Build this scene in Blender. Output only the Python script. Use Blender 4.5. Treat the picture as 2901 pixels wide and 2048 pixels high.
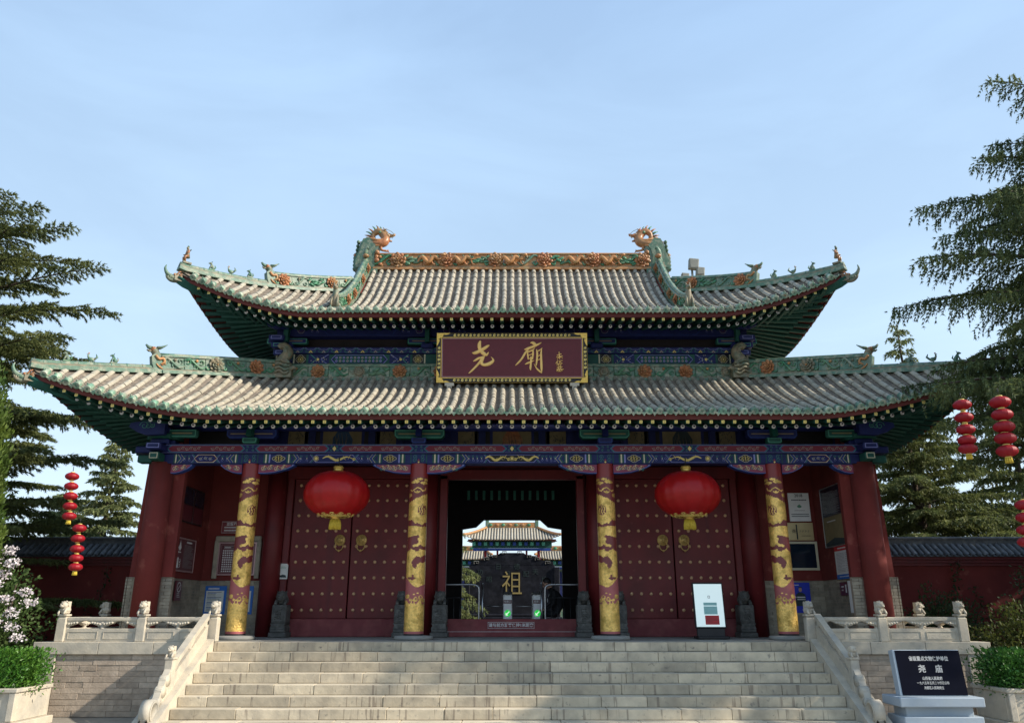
import bpy, bmesh, math, random
import numpy as np
from mathutils import Vector, Matrix, Quaternion
PI = math.pi
R = math.radians
rnd = random.Random(7)
for _o in list(bpy.data.objects):
    bpy.data.objects.remove(_o)
scene = bpy.context.scene
COL = scene.collection

# ------------------------------------------------------------ camera, sky, sun, exposure
EYE = 1.69
PITCH = R(17.7)
cam_d = bpy.data.cameras.new('camera')
cam_d.sensor_width = 36
cam_d.lens = 27.6
cam_d.clip_start = 0.1
cam_d.clip_end = 3000
cam = bpy.data.objects.new('camera', cam_d)
cam.location = (0, 0, EYE)
cam.rotation_euler = (PI/2 + PITCH, 0, 0)
COL.objects.link(cam)
scene.camera = cam

TOSUN = Vector((4.1, -1.0, 2.7)).normalized()
sun_el = math.asin(TOSUN.z)
sun_az = math.atan2(TOSUN.x, TOSUN.y)
world = bpy.data.worlds.new('World')
scene.world = world
world.use_nodes = True
wn, wl = world.node_tree.nodes, world.node_tree.links
wn.clear()
w_out = wn.new('ShaderNodeOutputWorld')
w_bg = wn.new('ShaderNodeBackground')
w_sky = wn.new('ShaderNodeTexSky')
w_sky.sky_type = 'NISHITA'
w_sky.sun_disc = False
w_sky.sun_elevation = sun_el
w_sky.sun_rotation = sun_az
w_sky.air_density = 1.0
w_sky.dust_density = 1.6
w_sky.ozone_density = 1.6
w_sky.altitude = 400
# thin high cloud veil over the clear sky
w_tc = wn.new('ShaderNodeTexCoord')
w_map = wn.new('ShaderNodeMapping')
w_map.inputs['Scale'].default_value = (1.0, 1.0, 3.2)
w_n = wn.new('ShaderNodeTexNoise')
w_n.inputs['Scale'].default_value = 1.7
w_n.inputs['Detail'].default_value = 6
w_n.inputs['Roughness'].default_value = 0.55
w_n.inputs['Distortion'].default_value = 0.6
w_r = wn.new('ShaderNodeMapRange')
w_r.inputs['From Min'].default_value = 0.42
w_r.inputs['From Max'].default_value = 0.75
w_r.inputs['To Min'].default_value = 0.58
w_r.inputs['To Max'].default_value = 0.76
w_mix = wn.new('ShaderNodeMix')
w_mix.data_type = 'RGBA'
w_cr = wn.new('ShaderNodeValToRGB')          # the veil is paler towards the horizon all the way round
w_cr.color_ramp.elements[0].position = 0.0; w_cr.color_ramp.elements[0].color = (0.70, 0.82, 0.92, 1)
w_cr.color_ramp.elements[1].position = 0.75; w_cr.color_ramp.elements[1].color = (0.38, 0.57, 0.85, 1)
w_e = w_cr.color_ramp.elements.new(0.30); w_e.color = (0.56, 0.74, 0.90, 1)
w_sep = wn.new('ShaderNodeSeparateXYZ')
w_sc = wn.new('ShaderNodeVectorMath'); w_sc.operation = 'SCALE'; w_sc.inputs['Scale'].default_value = 9.6
wl.new(w_tc.outputs['Generated'], w_map.inputs['Vector'])
wl.new(w_tc.outputs['Generated'], w_sep.inputs[0]); wl.new(w_sep.outputs['Z'], w_cr.inputs['Fac']); wl.new(w_cr.outputs['Color'], w_sc.inputs[0]); wl.new(w_sc.outputs[0], w_mix.inputs['B'])
wl.new(w_map.outputs['Vector'], w_n.inputs['Vector'])
wl.new(w_n.outputs['Fac'], w_r.inputs['Value'])
wl.new(w_r.outputs['Result'], w_mix.inputs['Factor'])
wl.new(w_sky.outputs['Color'], w_mix.inputs['A'])
wl.new(w_mix.outputs['Result'], w_bg.inputs['Color'])
w_bg.inputs['Strength'].default_value = 0.105
wl.new(w_bg.outputs['Background'], w_out.inputs['Surface'])

sun_d = bpy.data.lights.new('sun', 'SUN')
sun_d.energy = 4.6
sun_d.angle = R(0.9)
sun_d.color = (1.0, 0.90, 0.76)
sun = bpy.data.objects.new('sun', sun_d)
sun.rotation_euler = TOSUN.to_track_quat('Z', 'Y').to_euler()
sun.location = (30, -10, 30)
COL.objects.link(sun)

scene.view_settings.view_transform = 'Standard'
scene.view_settings.look = 'None'
scene.view_settings.exposure = 0.55
scene.view_settings.gamma = 1.0
scene.view_settings.use_curve_mapping = False
scene.cycles.max_bounces = 6
scene.cycles.transparent_max_bounces = 8

# ------------------------------------------------------------ materials
def mat(name, col, rough=0.7, metal=0.0, var=0.12, scale=6.0, bump=0.0, col2=None, fac2=(0.45, 0.65),
        scale2=2.0, island=0.0, objrand=0.0, spec=0.4, streak=None, emit=None, transl=0.0, col3=None, fac3=(0.55, 0.7), scale3=9.0,
        coat=0.0, stretch=None):
    m = bpy.data.materials.new(name)
    m.use_nodes = True
    n, l = m.node_tree.nodes, m.node_tree.links
    b = n['Principled BSDF']
    b.inputs['Roughness'].default_value = rough
    b.inputs['Metallic'].default_value = metal
    b.inputs['Specular IOR Level'].default_value = spec
    if coat:
        b.inputs['Coat Weight'].default_value = coat
        b.inputs['Coat Roughness'].default_value = 0.25
    geo = n.new('ShaderNodeNewGeometry')
    tc = n.new('ShaderNodeTexCoord')
    vec = geo.outputs['Position']
    if stretch:
        mp = n.new('ShaderNodeMapping')
        mp.inputs['Scale'].default_value = stretch
        l.new(vec, mp.inputs['Vector'])
        vec = mp.outputs['Vector']
    rgb = n.new('ShaderNodeRGB')
    rgb.outputs[0].default_value = (*col, 1)
    cur = rgb.outputs[0]
    def mixin(fac_out, c2):
        nonlocal cur
        mx = n.new('ShaderNodeMix'); mx.data_type = 'RGBA'
        l.new(fac_out, mx.inputs['Factor']); l.new(cur, mx.inputs['A'])
        mx.inputs['B'].default_value = (*c2, 1)
        cur = mx.outputs['Result']
    def noise(sc, detail=5, v=None, rg=0.55):
        t = n.new('ShaderNodeTexNoise')
        t.inputs['Scale'].default_value = sc
        t.inputs['Detail'].default_value = detail
        t.inputs['Roughness'].default_value = rg
        l.new(v or vec, t.inputs['Vector'])
        return t.outputs['Fac']
    def ramp(o, a, b_, lo=0.0, hi=1.0):
        r = n.new('ShaderNodeMapRange')
        r.inputs['From Min'].default_value = a; r.inputs['From Max'].default_value = b_
        r.inputs['To Min'].default_value = lo; r.inputs['To Max'].default_value = hi
        l.new(o, r.inputs['Value'])
        return r.outputs['Result']
    if col2: mixin(ramp(noise(scale2), *fac2), col2)
    if col3: mixin(ramp(noise(scale3, 7), *fac3), col3)
    if streak:      # dark run-off marks that hang down a face
        mp = n.new('ShaderNodeMapping'); mp.inputs['Scale'].default_value = streak[1]
        l.new(geo.outputs['Position'], mp.inputs['Vector'])
        mixin(ramp(noise(1.0, 4, mp.outputs['Vector']), streak[2], streak[3], 0, streak[4] if len(streak) > 4 else 0.8), streak[0])
    def scalev(fac):
        nonlocal cur
        h = n.new('ShaderNodeVectorMath'); h.operation = 'SCALE'
        l.new(cur, h.inputs[0]); l.new(fac, h.inputs['Scale'])
        cur = h.outputs[0]
    if var: scalev(ramp(noise(scale), 0.3, 0.7, 1-var, 1+var))
    if island: scalev(ramp(geo.outputs['Random Per Island'], 0, 1, 1-island, 1+island))
    if objrand:
        oi = n.new('ShaderNodeObjectInfo')
        scalev(ramp(oi.outputs['Random'], 0, 1, 1-objrand, 1+objrand))
    l.new(cur, b.inputs['Base Color'])
    if bump:
        bp = n.new('ShaderNodeBump'); bp.inputs['Strength'].default_value = bump
        bp.inputs['Distance'].default_value = 0.01
        l.new(noise(scale*4, 6), bp.inputs['Height'])
        l.new(bp.outputs['Normal'], b.inputs['Normal'])
    if emit:
        b.inputs['Emission Color'].default_value = (*emit[0], 1)
        b.inputs['Emission Strength'].default_value = emit[1]
    if transl:
        tr = n.new('ShaderNodeBsdfTranslucent')
        l.new(cur, tr.inputs['Color'])
        ms = n.new('ShaderNodeMixShader'); ms.inputs[0].default_value = transl
        l.new(b.outputs[0], ms.inputs[1]); l.new(tr.outputs[0], ms.inputs[2])
        l.new(ms.outputs[0], n['Material Output'].inputs['Surface'])
    return m

M = {}
M['tile'] = mat('glazed_roof_tile', (0.355, 0.32, 0.25), 0.6, var=0.14, scale=14, col2=(0.42, 0.385, 0.305), scale2=3, col3=(0.25, 0.255, 0.205),
                fac3=(0.54, 0.75), scale3=7, island=0.09, objrand=0.07, bump=0.3)
M['trough'] = mat('trough_tile', (0.17, 0.145, 0.12), 0.8, var=0.25, scale=20, col2=(0.27, 0.23, 0.18), scale2=9, island=0.1, bump=0.3)
M['glaze'] = mat('green_glaze', (0.13, 0.25, 0.175), 0.4, var=0.25, scale=12, col2=(0.36, 0.38, 0.29), fac2=(0.42, 0.6), scale2=11, island=0.15, objrand=0.25, bump=0.3)
M['glaze_ridge'] = mat('weathered_green_glaze', (0.085, 0.165, 0.115), 0.45, var=0.25, scale=12, col2=(0.23, 0.25, 0.18), fac2=(0.45, 0.62), scale2=9, island=0.15, bump=0.3)
M['gold_char'] = mat('gilt_lettering', (0.80, 0.52, 0.17), 0.45, metal=0.15, var=0.08, scale=20)
M['dim_gold'] = mat('dim_gilt', (0.27, 0.21, 0.08), 0.6)
M['glaze_deep'] = mat('deep_green_glaze', (0.07, 0.15, 0.105), 0.45, var=0.3, scale=9, col2=(0.19, 0.22, 0.16), fac2=(0.42, 0.68), scale2=4, col3=(0.26, 0.14, 0.06), fac3=(0.62, 0.75), bump=0.3)
M['glaze_leaf'] = mat('leaf_green_glaze', (0.045, 0.16, 0.085), 0.35, var=0.3, scale=15, col2=(0.12, 0.2, 0.12), island=0.25, bump=0.2)
M['glaze_amber'] = mat('amber_glaze', (0.34, 0.135, 0.055), 0.35, var=0.3, scale=15, col2=(0.27, 0.16, 0.07), island=0.2, bump=0.2)
M['glaze_ochre'] = mat('ochre_ridge_glaze', (0.42, 0.20, 0.075), 0.45, var=0.3, scale=10, col2=(0.25, 0.19, 0.09), fac2=(0.5, 0.7), scale2=5, bump=0.2)
M['glaze_tan'] = mat('weathered_tan_glaze', (0.20, 0.17, 0.11), 0.55, var=0.3, scale=12, col2=(0.10, 0.14, 0.10), fac2=(0.45, 0.65), scale2=7, bump=0.3)
M['red_wall'] = mat('red_lime_plaster', (0.155, 0.023, 0.019), 0.85, var=0.13, scale=2.5, col2=(0.125, 0.018, 0.016), scale2=0.8, col3=(0.29, 0.09, 0.07), fac3=(0.6, 0.78), scale3=2.6, bump=0.2, streak=((0.12, 0.03, 0.028), (3.0, 3.0, 0.35), 0.56, 0.72, 0.55))
M['red_wood'] = mat('dark_red_lacquer', (0.135, 0.014, 0.016), 0.5, var=0.12, scale=3, col2=(0.105, 0.012, 0.013), scale2=1.2, spec=0.35, bump=0.1, col3=(0.22, 0.05, 0.045), fac3=(0.66, 0.8), scale3=7, streak=((0.085, 0.012, 0.016), (5.0, 5.0, 0.3), 0.54, 0.68, 0.7))
M['red_sill'] = mat('worn_red_sill', (0.17, 0.035, 0.04), 0.7, var=0.15, scale=5, col2=(0.22, 0.06, 0.06), scale2=3, bump=0.1)
M['red_fascia'] = mat('red_fascia_board', (0.10, 0.017, 0.013), 0.7, var=0.2, scale=5)
M['red_column'] = mat('red_column_lacquer', (0.22, 0.02, 0.02), 0.38, var=0.1, scale=3, spec=0.5)
M['red_motif'] = mat('maroon_dragon_ground', (0.17, 0.03, 0.03), 0.42, var=0.15, scale=4, spec=0.5)
M['gold_paint'] = mat('gold_leaf_paint', (0.88, 0.57, 0.155), 0.36, metal=0.4, var=0.2, scale=25, col2=(0.50, 0.32, 0.07), scale2=8, bump=0.25, spec=0.5)
_n, _l = M['gold_paint'].node_tree.nodes, M['gold_paint'].node_tree.links
_v = _n.new('ShaderNodeTexVoronoi'); _v.feature = 'DISTANCE_TO_EDGE'; _v.inputs['Scale'].default_value = 22
_g = _n.new('ShaderNodeNewGeometry'); _l.new(_g.outputs['Position'], _v.inputs['Vector'])
_b = [x for x in _n if x.type == 'BUMP'][0]; _l.new(_v.outputs['Distance'], _b.inputs['Height']); _b.inputs['Strength'].default_value = 0.5; _b.inputs['Distance'].default_value = 0.02
M['pink_motif'] = mat('pink_wave_ground', (0.36, 0.10, 0.10), 0.5, var=0.1, scale=6)
M['gold'] = mat('bright_gold', (0.65, 0.43, 0.10), 0.35, metal=0.6, var=0.15, scale=20)
M['brass'] = mat('brass', (0.55, 0.38, 0.13), 0.35, metal=0.45, var=0.2, scale=30, bump=0.2)
M['stud'] = mat('brass_stud', (0.78, 0.52, 0.30), 0.35, metal=0.35, var=0.1, scale=30)
M['blue'] = mat('beam_blue', (0.006, 0.014, 0.095), 0.6, var=0.2, scale=6)
M['blue2'] = mat('beam_bright_blue', (0.012, 0.045, 0.22), 0.6, var=0.15, scale=6)
M['green'] = mat('beam_green', (0.008, 0.075, 0.06), 0.6, var=0.2, scale=6)
M['green2'] = mat('beam_pale_green', (0.06, 0.26, 0.19), 0.6, var=0.2, scale=6)
M['lilac'] = mat('beam_lilac_line', (0.20, 0.22, 0.50), 0.6, var=0.1)
M['crimson'] = mat('cartouche_crimson', (0.14, 0.014, 0.03), 0.6, var=0.1)
M['rose'] = mat('bracket_rose', (0.22, 0.04, 0.085), 0.6, var=0.1)
M['cream'] = mat('cream_line', (0.55, 0.52, 0.38), 0.6, var=0.1)
M['gold_line'] = mat('gold_line', (0.70, 0.55, 0.16), 0.45, var=0.1)
M['black'] = mat('black_paint', (0.012, 0.012, 0.014), 0.5, var=0.1)
M['rafter'] = mat('rafter_green', (0.008, 0.06, 0.045), 0.6, var=0.2, scale=5)
M['rafter_red'] = mat('rafter_side_red', (0.10, 0.02, 0.018), 0.7, var=0.15)
M['soffit'] = mat('soffit_board', (0.085, 0.02, 0.018), 0.8, var=0.15, scale=5)
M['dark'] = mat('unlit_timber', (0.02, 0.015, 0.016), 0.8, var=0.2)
M['scroll_canvas'] = mat('panel_canvas', (0.20, 0.165, 0.085), 0.8, var=0.15, scale=5)
M['ink'] = mat('panel_ink', (0.03, 0.045, 0.05), 0.8, var=0.2)
M['ink_blue'] = mat('panel_blue_ink', (0.03, 0.07, 0.13), 0.8, var=0.2)
STONE_STREAK = ((0.14, 0.115, 0.09), (9.0, 0.6, 0.5), 0.56, 0.66, 0.75)
M['step'] = mat('step_stone', (0.51, 0.435, 0.315), 0.8, var=0.14, scale=5, col2=(0.39, 0.335, 0.25), fac2=(0.45, 0.62), scale2=2.2, objrand=0.2,
                streak=((0.15, 0.115, 0.09), (15.0, 0.5, 0.8), 0.60, 0.645, 0.6), col3=(0.20, 0.18, 0.15), fac3=(0.62, 0.75), scale3=13, bump=0.5)
M['step_top_sunlit'] = mat('sunlit_tread_stone', (0.54, 0.475, 0.36), 0.8, var=0.12, scale=6, col2=(0.44, 0.39, 0.30), scale2=1.5, objrand=0.08, bump=0.4)  # top faces only: sunlit brightness of the treads put into a lighter colour
M['pave'] = mat('platform_paving', (0.27, 0.265, 0.24), 0.8, var=0.12, scale=4, col2=(0.21, 0.21, 0.195), scale2=1.2, objrand=0.1, bump=0.3)
M['marble'] = mat('carved_white_stone', (0.50, 0.445, 0.35), 0.7, var=0.1, scale=7, col2=(0.35, 0.33, 0.285), fac2=(0.45, 0.7), scale2=2.5, col3=(0.25, 0.23, 0.19), fac3=(0.64, 0.8), scale3=11, bump=0.35)
M['brick'] = mat('grey_brick', (0.44, 0.36, 0.28), 0.88, var=0.18, scale=9, col2=(0.36, 0.29, 0.225), fac2=(0.42, 0.62), scale2=1.3, objrand=0.17, island=0.12, bump=0.6, col3=(0.34, 0.30, 0.24), fac3=(0.62, 0.75), scale3=6)
M['mortar'] = mat('mortar', (0.33, 0.27, 0.21), 0.95, var=0.15, scale=8)
M['brick2'] = mat('portico_brick', (0.32, 0.285, 0.22), 0.88, var=0.16, scale=9, col2=(0.20, 0.185, 0.155), scale2=2, island=0.14, bump=0.4)
M['lionstone'] = mat('dark_carved_stone', (0.085, 0.085, 0.08), 0.75, var=0.25, scale=12, col2=(0.15, 0.15, 0.14), fac2=(0.5, 0.7), scale2=8, bump=0.5)
M['greytile'] = mat('grey_clay_tile', (0.085, 0.09, 0.095), 0.8, var=0.25, scale=12, col2=(0.16, 0.16, 0.155), fac2=(0.5, 0.7), scale2=5, island=0.15, objrand=0.2, bump=0.3)
M['ground'] = mat('ground_paving', (0.30, 0.27, 0.225), 0.85, var=0.12, scale=3, col2=(0.22, 0.20, 0.17), scale2=0.7, bump=0.4)
M['soil'] = mat('soil', (0.06, 0.045, 0.03), 0.95, var=0.3, scale=8)
M['bark'] = mat('bark', (0.07, 0.05, 0.037), 0.95, var=0.3, scale=14, bump=0.8)
M['lantern'] = mat('red_lantern_silk', (0.42, 0.012, 0.012), 0.33, var=0.12, scale=5, spec=0.35, transl=0.22, col2=(0.40, 0.010, 0.012), scale2=2.5)
M['lantern_small'] = mat('red_lantern_nylon', (0.30, 0.004, 0.012), 0.5, var=0.1, scale=9, transl=0.15)
M['tassel'] = mat('yellow_tassel', (0.62, 0.46, 0.05), 0.6, var=0.2, scale=40)
M['steel'] = mat('brushed_steel', (0.42, 0.43, 0.45), 0.28, metal=0.9, var=0.05)
M['whiteplate'] = mat('white_plate', (0.80, 0.82, 0.82), 0.5, var=0.05)
M['paper'] = mat('white_paper', (0.60, 0.62, 0.60), 0.7, var=0.04)
M['maroon'] = mat('maroon_plate', (0.10, 0.018, 0.026), 0.35, var=0.08, spec=0.5)
M['plaque'] = mat('plaque_maroon', (0.10, 0.012, 0.02), 0.55, var=0.1, scale=7, col3=(0.24, 0.09, 0.09), fac3=(0.72, 0.78), scale3=22)
M['rosegold'] = mat('rose_metal_frame', (0.42, 0.27, 0.27), 0.4, metal=0.4, var=0.08)
M['printwhite'] = mat('print_white', (0.62, 0.62, 0.62), 0.6, var=0.0)
M['printgrey'] = mat('print_grey', (0.28, 0.27, 0.28), 0.6, var=0.0)
M['printred'] = mat('print_red', (0.5, 0.03, 0.035), 0.55, var=0.05)
M['printteal'] = mat('print_teal', (0.30, 0.55, 0.53), 0.6, var=0.05)
M['printgreen'] = mat('print_green', (0.10, 0.30, 0.20), 0.6, var=0.05)
M['printblue'] = mat('print_blue', (0.02, 0.13, 0.46), 0.45, var=0.06)
M['posterblue'] = mat('poster_blue', (0.015, 0.035, 0.42), 0.4, var=0.1, scale=3)
M['skin'] = mat('skin', (0.42, 0.25, 0.18), 0.6, var=0.05)
M['blackcloth'] = mat('black_cloth', (0.014, 0.014, 0.017), 0.85, var=0.2, scale=12)
M['hair'] = mat('black_hair', (0.01, 0.009, 0.009), 0.6, var=0.2)
M['granite'] = mat('black_granite', (0.004, 0.005, 0.012), 0.6, var=0.1, spec=0.04)
M['bluestone'] = mat('pale_blue_marble', (0.36, 0.42, 0.47), 0.55, var=0.08, scale=4, col2=(0.28, 0.34, 0.40), scale2=2, bump=0.15)
M['etch'] = mat('etched_letter', (0.45, 0.46, 0.46), 0.6, var=0.05)
M['metaldark'] = mat('dark_metal', (0.03, 0.03, 0.033), 0.4, metal=0.5, var=0.1)
M['grey_box'] = mat('weathered_grey_box', (0.22, 0.22, 0.19), 0.6, var=0.12, scale=9)
M['cream_box'] = mat('cream_box', (0.58, 0.52, 0.34), 0.6, var=0.06)
M['mirror_gold'] = mat('polished_brass_plate', (0.70, 0.58, 0.32), 0.25, metal=0.35, var=0.05)
M['darkglass'] = mat('dark_glass_panel', (0.006, 0.015, 0.03), 0.12, var=0.1, spec=0.5)
M['ledgreen'] = mat('green_arrow_lamp', (0.02, 0.4, 0.06), 0.4, var=0, emit=((0.02, 0.8, 0.08), 0.38))
M['ledwhite'] = mat('white_arrow_lamp', (0.8, 0.9, 0.8), 0.4, var=0, emit=((0.8, 1.0, 0.8), 0.5))
M['screenlit'] = mat('lit_display', (0.55, 0.62, 0.62), 0.3, var=0, emit=((0.62, 0.78, 0.80), 0.42))
M['screen_stone'] = mat('dark_screen_stone', (0.008, 0.009, 0.014), 0.5, var=0.3, scale=6, spec=0.2, col2=(0.015, 0.016, 0.022), scale2=3, bump=0.3)

M['screen_faint'] = mat('faint_carving', (0.025, 0.04, 0.04), 0.5)

# ------------------------------------------------------------ building helpers
def at(px, py, Y):
    """pixel of the full photograph view (2296 wide) to the point on the plane y = Y"""
    f = 1760.0
    u, w = (px-1148)/f, (810.5-py)/f
    dy, dz = math.cos(PITCH) - w*math.sin(PITCH), math.sin(PITCH) + w*math.cos(PITCH)
    s = Y/dy
    return Vector((u*s, Y, EYE + s*dz))

def tag(o, label=None, cat=None, group=None, kind=None):
    if label: o['label'] = label
    if cat: o['category'] = cat
    if group: o['group'] = group
    if kind: o['kind'] = kind
    return o

def empty(name, loc=(0, 0, 0), label=None, cat=None, group=None, kind=None, parent=None):
    o = bpy.data.objects.new(name, None)
    o.empty_display_size = 0.2
    COL.objects.link(o)
    o.location = loc
    if parent: o.parent = parent
    return tag(o, label, cat, group, kind)

def link(name, me, parent=None, mtx=None, **kw):
    o = bpy.data.objects.new(name, me)
    COL.objects.link(o)
    if parent: o.parent = parent
    if mtx is not None: o.matrix_local = mtx
    return tag(o, **kw)

def copy_tree(o, parent=None):
    c = o.copy(); COL.objects.link(c)
    if parent: c.parent = parent
    for ch in list(o.children):
        copy_tree(ch, c)
    return c

def frame(origin, xa, ya=None, za=None):
    xa = Vector(xa).normalized()
    if za is None:
        ya = Vector(ya).normalized(); za = xa.cross(ya).normalized(); ya = za.cross(xa)
    else:
        za = Vector(za).normalized(); ya = za.cross(xa).normalized(); za = xa.cross(ya)
    m = Matrix((xa, ya, za)).transposed().to_4x4()
    m.translation = Vector(origin)
    return m

class MB:
    def __init__(s):
        s.v, s.f, s.m, s.sm = [], [], [], []
        s.mats = []
        s.x = None
    def mi(s, m):
        m = M[m] if isinstance(m, str) else m
        if m not in s.mats: s.mats.append(m)
        return s.mats.index(m)
    def add(s, vs, fs, m, smooth=False):
        b = len(s.v); k = s.mi(m)
        if s.x is not None: vs = [s.x @ Vector(p) for p in vs]
        s.v.extend([tuple(p) for p in vs])
        for f in fs:
            s.f.append([b+i for i in f]); s.m.append(k); s.sm.append(smooth)
        return s
    def box(s, c, d, m, rot=None, taper=1.0):
        x, y, z = d[0]/2, d[1]/2, d[2]/2
        vs = [Vector((sx*x*(taper if sz > 0 else 1), sy*y*(taper if sz > 0 else 1), sz*z)) for sz in (-1, 1) for sy in (-1, 1) for sx in (-1, 1)]
        if rot is not None: vs = [rot @ p for p in vs]
        c = Vector(c)
        vs = [p+c for p in vs]
        return s.add(vs, [(0, 2, 3, 1), (4, 5, 7, 6), (0, 1, 5, 4), (2, 6, 7, 3), (0, 4, 6, 2), (1, 3, 7, 5)], m)
    def bbox(s, x0, x1, y0, y1, z0, z1, m):
        return s.box(((x0+x1)/2, (y0+y1)/2, (z0+z1)/2), (abs(x1-x0), abs(y1-y0), abs(z1-z0)), m)
    def bevbox(s, c, d, m, b=0.01, rot=None):
        """box with chamfered edges"""
        X, Y, Z = d[0]/2, d[1]/2, d[2]/2
        vs = []; idx = {}
        for sx in (-1, 1):
            for sy in (-1, 1):
                for sz in (-1, 1):
                    for a in range(3):
                        p = [sx*(X-b), sy*(Y-b), sz*(Z-b)]
                        p[a] = (sx*X, sy*Y, sz*Z)[a]
                        idx[(sx, sy, sz, a)] = len(vs); vs.append(Vector(p))
        fs = []
        S = (-1, 1)
        for q in S:
            fs.append([idx[(q, -1, -1, 0)], idx[(q, 1, -1, 0)], idx[(q, 1, 1, 0)], idx[(q, -1, 1, 0)]])
            fs.append([idx[(-1, q, -1, 1)], idx[(1, q, -1, 1)], idx[(1, q, 1, 1)], idx[(-1, q, 1, 1)]])
            fs.append([idx[(-1, -1, q, 2)], idx[(1, -1, q, 2)], idx[(1, 1, q, 2)], idx[(-1, 1, q, 2)]])
        for p in S:
            for q in S:
                fs.append([idx[(p, q, -1, 0)], idx[(p, q, -1, 1)], idx[(p, q, 1, 1)], idx[(p, q, 1, 0)]])
                fs.append([idx[(p, -1, q, 0)], idx[(p, -1, q, 2)], idx[(p, 1, q, 2)], idx[(p, 1, q, 0)]])
                fs.append([idx[(-1, p, q, 1)], idx[(-1, p, q, 2)], idx[(1, p, q, 2)], idx[(1, p, q, 1)]])
                for r_ in S:
                    fs.append([idx[(p, q, r_, 0)], idx[(p, q, r_, 1)], idx[(p, q, r_, 2)]])
        if rot is not None: vs = [rot @ p for p in vs]
        c = Vector(c)
        return s.add([p+c for p in vs], fs, m)
    def prism(s, pts, h, m, close=True, rev=False):
        """pts: list of 3d points (one face); h: extrusion vector"""
        h = Vector(h); n = len(pts)
        a = [Vector(p) for p in pts]
        vs = a + [p+h for p in a]
        fs = [list(range(n))[::-1], list(range(n, 2*n))] + [(i, (i+1) % n, n+(i+1) % n, n+i) for i in range(n)]
        return s.add(vs, fs, m)
    def tube(s, path, rad, m, seg=8, cap=True, smooth=True, squash=None, up=None):
        path = [Vector(p) for p in path]; n = len(path)
        if not hasattr(rad, '__len__'): rad = [rad]*n
        vs = []; prev = None
        for i, p in enumerate(path):
            t = (path[min(i+1, n-1)] - path[max(i-1, 0)])
            if t.length < 1e-9: t = Vector((0, 0, 1))
            t.normalize()
            if prev is None:
                a = Vector(up) if up else (Vector((0, 0, 1)) if abs(t.z) < 0.9 else Vector((1, 0, 0)))
                e1 = t.cross(a).normalized()
            else:
                e1 = prev - t*prev.dot(t)
                e1 = e1.normalized() if e1.length > 1e-6 else t.orthogonal().normalized()
            prev = e1; e2 = t.cross(e1)
            for k in range(seg):
                a = 2*PI*k/seg
                vs.append(p + (e1*math.cos(a) + e2*math.sin(a)*(squash or 1))*rad[i])
        fs = [(i*seg+k, i*seg+(k+1) % seg, (i+1)*seg+(k+1) % seg, (i+1)*seg+k) for i in range(n-1) for k in range(seg)]
        if cap: fs += [list(range(seg))[::-1], list(range((n-1)*seg, n*seg))]
        return s.add(vs, fs, m, smooth)
    def lathe(s, prof, c, m, seg=24, smooth=True, axis=None, mfun=None, cap=True):
        """prof: (r, z) list"""
        q = Vector((0, 0, 1)).rotation_difference(Vector(axis).normalized()) if axis else None
        c = Vector(c); vs = []
        for r_, z in prof:
            for k in range(seg):
                a = 2*PI*k/seg
                p = Vector((r_*math.cos(a), r_*math.sin(a), z))
                vs.append((q @ p if q else p) + c)
        n = len(prof)
        fs = [(i*seg+k, i*seg+(k+1) % seg, (i+1)*seg+(k+1) % seg, (i+1)*seg+k) for i in range(n-1) for k in range(seg)]
        if cap: fs += [list(range(seg))[::-1], list(range((n-1)*seg, n*seg))]
        return s.add(vs, fs, m, smooth)
    def ball(s, c, r, m, seg=10, rings=6, rot=None, smooth=True):
        r = (r, r, r) if not hasattr(r, '__len__') else r
        c = Vector(c); vs = [Vector((0, 0, -r[2]))]
        for i in range(1, rings):
            t = -PI/2 + PI*i/rings
            for k in range(seg):
                a = 2*PI*k/seg
                vs.append(Vector((r[0]*math.cos(t)*math.cos(a), r[1]*math.cos(t)*math.sin(a), r[2]*math.sin(t))))
        vs.append(Vector((0, 0, r[2])))
        if rot is not None: vs = [rot @ p for p in vs]
        vs = [p+c for p in vs]
        fs = [(0, 1+(k+1) % seg, 1+k) for k in range(seg)]
        for i in range(rings-2):
            b = 1+i*seg
            fs += [(b+k, b+(k+1) % seg, b+seg+(k+1) % seg, b+seg+k) for k in range(seg)]
        b = 1+(rings-2)*seg; t_ = len(vs)-1
        fs += [(b+k, b+(k+1) % seg, t_) for k in range(seg)]
        return s.add(vs, fs, m, smooth)
    def mesh(s, name):
        me = bpy.data.meshes.new(name)
        me.from_pydata(s.v, [], s.f)
        for m in s.mats: me.materials.append(m)
        me.polygons.foreach_set('material_index', s.m)
        me.polygons.foreach_set('use_smooth', s.sm)
        me.update()
        return me
    def build(s, name, parent=None, mtx=None, **kw):
        return link(name, s.mesh(name), parent, mtx, **kw)

def smoothpath(pts, k=6):
    """catmull-rom through points"""
    P = [Vector(p) for p in pts]
    P = [P[0]*2-P[1]] + P + [P[-1]*2-P[-2]]
    out = []
    for i in range(1, len(P)-2):
        for j in range(k):
            t = j/k
            a, b, c, d = P[i-1], P[i], P[i+1], P[i+2]
            out.append(0.5*((2*b) + (c-a)*t + (2*a-5*b+4*c-d)*t*t + (3*b-a-3*c+d)*t**3))
    out.append(P[-2])
    return out

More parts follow.
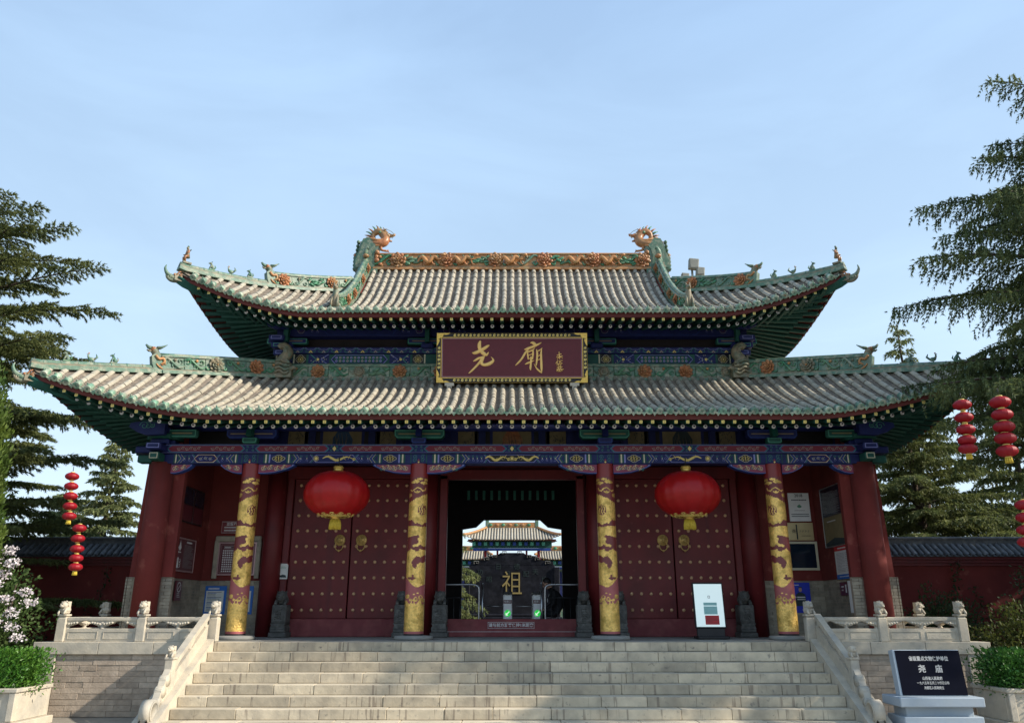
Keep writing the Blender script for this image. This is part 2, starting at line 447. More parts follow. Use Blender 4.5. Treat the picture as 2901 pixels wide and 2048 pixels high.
class Deco(MB):
    """flat paint-work on a plane: (u, v) -> origin + u*U + v*V, lifted along N by layers of 2.5 mm"""
    def __init__(s, o, U=(1, 0, 0), V=(0, 0, 1), N=None, lift=0.0025):
        super().__init__()
        s.o, s.U, s.V = Vector(o), Vector(U).normalized(), Vector(V).normalized()
        s.N = Vector(N).normalized() if N else s.U.cross(s.V).normalized()
        s.lift = lift
    def P(s, u, v, L): return s.o + s.U*u + s.V*v + s.N*(s.lift*L)
    def poly(s, pts, m, L=1):
        return s.add([s.P(u, v, L) for u, v in pts], [list(range(len(pts)))], m)
    def rect(s, u0, u1, v0, v1, m, L=1):
        return s.poly([(u0, v0), (u1, v0), (u1, v1), (u0, v1)], m, L)
    def disc(s, u, v, r, m, L=1, n=12, ry=None):
        return s.poly([(u+r*math.cos(2*PI*i/n), v+(ry or r)*math.sin(2*PI*i/n)) for i in range(n)], m, L)
    def ring(s, u, v, r, w, m, L=1, n=14, ry=None):
        ry = ry or r
        return s.line([(u+r*math.cos(2*PI*i/n), v+ry*math.sin(2*PI*i/n)) for i in range(n+1)], w, m, L)
    def line(s, pts, w, m, L=1):
        """ribbon; w constant or list"""
        n = len(pts)
        ws = w if hasattr(w, '__len__') else [w]*n
        vs = []
        for i in range(n):
            a = pts[max(i-1, 0)]; b = pts[min(i+1, n-1)]
            dx, dy = b[0]-a[0], b[1]-a[1]; l = math.hypot(dx, dy) or 1
            nx, ny = -dy/l*ws[i]/2, dx/l*ws[i]/2
            vs += [s.P(pts[i][0]+nx, pts[i][1]+ny, L), s.P(pts[i][0]-nx, pts[i][1]-ny, L)]
        return s.add(vs, [(2*i, 2*i+1, 2*i+3, 2*i+2) for i in range(n-1)], m)
    def spiral(s, u, v, r, w, m, L=1, turns=1.3, a0=0, hand=1, n=14):
        pts = [(u+r*(1-i/n*0.85)*math.cos(a0+hand*turns*2*PI*i/n), v+r*(1-i/n*0.85)*math.sin(a0+hand*turns*2*PI*i/n)) for i in range(n+1)]
        return s.line(pts, w, m, L)
    def hexa(s, u0, u1, v0, v1, tip, m, L=1):
        vm = (v0+v1)/2
        return s.poly([(u0, vm), (u0+tip, v0), (u1-tip, v0), (u1, vm), (u1-tip, v1), (u0+tip, v1)], m, L)

_txt = {}
def text_mesh(body, size=1.0, extrude=0.0, bold=0.0, mtl='etch'):
    """characters as a mesh, centred on the origin in the XY plane"""
    key = (body, size, extrude, bold, mtl)
    if key in _txt: return _txt[key]
    c = bpy.data.curves.new('lettering', 'FONT')
    c.body = body; c.size = size; c.align_x = 'CENTER'; c.align_y = 'CENTER'
    c.extrude = extrude; c.offset = bold; c.resolution_u = 2
    o = bpy.data.objects.new('lettering', c)
    COL.objects.link(o)
    dg = bpy.context.evaluated_depsgraph_get(); dg.update()
    me = bpy.data.meshes.new_from_object(o.evaluated_get(dg))
    bpy.data.objects.remove(o)
    me.materials.clear(); me.materials.append(M[mtl])
    _txt[key] = me
    return me
# ------------------------------------------------------------ ground and platform (the setting)
P = 1.2                      # platform height
Y0 = 14.44                   # platform front edge
RISE, TREAD = 0.15, 0.26
mb = MB(); mb.bbox(-400, 400, -60, 700, -0.6, 0, 'ground'); mb.build('ground', kind='structure')
plat = MB()
plat.bbox(-8.0, 8.0, Y0+0.034, 24.6, 0.004, P-0.16, 'mortar')
platform = plat.build('platform', kind='structure')
# paving slabs of the platform top and the court behind
slab_me = {}
def slab_mesh(w, d, h, m, b=0.008):
    k = (round(w, 3), round(d, 3), round(h, 3), m, b)
    if k not in slab_me:
        slab_me[k] = MB().bevbox((0, 0, 0), (w, d, h), m, b).mesh('slab')
    return slab_me[k]
yy = Y0+0.43
row = 0
while yy < 17.5:
    xx = -8.2 + (0.45 if row % 2 else 0)
    x0 = -8.2
    while x0 < 8.2:
        x1 = min(xx+0.9, 8.2)
        link('paving_slab', slab_mesh(x1-x0-0.008, 0.44, 0.154, 'pave'), platform, Matrix.Translation(((x0+x1)/2, yy+0.224, P-0.077-0.002*rnd.random())))
        x0 = x1; xx += 0.9
    yy += 0.448; row += 1
mb = MB(); mb.bbox(-8.2, 8.2, yy, 24.7, P-0.15, P-0.004, 'pave'); mb.build('platform_floor', platform)
# edge coping of the platform (front), outside the stairs
for sgn in (-1, 1):
    xs = [5.35, 6.2, 7.15, 8.28]
    for a, b in zip(xs, xs[1:]):
        link('coping_stone', slab_mesh(b-a-0.006, 0.44, 0.20, 'marble', 0.006), platform, Matrix.Translation((sgn*(a+b)/2, Y0+0.20, P-0.10)))
mb = MB()
for sgn in (-1, 1):
    mb.bbox(sgn*8.22, sgn*7.7, Y0+0.43, 24.7, P-0.2, P+0.001, 'marble')
mb.build('coping_side', platform)
# brick faces left and right of the stairs
for sgn in (-1, 1):
    zb, k = 0.0, 0
    rh = 0.0905
    while zb < 0.985:
        x = 5.6 + (0.0 if k % 2 else 0.17)
        prev = 5.42
        while prev < 7.83:
            L = rnd.choice((0.30, 0.38, 0.46, 0.58))
            nx = min(prev+L, 7.86)
            if 7.86-nx < 0.12: nx = 7.86
            link('brick', slab_mesh(nx-prev-0.005, 0.1, rh-0.005, 'brick', 0.003), platform,
                 Matrix.Translation((sgn*(prev+nx)/2, Y0+0.075+rnd.uniform(-0.004, 0.004), zb+rh/2+0.006)))
            prev = nx
        zb += rh; k += 1
    link('corner_pier', slab_mesh(0.34, 0.42, 1.0, 'marble', 0.01), platform, Matrix.Translation((sgn*8.04, Y0+0.21, 0.502)))

# ------------------------------------------------------------ stairs
stairs = empty('stone_stairs', (0, Y0, 0), 'broad flight of worn pale stone steps climbing to the gate platform', 'stairs')
def child(mb_, name, parent, **kw):
    """build a mesh given in world space under a parent that sits somewhere"""
    o = mb_.build(name, None, **kw)
    o.parent = parent
    o.matrix_parent_inverse = Matrix.Translation(parent.location).inverted() if parent.matrix_parent_inverse == Matrix.Identity(4) and parent.parent is None and parent.rotation_euler.z == 0 else parent.matrix_world.inverted()
    return o
def put(name, me, parent, m, **kw):
    """place a shared mesh at a world matrix under a top-level parent with only a location"""
    return link(name, me, parent, Matrix.Translation(-Vector(parent.location)) @ m, **kw)
W = 5.16
for k in range(0, 8):
    z1 = P - k*RISE
    yf = Y0 - k*TREAD
    x = -W
    first = True
    while x < W-0.01:
        L = rnd.uniform(0.62, 1.5)
        if first: L *= rnd.uniform(0.3, 0.9); first = False
        nx = min(x+L, W)
        if W-nx < 0.3: nx = W
        dz, dy = rnd.uniform(-0.002, 0.002), rnd.uniform(-0.005, 0.005)
        me_ = MB().bevbox((0, 0, 0), (nx-x-0.006, TREAD+0.16, RISE-0.004), 'step', 0.007); _tb = me_; _tb.mi('step_top_sunlit'); _tb.m[5] = 1; me_ = _tb.mesh('stair_stone')
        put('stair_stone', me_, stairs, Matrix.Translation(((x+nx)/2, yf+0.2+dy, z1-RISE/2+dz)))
        x = nx
mb = MB()
for k in range(8):
    mb.bbox(-W, W, Y0-k*TREAD+0.22, Y0+0.4, 0.003, P-k*RISE-RISE-0.01 if k < 7 else 0.01, 'mortar')
child(mb, 'stair_core', stairs, kind='stuff')
# sloping side slabs
for sgn in (-1, 1):
    mb = MB()
    xs = (W+0.004, W+0.36)
    pts = [(Y0-8*TREAD-0.16, 0.004), (Y0+0.0, P+0.045), (Y0+0.03, P-0.22), (Y0-7*TREAD, 0.004)]
    pts = [(Y0-8*TREAD-0.12, 0.004), (Y0-8*TREAD-0.10, 0.07), (Y0-0.01, P+0.05), (Y0-0.005, 0.004)]
    mb.prism([(sgn*xs[0], y, z) for y, z in pts], (sgn*(xs[1]-xs[0]), 0, 0), 'marble')
    child(mb, 'side_slab', stairs)

# ------------------------------------------------------------ roof geometry
CY = 19.5
class Roof:
    def __init__(s, hx, hy, push, ze, rise, L, xin, yin, zin, xcol, ycol, ridge=None, sagk=0.02, hipsag=0.0):
        s.__dict__.update(locals())
        s.xc, s.yc = hx+push, hy+push
    def _e(s, a, ac):
        t = max(0.0, (abs(a)-(ac-s.L))/s.L)
        return t**1.7
    def eave(s, side, a):
        """side F: a = x ; side S: a = y - CY. returns (out, z)"""
        if side == 'F':
            e = s._e(a, s.xc); return s.hy+s.push*e, s.ze+s.rise*e
        e = s._e(a, s.yc); return s.hx+s.push*e, s.ze+s.rise*e
    def top(s, side, a):
        ac, ain = (s.xc, s.xin) if side == 'F' else (s.yc, s.yin)
        oin = s.yin if side == 'F' else s.xin
        oc = s.yc if side == 'F' else s.xc
        if abs(a) <= ain:
            if side == 'F' and s.ridge: return 0.0, s.ridge
            return oin, s.zin
        t = min(1, (abs(a)-ain)/(ac-ain))
        zc = s.ze+s.rise
        return oin+(oc-oin)*t, s.zin+(zc-s.zin)*t - s.hipsag*math.sin(PI*t)
    def pt(s, side, a, f, off=0.0):
        """f 0 eave .. 1 top"""
        o0, z0 = s.eave(side, a); o1, z1 = s.top(side, a)
        L = max(o0-o1, 0.001)
        o = o0+(o1-o0)*f
        z = z0+(z1-z0)*f - s.sagk*L*L*math.sin(PI*f) + off
        return Vector((a, CY-o, z)) if side == 'F' else Vector((o, CY+a, z))
    def slen(s, side, a):
        o0, z0 = s.eave(side, a); o1, z1 = s.top(side, a)
        return math.hypot(o0-o1, z1-z0)
def mirror(p): return Vector((-p.x, p.y, p.z))

lower = Roof(8.5, 5.4, 0.35, 5.22, 0.72, 3.35, 5.2, 2.4, 6.74, 7.0, 3.9, sagk=0.016)
upper = Roof(6.85, 3.78, 0.30, 7.86, 0.80, 2.85, 3.9, 1.2, 9.36, 5.2, 2.2, ridge=10.52, sagk=0.028, hipsag=0.16)

gate = empty('temple_gate', (0, 17.6, P), 'red two-tiered temple gate hall with green glazed curved roofs and gold dragon columns', 'temple gate')
GI = Matrix.Translation(-Vector(gate.location))
def gput(name, me, m, parent=None, **kw):
    if parent is None: return link(name, me, gate, GI @ m, **kw)
    return link(name, me, parent, m, **kw)     # parts sit at world coordinates minus the gate's place
def gpart(name, mb_, **kw):
    """world-space mesh as a part of the gate"""
    return link(name, mb_.mesh(name), gate, GI.copy(), **kw)
def gsub(name, mb_, part, **kw):
    return link(name, mb_.mesh(name), part, None, **kw)
def gsubm(name, me, part, m, **kw):
    return link(name, me, part, m, **kw)

# shared tile pieces, along +Y, length 1 radius 1
def tube_tile(m):
    b = MB(); seg = 7
    vs = []
    for j, (y, r_) in enumerate(((0, 1.03), (0.05, 1.03), (0.055, 1.0), (0.93, 0.97), (1.02, 0.96))):
        for k in range(seg+1):
            a = PI*k/seg
            vs.append((math.cos(a)*r_, y, math.sin(a)*r_*1.05))
    n = seg+1
    b.add(vs, [(j*n+k, j*n+k+1, (j+1)*n+k+1, (j+1)*n+k) for j in range(4) for k in range(seg)], m, True)
    return b
TUBE = {m: tube_tile(m).mesh('roof_tile') for m in ('tile', 'greytile')}
def cap_tile(m):
    b = MB()
    b.lathe([(0.2, 0.0), (0.55, -0.012), (0.58, -0.03), (0.72, -0.03), (0.76, -0.008), (0.98, -0.008), (1.08, 0.03), (1.08, 0.9), (1.0, 2.6)], (0, 0, 0), m, 14, axis=(0, 1, 0))
    return b
def eave_cap():
    b = MB()
    b.add(*[(lambda mbx: (mbx.v, mbx.f))(cap_tile('glaze'))][0], 'glaze', True)
    b.ball((0.0, -0.02, 0.0), (0.34, 0.1, 0.34), 'glaze_deep', 7, 4)
    for a in range(5):
        b.ball((0.52*math.cos(a*1.256), -0.015, 0.52*math.sin(a*1.256)), (0.16, 0.06, 0.16), 'glaze', 5, 3)
    b.lathe([(0.30, 0.95), (0.34, 1.15), (0.30, 1.35), (0.14, 1.55), (0.04, 1.75)], (0, 0.9, 0), 'glaze_deep', 8)
    return b.mesh('eave_tile')
CAP = eave_cap()
def drip():
    b = MB()
    pts = [(-1.0, 0.28), (-0.62, 0.0), (-0.35, -0.32), (0, -0.72), (0.35, -0.32), (0.62, 0.0), (1.0, 0.28), (0.6, 0.02), (0.0, -0.12), (-0.6, 0.02)]
    # curved pan lip with a pointed tongue
    outer = [(-1.0, 0.3), (-0.85, 0.05), (-0.6, -0.22), (-0.28, -0.46), (0, -0.78), (0.28, -0.46), (0.6, -0.22), (0.85, 0.05), (1.0, 0.3)]
    inner = [(-0.92, 0.3), (-0.74, 0.12), (-0.48, 0.0), (-0.22, -0.07), (0, -0.09), (0.22, -0.07), (0.48, 0.0), (0.74, 0.12), (0.92, 0.3)]
    vs = [(x, -0.05, z) for x, z in outer] + [(x, -0.05, z) for x, z in inner] + [(x, 0.12, z) for x, z in outer] + [(x, 2.4, z) for x, z in inner]
    n = len(outer); fs = []
    for i in range(n-1):
        fs += [(i, i+1, n+i+1, n+i), (i, 2*n+i, 2*n+i+1, i+1), (n+i, n+i+1, 3*n+i+1, 3*n+i)]
    b.add(vs, fs, 'glaze')
    b.ball((0, -0.06, -0.3), (0.3, 0.08, 0.18), 'glaze', 6, 4)
    return b.mesh('drip_tile')
DRIP = drip()

TS = 0.195
def row_frame(roof, side, a, f, sgn):
    p = roof.pt(side, a, f); q = roof.pt(side, a, min(f+0.02, 1.0)); q0 = roof.pt(side, a, f-0.02 if f > 0.98 else f)
    if f > 0.98: p2, q2 = q0, p
    else: p2, q2 = p, q
    if sgn < 0: p, p2, q2 = mirror(p), mirror(p2), mirror(q2)
    t = (q2-p2).normalized()
    w = Vector((1, 0, 0)) if side == 'F' else Vector((0, 1, 0))
    if side == 'S' and sgn > 0: w = Vector((0, 1, 0))
    n = w.cross(t)
    if n.z < 0: w = -w; n = -n
    return p, w.normalized(), t, n.normalized()

def build_roof(roof, prefix, budget_rows, surf_m='trough'):
    """front slope: individual tiles for the first courses, the rest joined; sides and back joined"""
    part = gpart(prefix, roof_sheet(roof))
    rest = MB(); r0 = 0.055
    n = int((roof.xc-0.12)/TS)
    for i in range(-n, n+1):
        a = i*TS
        L = roof.slen('F', a)
        nt = max(1, round(L/0.29))
        if L < 0.12: continue
        for j in range(nt):
            p, w, t, nn = row_frame(roof, 'F', a, j/nt, 1)
            ln = L/nt
            w2 = t.cross(nn)
            m = Matrix((w*r0, t*ln, nn*r0)).transposed().to_4x4()
            m.translation = p + nn*0.012 + w*rnd.uniform(-0.006, 0.006) + nn*rnd.uniform(-0.003, 0.004)
            if j < budget_rows: link('roof_tile', TUBE['tile'], part, m)
            else:
                rest.x = m; rest.add(TUBEV, TUBEF, 'tile', True); rest.x = None
        p, w, t, nn = row_frame(roof, 'F', a, 0.0, 1)
        t2 = Vector((t.x, t.y, t.z*0.6)).normalized()
        m = frame(p + nn*0.012 - t*0.035, w, za=nn) @ Matrix.Diagonal((0.062,)*3).to_4x4() @ Matrix.Rotation(rnd.uniform(-.1, .1), 4, 'Y')
        link('eave_tile', CAP, part, m)
        p, w, t, nn = row_frame(roof, 'F', a+TS/2, 0.0, 1)
        if abs(a+TS/2) < roof.xc-0.05:
            m = frame(p + nn*0.0 - t*0.03, w, za=nn) @ Matrix.Diagonal((TS*0.42, 0.055, 0.10)).to_4x4()
            link('drip_tile', DRIP, part, m)
    # side slopes (seen edge on)
    n = int((roof.yc-0.12)/TS)
    for sgn in (-1, 1):
        for i in range(-n, n+1):
            a = i*TS; L = roof.slen('S', a)
            if L < 0.12: continue
            nt = max(1, round(L/0.6))
            for j in range(nt):
                p, w, t, nn = row_frame(roof, 'S', a, j/nt, sgn)
                m = Matrix((w*r0, t*(L/nt), nn*r0)).transposed().to_4x4(); m.translation = p+nn*0.012
                rest.x = m; rest.add(TUBEV, TUBEF, 'tile', True); rest.x = None
            p, w, t, nn = row_frame(roof, 'S', a, 0, sgn)
            rest.lathe([(0.02, 0), (0.062, 0), (0.066, 0.02), (0.064, 0.16)], p+nn*0.012-t*0.03, 'glaze', 9, axis=t)
            p, w, t, nn = row_frame(roof, 'S', a+TS/2, 0, sgn)
            rest.x = frame(p-t*0.03, w, za=nn) @ Matrix.Diagonal((TS*0.42, 0.055, 0.10)).to_4x4()
            rest.add(DRIPV, DRIPF, 'glaze'); rest.x = None
    gsub('upper_courses', rest, part, kind='stuff')
    return part
def mesh_vf(me):
    return [tuple(v.co) for v in me.vertices], [tuple(p.vertices) for p in me.polygons]
TUBEV, TUBEF = mesh_vf(TUBE['tile'])
DRIPV, DRIPF = mesh_vf(DRIP)
DRIPF = DRIPF[:24]

def roof_sheet(roof):
    """concave pan-tile courses between the rows, stepped like overlapping pans, plus the boarded underside"""
    b = MB()
    n = int((roof.xc-0.02)/TS)+1
    for i in range(-n, n+1):
        a0, a1 = i*TS, (i+1)*TS
        if abs(a0) > roof.xc or abs(a1) > roof.xc: continue
        am = (a0+a1)/2
        L = roof.slen('F', am)
        ns = max(1, int(L/0.075))
        cols = [(a0, 0.0), (a0+TS*0.3, -0.018), (am, -0.026), (a1-TS*0.3, -0.018), (a1, 0.0)]
        vs = []
        for k in range(ns):
            for f, dz in ((k/ns, 0.020), ((k+1)/ns, 0.0)):
                for a, d in cols: vs.append(roof.pt('F', a, f, d+dz))
        fs = []
        for k in range(2*ns-1):
            for c in range(4):
                q = k*5+c; fs.append((q, q+1, q+6, q+5))
        b.add(vs, fs, 'trough')
    def grid(side, sgn, back, off, m, na=60, nf=8, amax=None):
        ac = roof.xc if side == 'F' else roof.yc
        vs = []
        # keep the break at the inner corner sharp
        ain = roof.xin if side == 'F' else roof.yin
        av = sorted(set([ac*(-1+2*i/na) for i in range(na+1)] + [-ain-1e-4, -ain, ain, ain+1e-4]))
        for a in av:
            for f in range(nf+1):
                p = roof.pt(side, a, f/nf, off)
                if sgn < 0: p = mirror(p)
                if back: p = Vector((p.x, 2*CY-p.y, p.z))
                vs.append(p)
        n1 = nf+1
        b.add(vs, [(i*n1+j, (i+1)*n1+j, (i+1)*n1+j+1, i*n1+j+1) for i in range(len(av)-1) for j in range(nf)], m, True)
    grid('F', 1, False, -0.05, 'trough')
    grid('F', 1, True, 0.02, 'tile')
    grid('S', 1, False, 0.0, 'trough'); grid('S', -1, False, 0.0, 'trough')
    return b

lroof = build_roof(lower, 'lower_roof', 3)
uroof = build_roof(upper, 'upper_roof', 0)

# fascia and rafters -------------------------------------------------
def eave_curve(roof, side, sgn, inset, drop, a):
    o, z = roof.eave(side, a); o -= inset
    p = Vector((a, CY-o, z-drop)) if side == 'F' else Vector((o, CY+a, z-drop))
    return mirror(p) if sgn < 0 else p
def fascia(roof):
    b = MB()
    for side, sgn in (('F', 1), ('S', 1), ('S', -1)):
        ac = (roof.xc if side == 'F' else roof.yc)-0.06
        n = 80
        prof = ((0.045, 0.03), (0.055, 0.135), (0.095, 0.135), (0.095, 0.03))
        vs = []
        for i in range(n+1):
            a = ac*(-1+2*i/n)
            for ins, dr in prof: vs.append(eave_curve(roof, side, sgn, ins, dr, a))
        b.add(vs, [(i*4+j, (i+1)*4+j, (i+1)*4+(j+1) % 4, i*4+(j+1) % 4) for i in range(n) for j in range(4)], 'red_fascia')
    return b
RSP = 0.217
def sq_rafter():
    b = MB(); b.box((0, 0.5, 0), (1, 1, 1), 'rafter')
    # gilded flower on the end
    d = Deco((0, 0, 0), (1, 0, 0), (0, 0, 1), (0, -1, 0), lift=0.02)
    d.rect(-0.47, 0.47, -0.47, 0.47, 'green', 1)
    for k in range(4):
        a = PI/4+k*PI/2
        d.disc(0.25*math.cos(a), 0.25*math.sin(a), 0.24, 'gold_line', 2, 8)
    d.disc(0, 0, 0.1, 'rafter_red', 3, 6)
    b2 = MB(); b2.add(b.v, b.f, 'rafter')
    for f, k in zip(d.f, d.m): b2.add([d.v[i] for i in f], [list(range(len(f)))], d.mats[k])
    return b2.mesh('flying_rafter')
def rd_rafter():
    b = MB(); b.lathe([(0.5, 0), (0.5, 1)], (0, 0, 0), 'rafter', 10, axis=(0, 1, 0))
    d = Deco((0, 0, 0), (1, 0, 0), (0, 0, 1), (0, -1, 0), lift=0.02)
    d.disc(0, 0, 0.5, 'printwhite', 1, 12); d.disc(0.0, 0.12, 0.23, 'black', 2, 10)
    for f, k in zip(d.f, d.m): b.add([d.v[i] for i in f], [list(range(len(f)))], d.mats[k])
    return b.mesh('round_rafter')
SQ, RD = sq_rafter(), rd_rafter()
def rafters(roof, part, zin):
    rest = MB(); SV, SF = mesh_vf(SQ); RV, RF = mesh_vf(RD)
    back = MB()
    for side in ('F', 'S'):
        ac = (roof.xc if side == 'F' else roof.yc)
        acol = roof.xcol if side == 'F' else roof.ycol
        ocol = roof.ycol if side == 'F' else roof.xcol
        n = int((ac-0.22)/RSP)
        for sgn in ((1,) if side == 'F' else (-1, 1)):
            vsb = []
            for i in range(-n, n+1):
                a = i*RSP
                e = eave_curve(roof, side, 1, 0.12, 0.165, a)
                over = max(0, abs(a)-acol+0.3)
                ain = math.copysign(min(abs(a), acol-0.3+over*0.12), a)
                q = Vector((ain, CY-ocol, zin)) if side == 'F' else Vector((ocol, CY+ain, zin))
                if sgn < 0: e, q = mirror(e), mirror(q)
                d = q-e
                w = Vector((1, 0, 0)) if side == 'F' else Vector((0, 1, 0))
                # flying rafter over the outer part, round one below and behind it
                fr = 0.5/d.length if d.length > 0.6 else 0.8
                t = d.normalized()
                m = frame(e, w, ya=t) @ Matrix.Diagonal((0.075, min(0.9, d.length), 0.075)).to_4x4()
                e2 = e + d*min(0.8, 0.46/max(d.length, .5)) + Vector((0, 0, -0.105))
                m2 = frame(e2, w, ya=(q+Vector((0, 0, -0.06))-e2)) @ Matrix.Diagonal((0.078, (q-e2).length, 0.078)).to_4x4()
                if side == 'F':
                    link('flying_rafter', SQ, part, m)
                    link('round_rafter', RD, part, m2)
                else:
                    rest.x = m; rest.add(SV[:8], SF[:6], 'rafter')
                    rest.x = m2; rest.add(RV[:20], RF[:12], 'rafter'); rest.x = None
                vsb += [e+Vector((0, 0, 0.045)), q+Vector((0, 0, 0.05))]
            k = len(vsb)//2
            back.add(vsb, [(2*i, 2*i+1, 2*i+3, 2*i+2) for i in range(k-1)], 'rafter_red')
            back.add([p+Vector((0, 0, 0.02)) for p in vsb], [(2*i, 2*i+1, 2*i+3, 2*i+2) for i in range(k-1)], 'rafter_red')
    # back eave underside, closed
    for sgn in (1,):
        vs = [eave_curve(roof, 'F', 1, 0.1, 0.12, roof.xc*(-1+2*i/40)) for i in range(41)]
        vs = [Vector((p.x, 2*CY-p.y, p.z)) for p in vs]
        vs2 = [Vector((p.x*roof.xcol/roof.xc, CY+roof.ycol, zin)) for p in vs]
        back.add(vs+vs2, [(i, i+1, 42+i, 41+i) for i in range(40)], 'soffit')
    gsub('eave_boarding', back, part)
    gsub('side_rafters', rest, part, kind='stuff')
    # hip beams under the corners
    for sx in (-1, 1):
        c = eave_curve(roof, 'F', 1, 0.12, 0.16, roof.xc-0.10)
        q = Vector((roof.xcol-0.1, CY-roof.ycol+0.1, zin-0.02))
        c.x *= sx; q.x *= sx
        out = (c-q).normalized()
        hb = MB(); hb.tube([q, (q+c)/2+Vector((0, 0, -0.09)), c+Vector((0, 0, -0.02)), c+out*0.16+Vector((0, 0, 0.02))], [0.14, 0.13, 0.12, 0.11], 'green', 4, smooth=False)
        gsub('hip_beam', hb, part)
gsub('fascia_board', fascia(lower), lroof)
gsub('fascia_board', fascia(upper), uroof)
rafters(lower, lroof, 5.42)
rafters(upper, uroof, 8.06)

# gable ends of the upper roof
mb = MB()
for s in (-1, 1):
    pts = [(s*3.72, CY-1.3, 9.3), (s*3.72, CY+1.3, 9.3), (s*3.72, CY, 10.45)]
    mb.prism(pts, (s*0.1, 0, 0), 'red_wall')
gpart('gable', mb)
# the slope under the descending ridges hangs a little past the gable
# ------------------------------------------------------------ gate body
from mathutils import noise as mnoise
YC, YD = 15.6, 17.6
COLX = (-5.2, -1.85, 1.85, 5.2)
def pip(x, y, poly):
    c = False; n = len(poly); j = n-1
    for i in range(n):
        xi, yi = poly[i]; xj, yj = poly[j]
        if (yi > y) != (yj > y) and x < (xj-xi)*(y-yi)/(yj-yi)+xi: c = not c
        j = i
    return c
def ell(cx, cy, rx, ry): return lambda u, y: ((u-cx)/rx)**2+((y-cy)/ry)**2 < 1
def near_line(pts, w):
    def f(u, y):
        for (a, b), (c, d) in zip(pts, pts[1:]):
            dx, dy = (c-a)*60, d-b; L2 = dx*dx+dy*dy
            t = max(0, min(1, (((u-a)*60)*dx+(y-b)*dy)/L2))
            if ((u-a)*60-t*dx)**2+((y-b)-t*dy)**2 < w*w: return True
        return False
    return f
clouds = [ell(0.15, 474, 0.32, 8), ell(-0.45, 494, 0.42, 11), ell(-0.2, 490, 0.25, 13), ell(0.6, 500, 0.4, 10), ell(-0.1, 564, 0.35, 7), ell(-0.9, 585, 0.2, 14), ell(0.8, 478, 0.2, 8)]
wave = near_line([(-0.85, 548), (-0.7, 558), (-0.5, 548), (-0.1, 533), (0.2, 540), (0.45, 556), (0.7, 550), (0.8, 535)], 3.6)
flame = [(0.05, 705), (0.0, 680), (0.12, 655), (0.2, 672), (0.32, 648), (0.4, 668), (0.55, 640), (0.62, 665), (0.8, 650), (0.9, 690), (0.75, 715), (0.4, 724)]
flg = [near_line([(0.10, 712), (0.26, 696), (0.14, 680), (0.24, 662)], 3.4), near_line([(0.40, 714), (0.54, 696), (0.40, 678), (0.52, 655)], 3.4), near_line([(0.68, 710), (0.80, 692), (0.68, 676)], 3.4)]
band1 = [(-1, 758), (-0.6, 752), (-0.3, 776), (0.1, 776), (0.5, 786), (1, 768), (1, 792), (0.4, 802), (-0.1, 794), (-0.6, 796), (-1, 790)]
band2 = [(-1, 868), (-0.3, 862), (0.2, 856), (0.35, 880), (0.2, 900), (0.6, 930), (1, 925), (1, 950), (0.5, 945), (0.0, 965), (-0.6, 945), (-1, 965)]
s2 = near_line([(0.55, 868), (0.2, 880), (0.5, 900), (0.1, 922), (-0.3, 926)], 8)
drop = [(1, 985), (0.5, 1000), (0.0, 992), (-0.2, 1015), (-0.5, 1035), (-0.35, 1062), (-0.05, 1078), (0.1, 1050), (0.5, 1035), (0.8, 1040), (1, 1020)]
claw = [(-0.75, 1130), (-0.4, 1128), (-0.3, 1108), (-0.15, 1130), (0.05, 1136), (-0.1, 1145), (-0.3, 1152), (-0.5, 1146), (-0.75, 1142)]
curls = [ell(-0.75, 1255, 0.2, 14), ell(-0.2, 1295, 0.22, 18), ell(0.1, 1272, 0.2, 15), ell(0.6, 1262, 0.22, 16), ell(0.9, 1280, 0.2, 12), ell(-0.45, 1275, 0.12, 9), ell(0.35, 1300, 0.12, 9), ell(-0.1, 1240, .07, 5), ell(0.3, 1232, .07, 5)]
holes = [ell(-0.2, 1290, 0.1, 8), ell(0.1, 1268, 0.09, 7), ell(0.6, 1257, 0.1, 8)]
def col_mat(u, y):
    """u across the shaft -1..1, y in tracing units (355 top .. 1500 foot)"""
    if y > 1487: return 'black'
    if y > 1472: return 'pink_motif'
    n = mnoise.noise((u*2.2, y*0.02, 0.3)); n2 = mnoise.noise((u*6, y*0.07, 3.3))
    uu, yy_ = u+n2*0.06, y+n2*7
    if y < 458: return 'red_column'
    if y < 660:
        for c in clouds:
            if c(uu, yy_): return 'gold_paint'
        if wave(u, y): return 'gold_paint'
        edge = 628-(u+1)*30 + 9*abs(((u*5.0) % 1)-0.5)*2 + n*10
        return 'gold_paint' if y > edge and not pip(u, y, flame) else ('red_motif' if y > 560 or True else 'red_column')
    if pip(u, y, flame):
        return 'gold_paint' if any(f(u, y) for f in flg) else 'red_motif'
    if pip(uu, yy_, band1): return 'red_motif'
    if pip(uu, yy_, band2): return 'gold_paint' if s2(u, y) else 'red_motif'
    if pip(uu, yy_, drop): return 'red_motif'
    if pip(u, y, claw): return 'red_motif'
    arc = 1195 - 55*max(0, (u-0.15)*-1)**1.6 - 30*max(0, u-0.3)
    if y > arc:
        for c in holes:
            if c(u, y): return 'pink_motif'
        for c in curls:
            if c(u, y): return 'gold_paint'
        lo = 1288+14*math.sin(u*9)+n*10
        return 'pink_motif' if y < lo else 'gold_paint'
    return 'gold_paint'
H0, H1 = P+0.075, 4.53
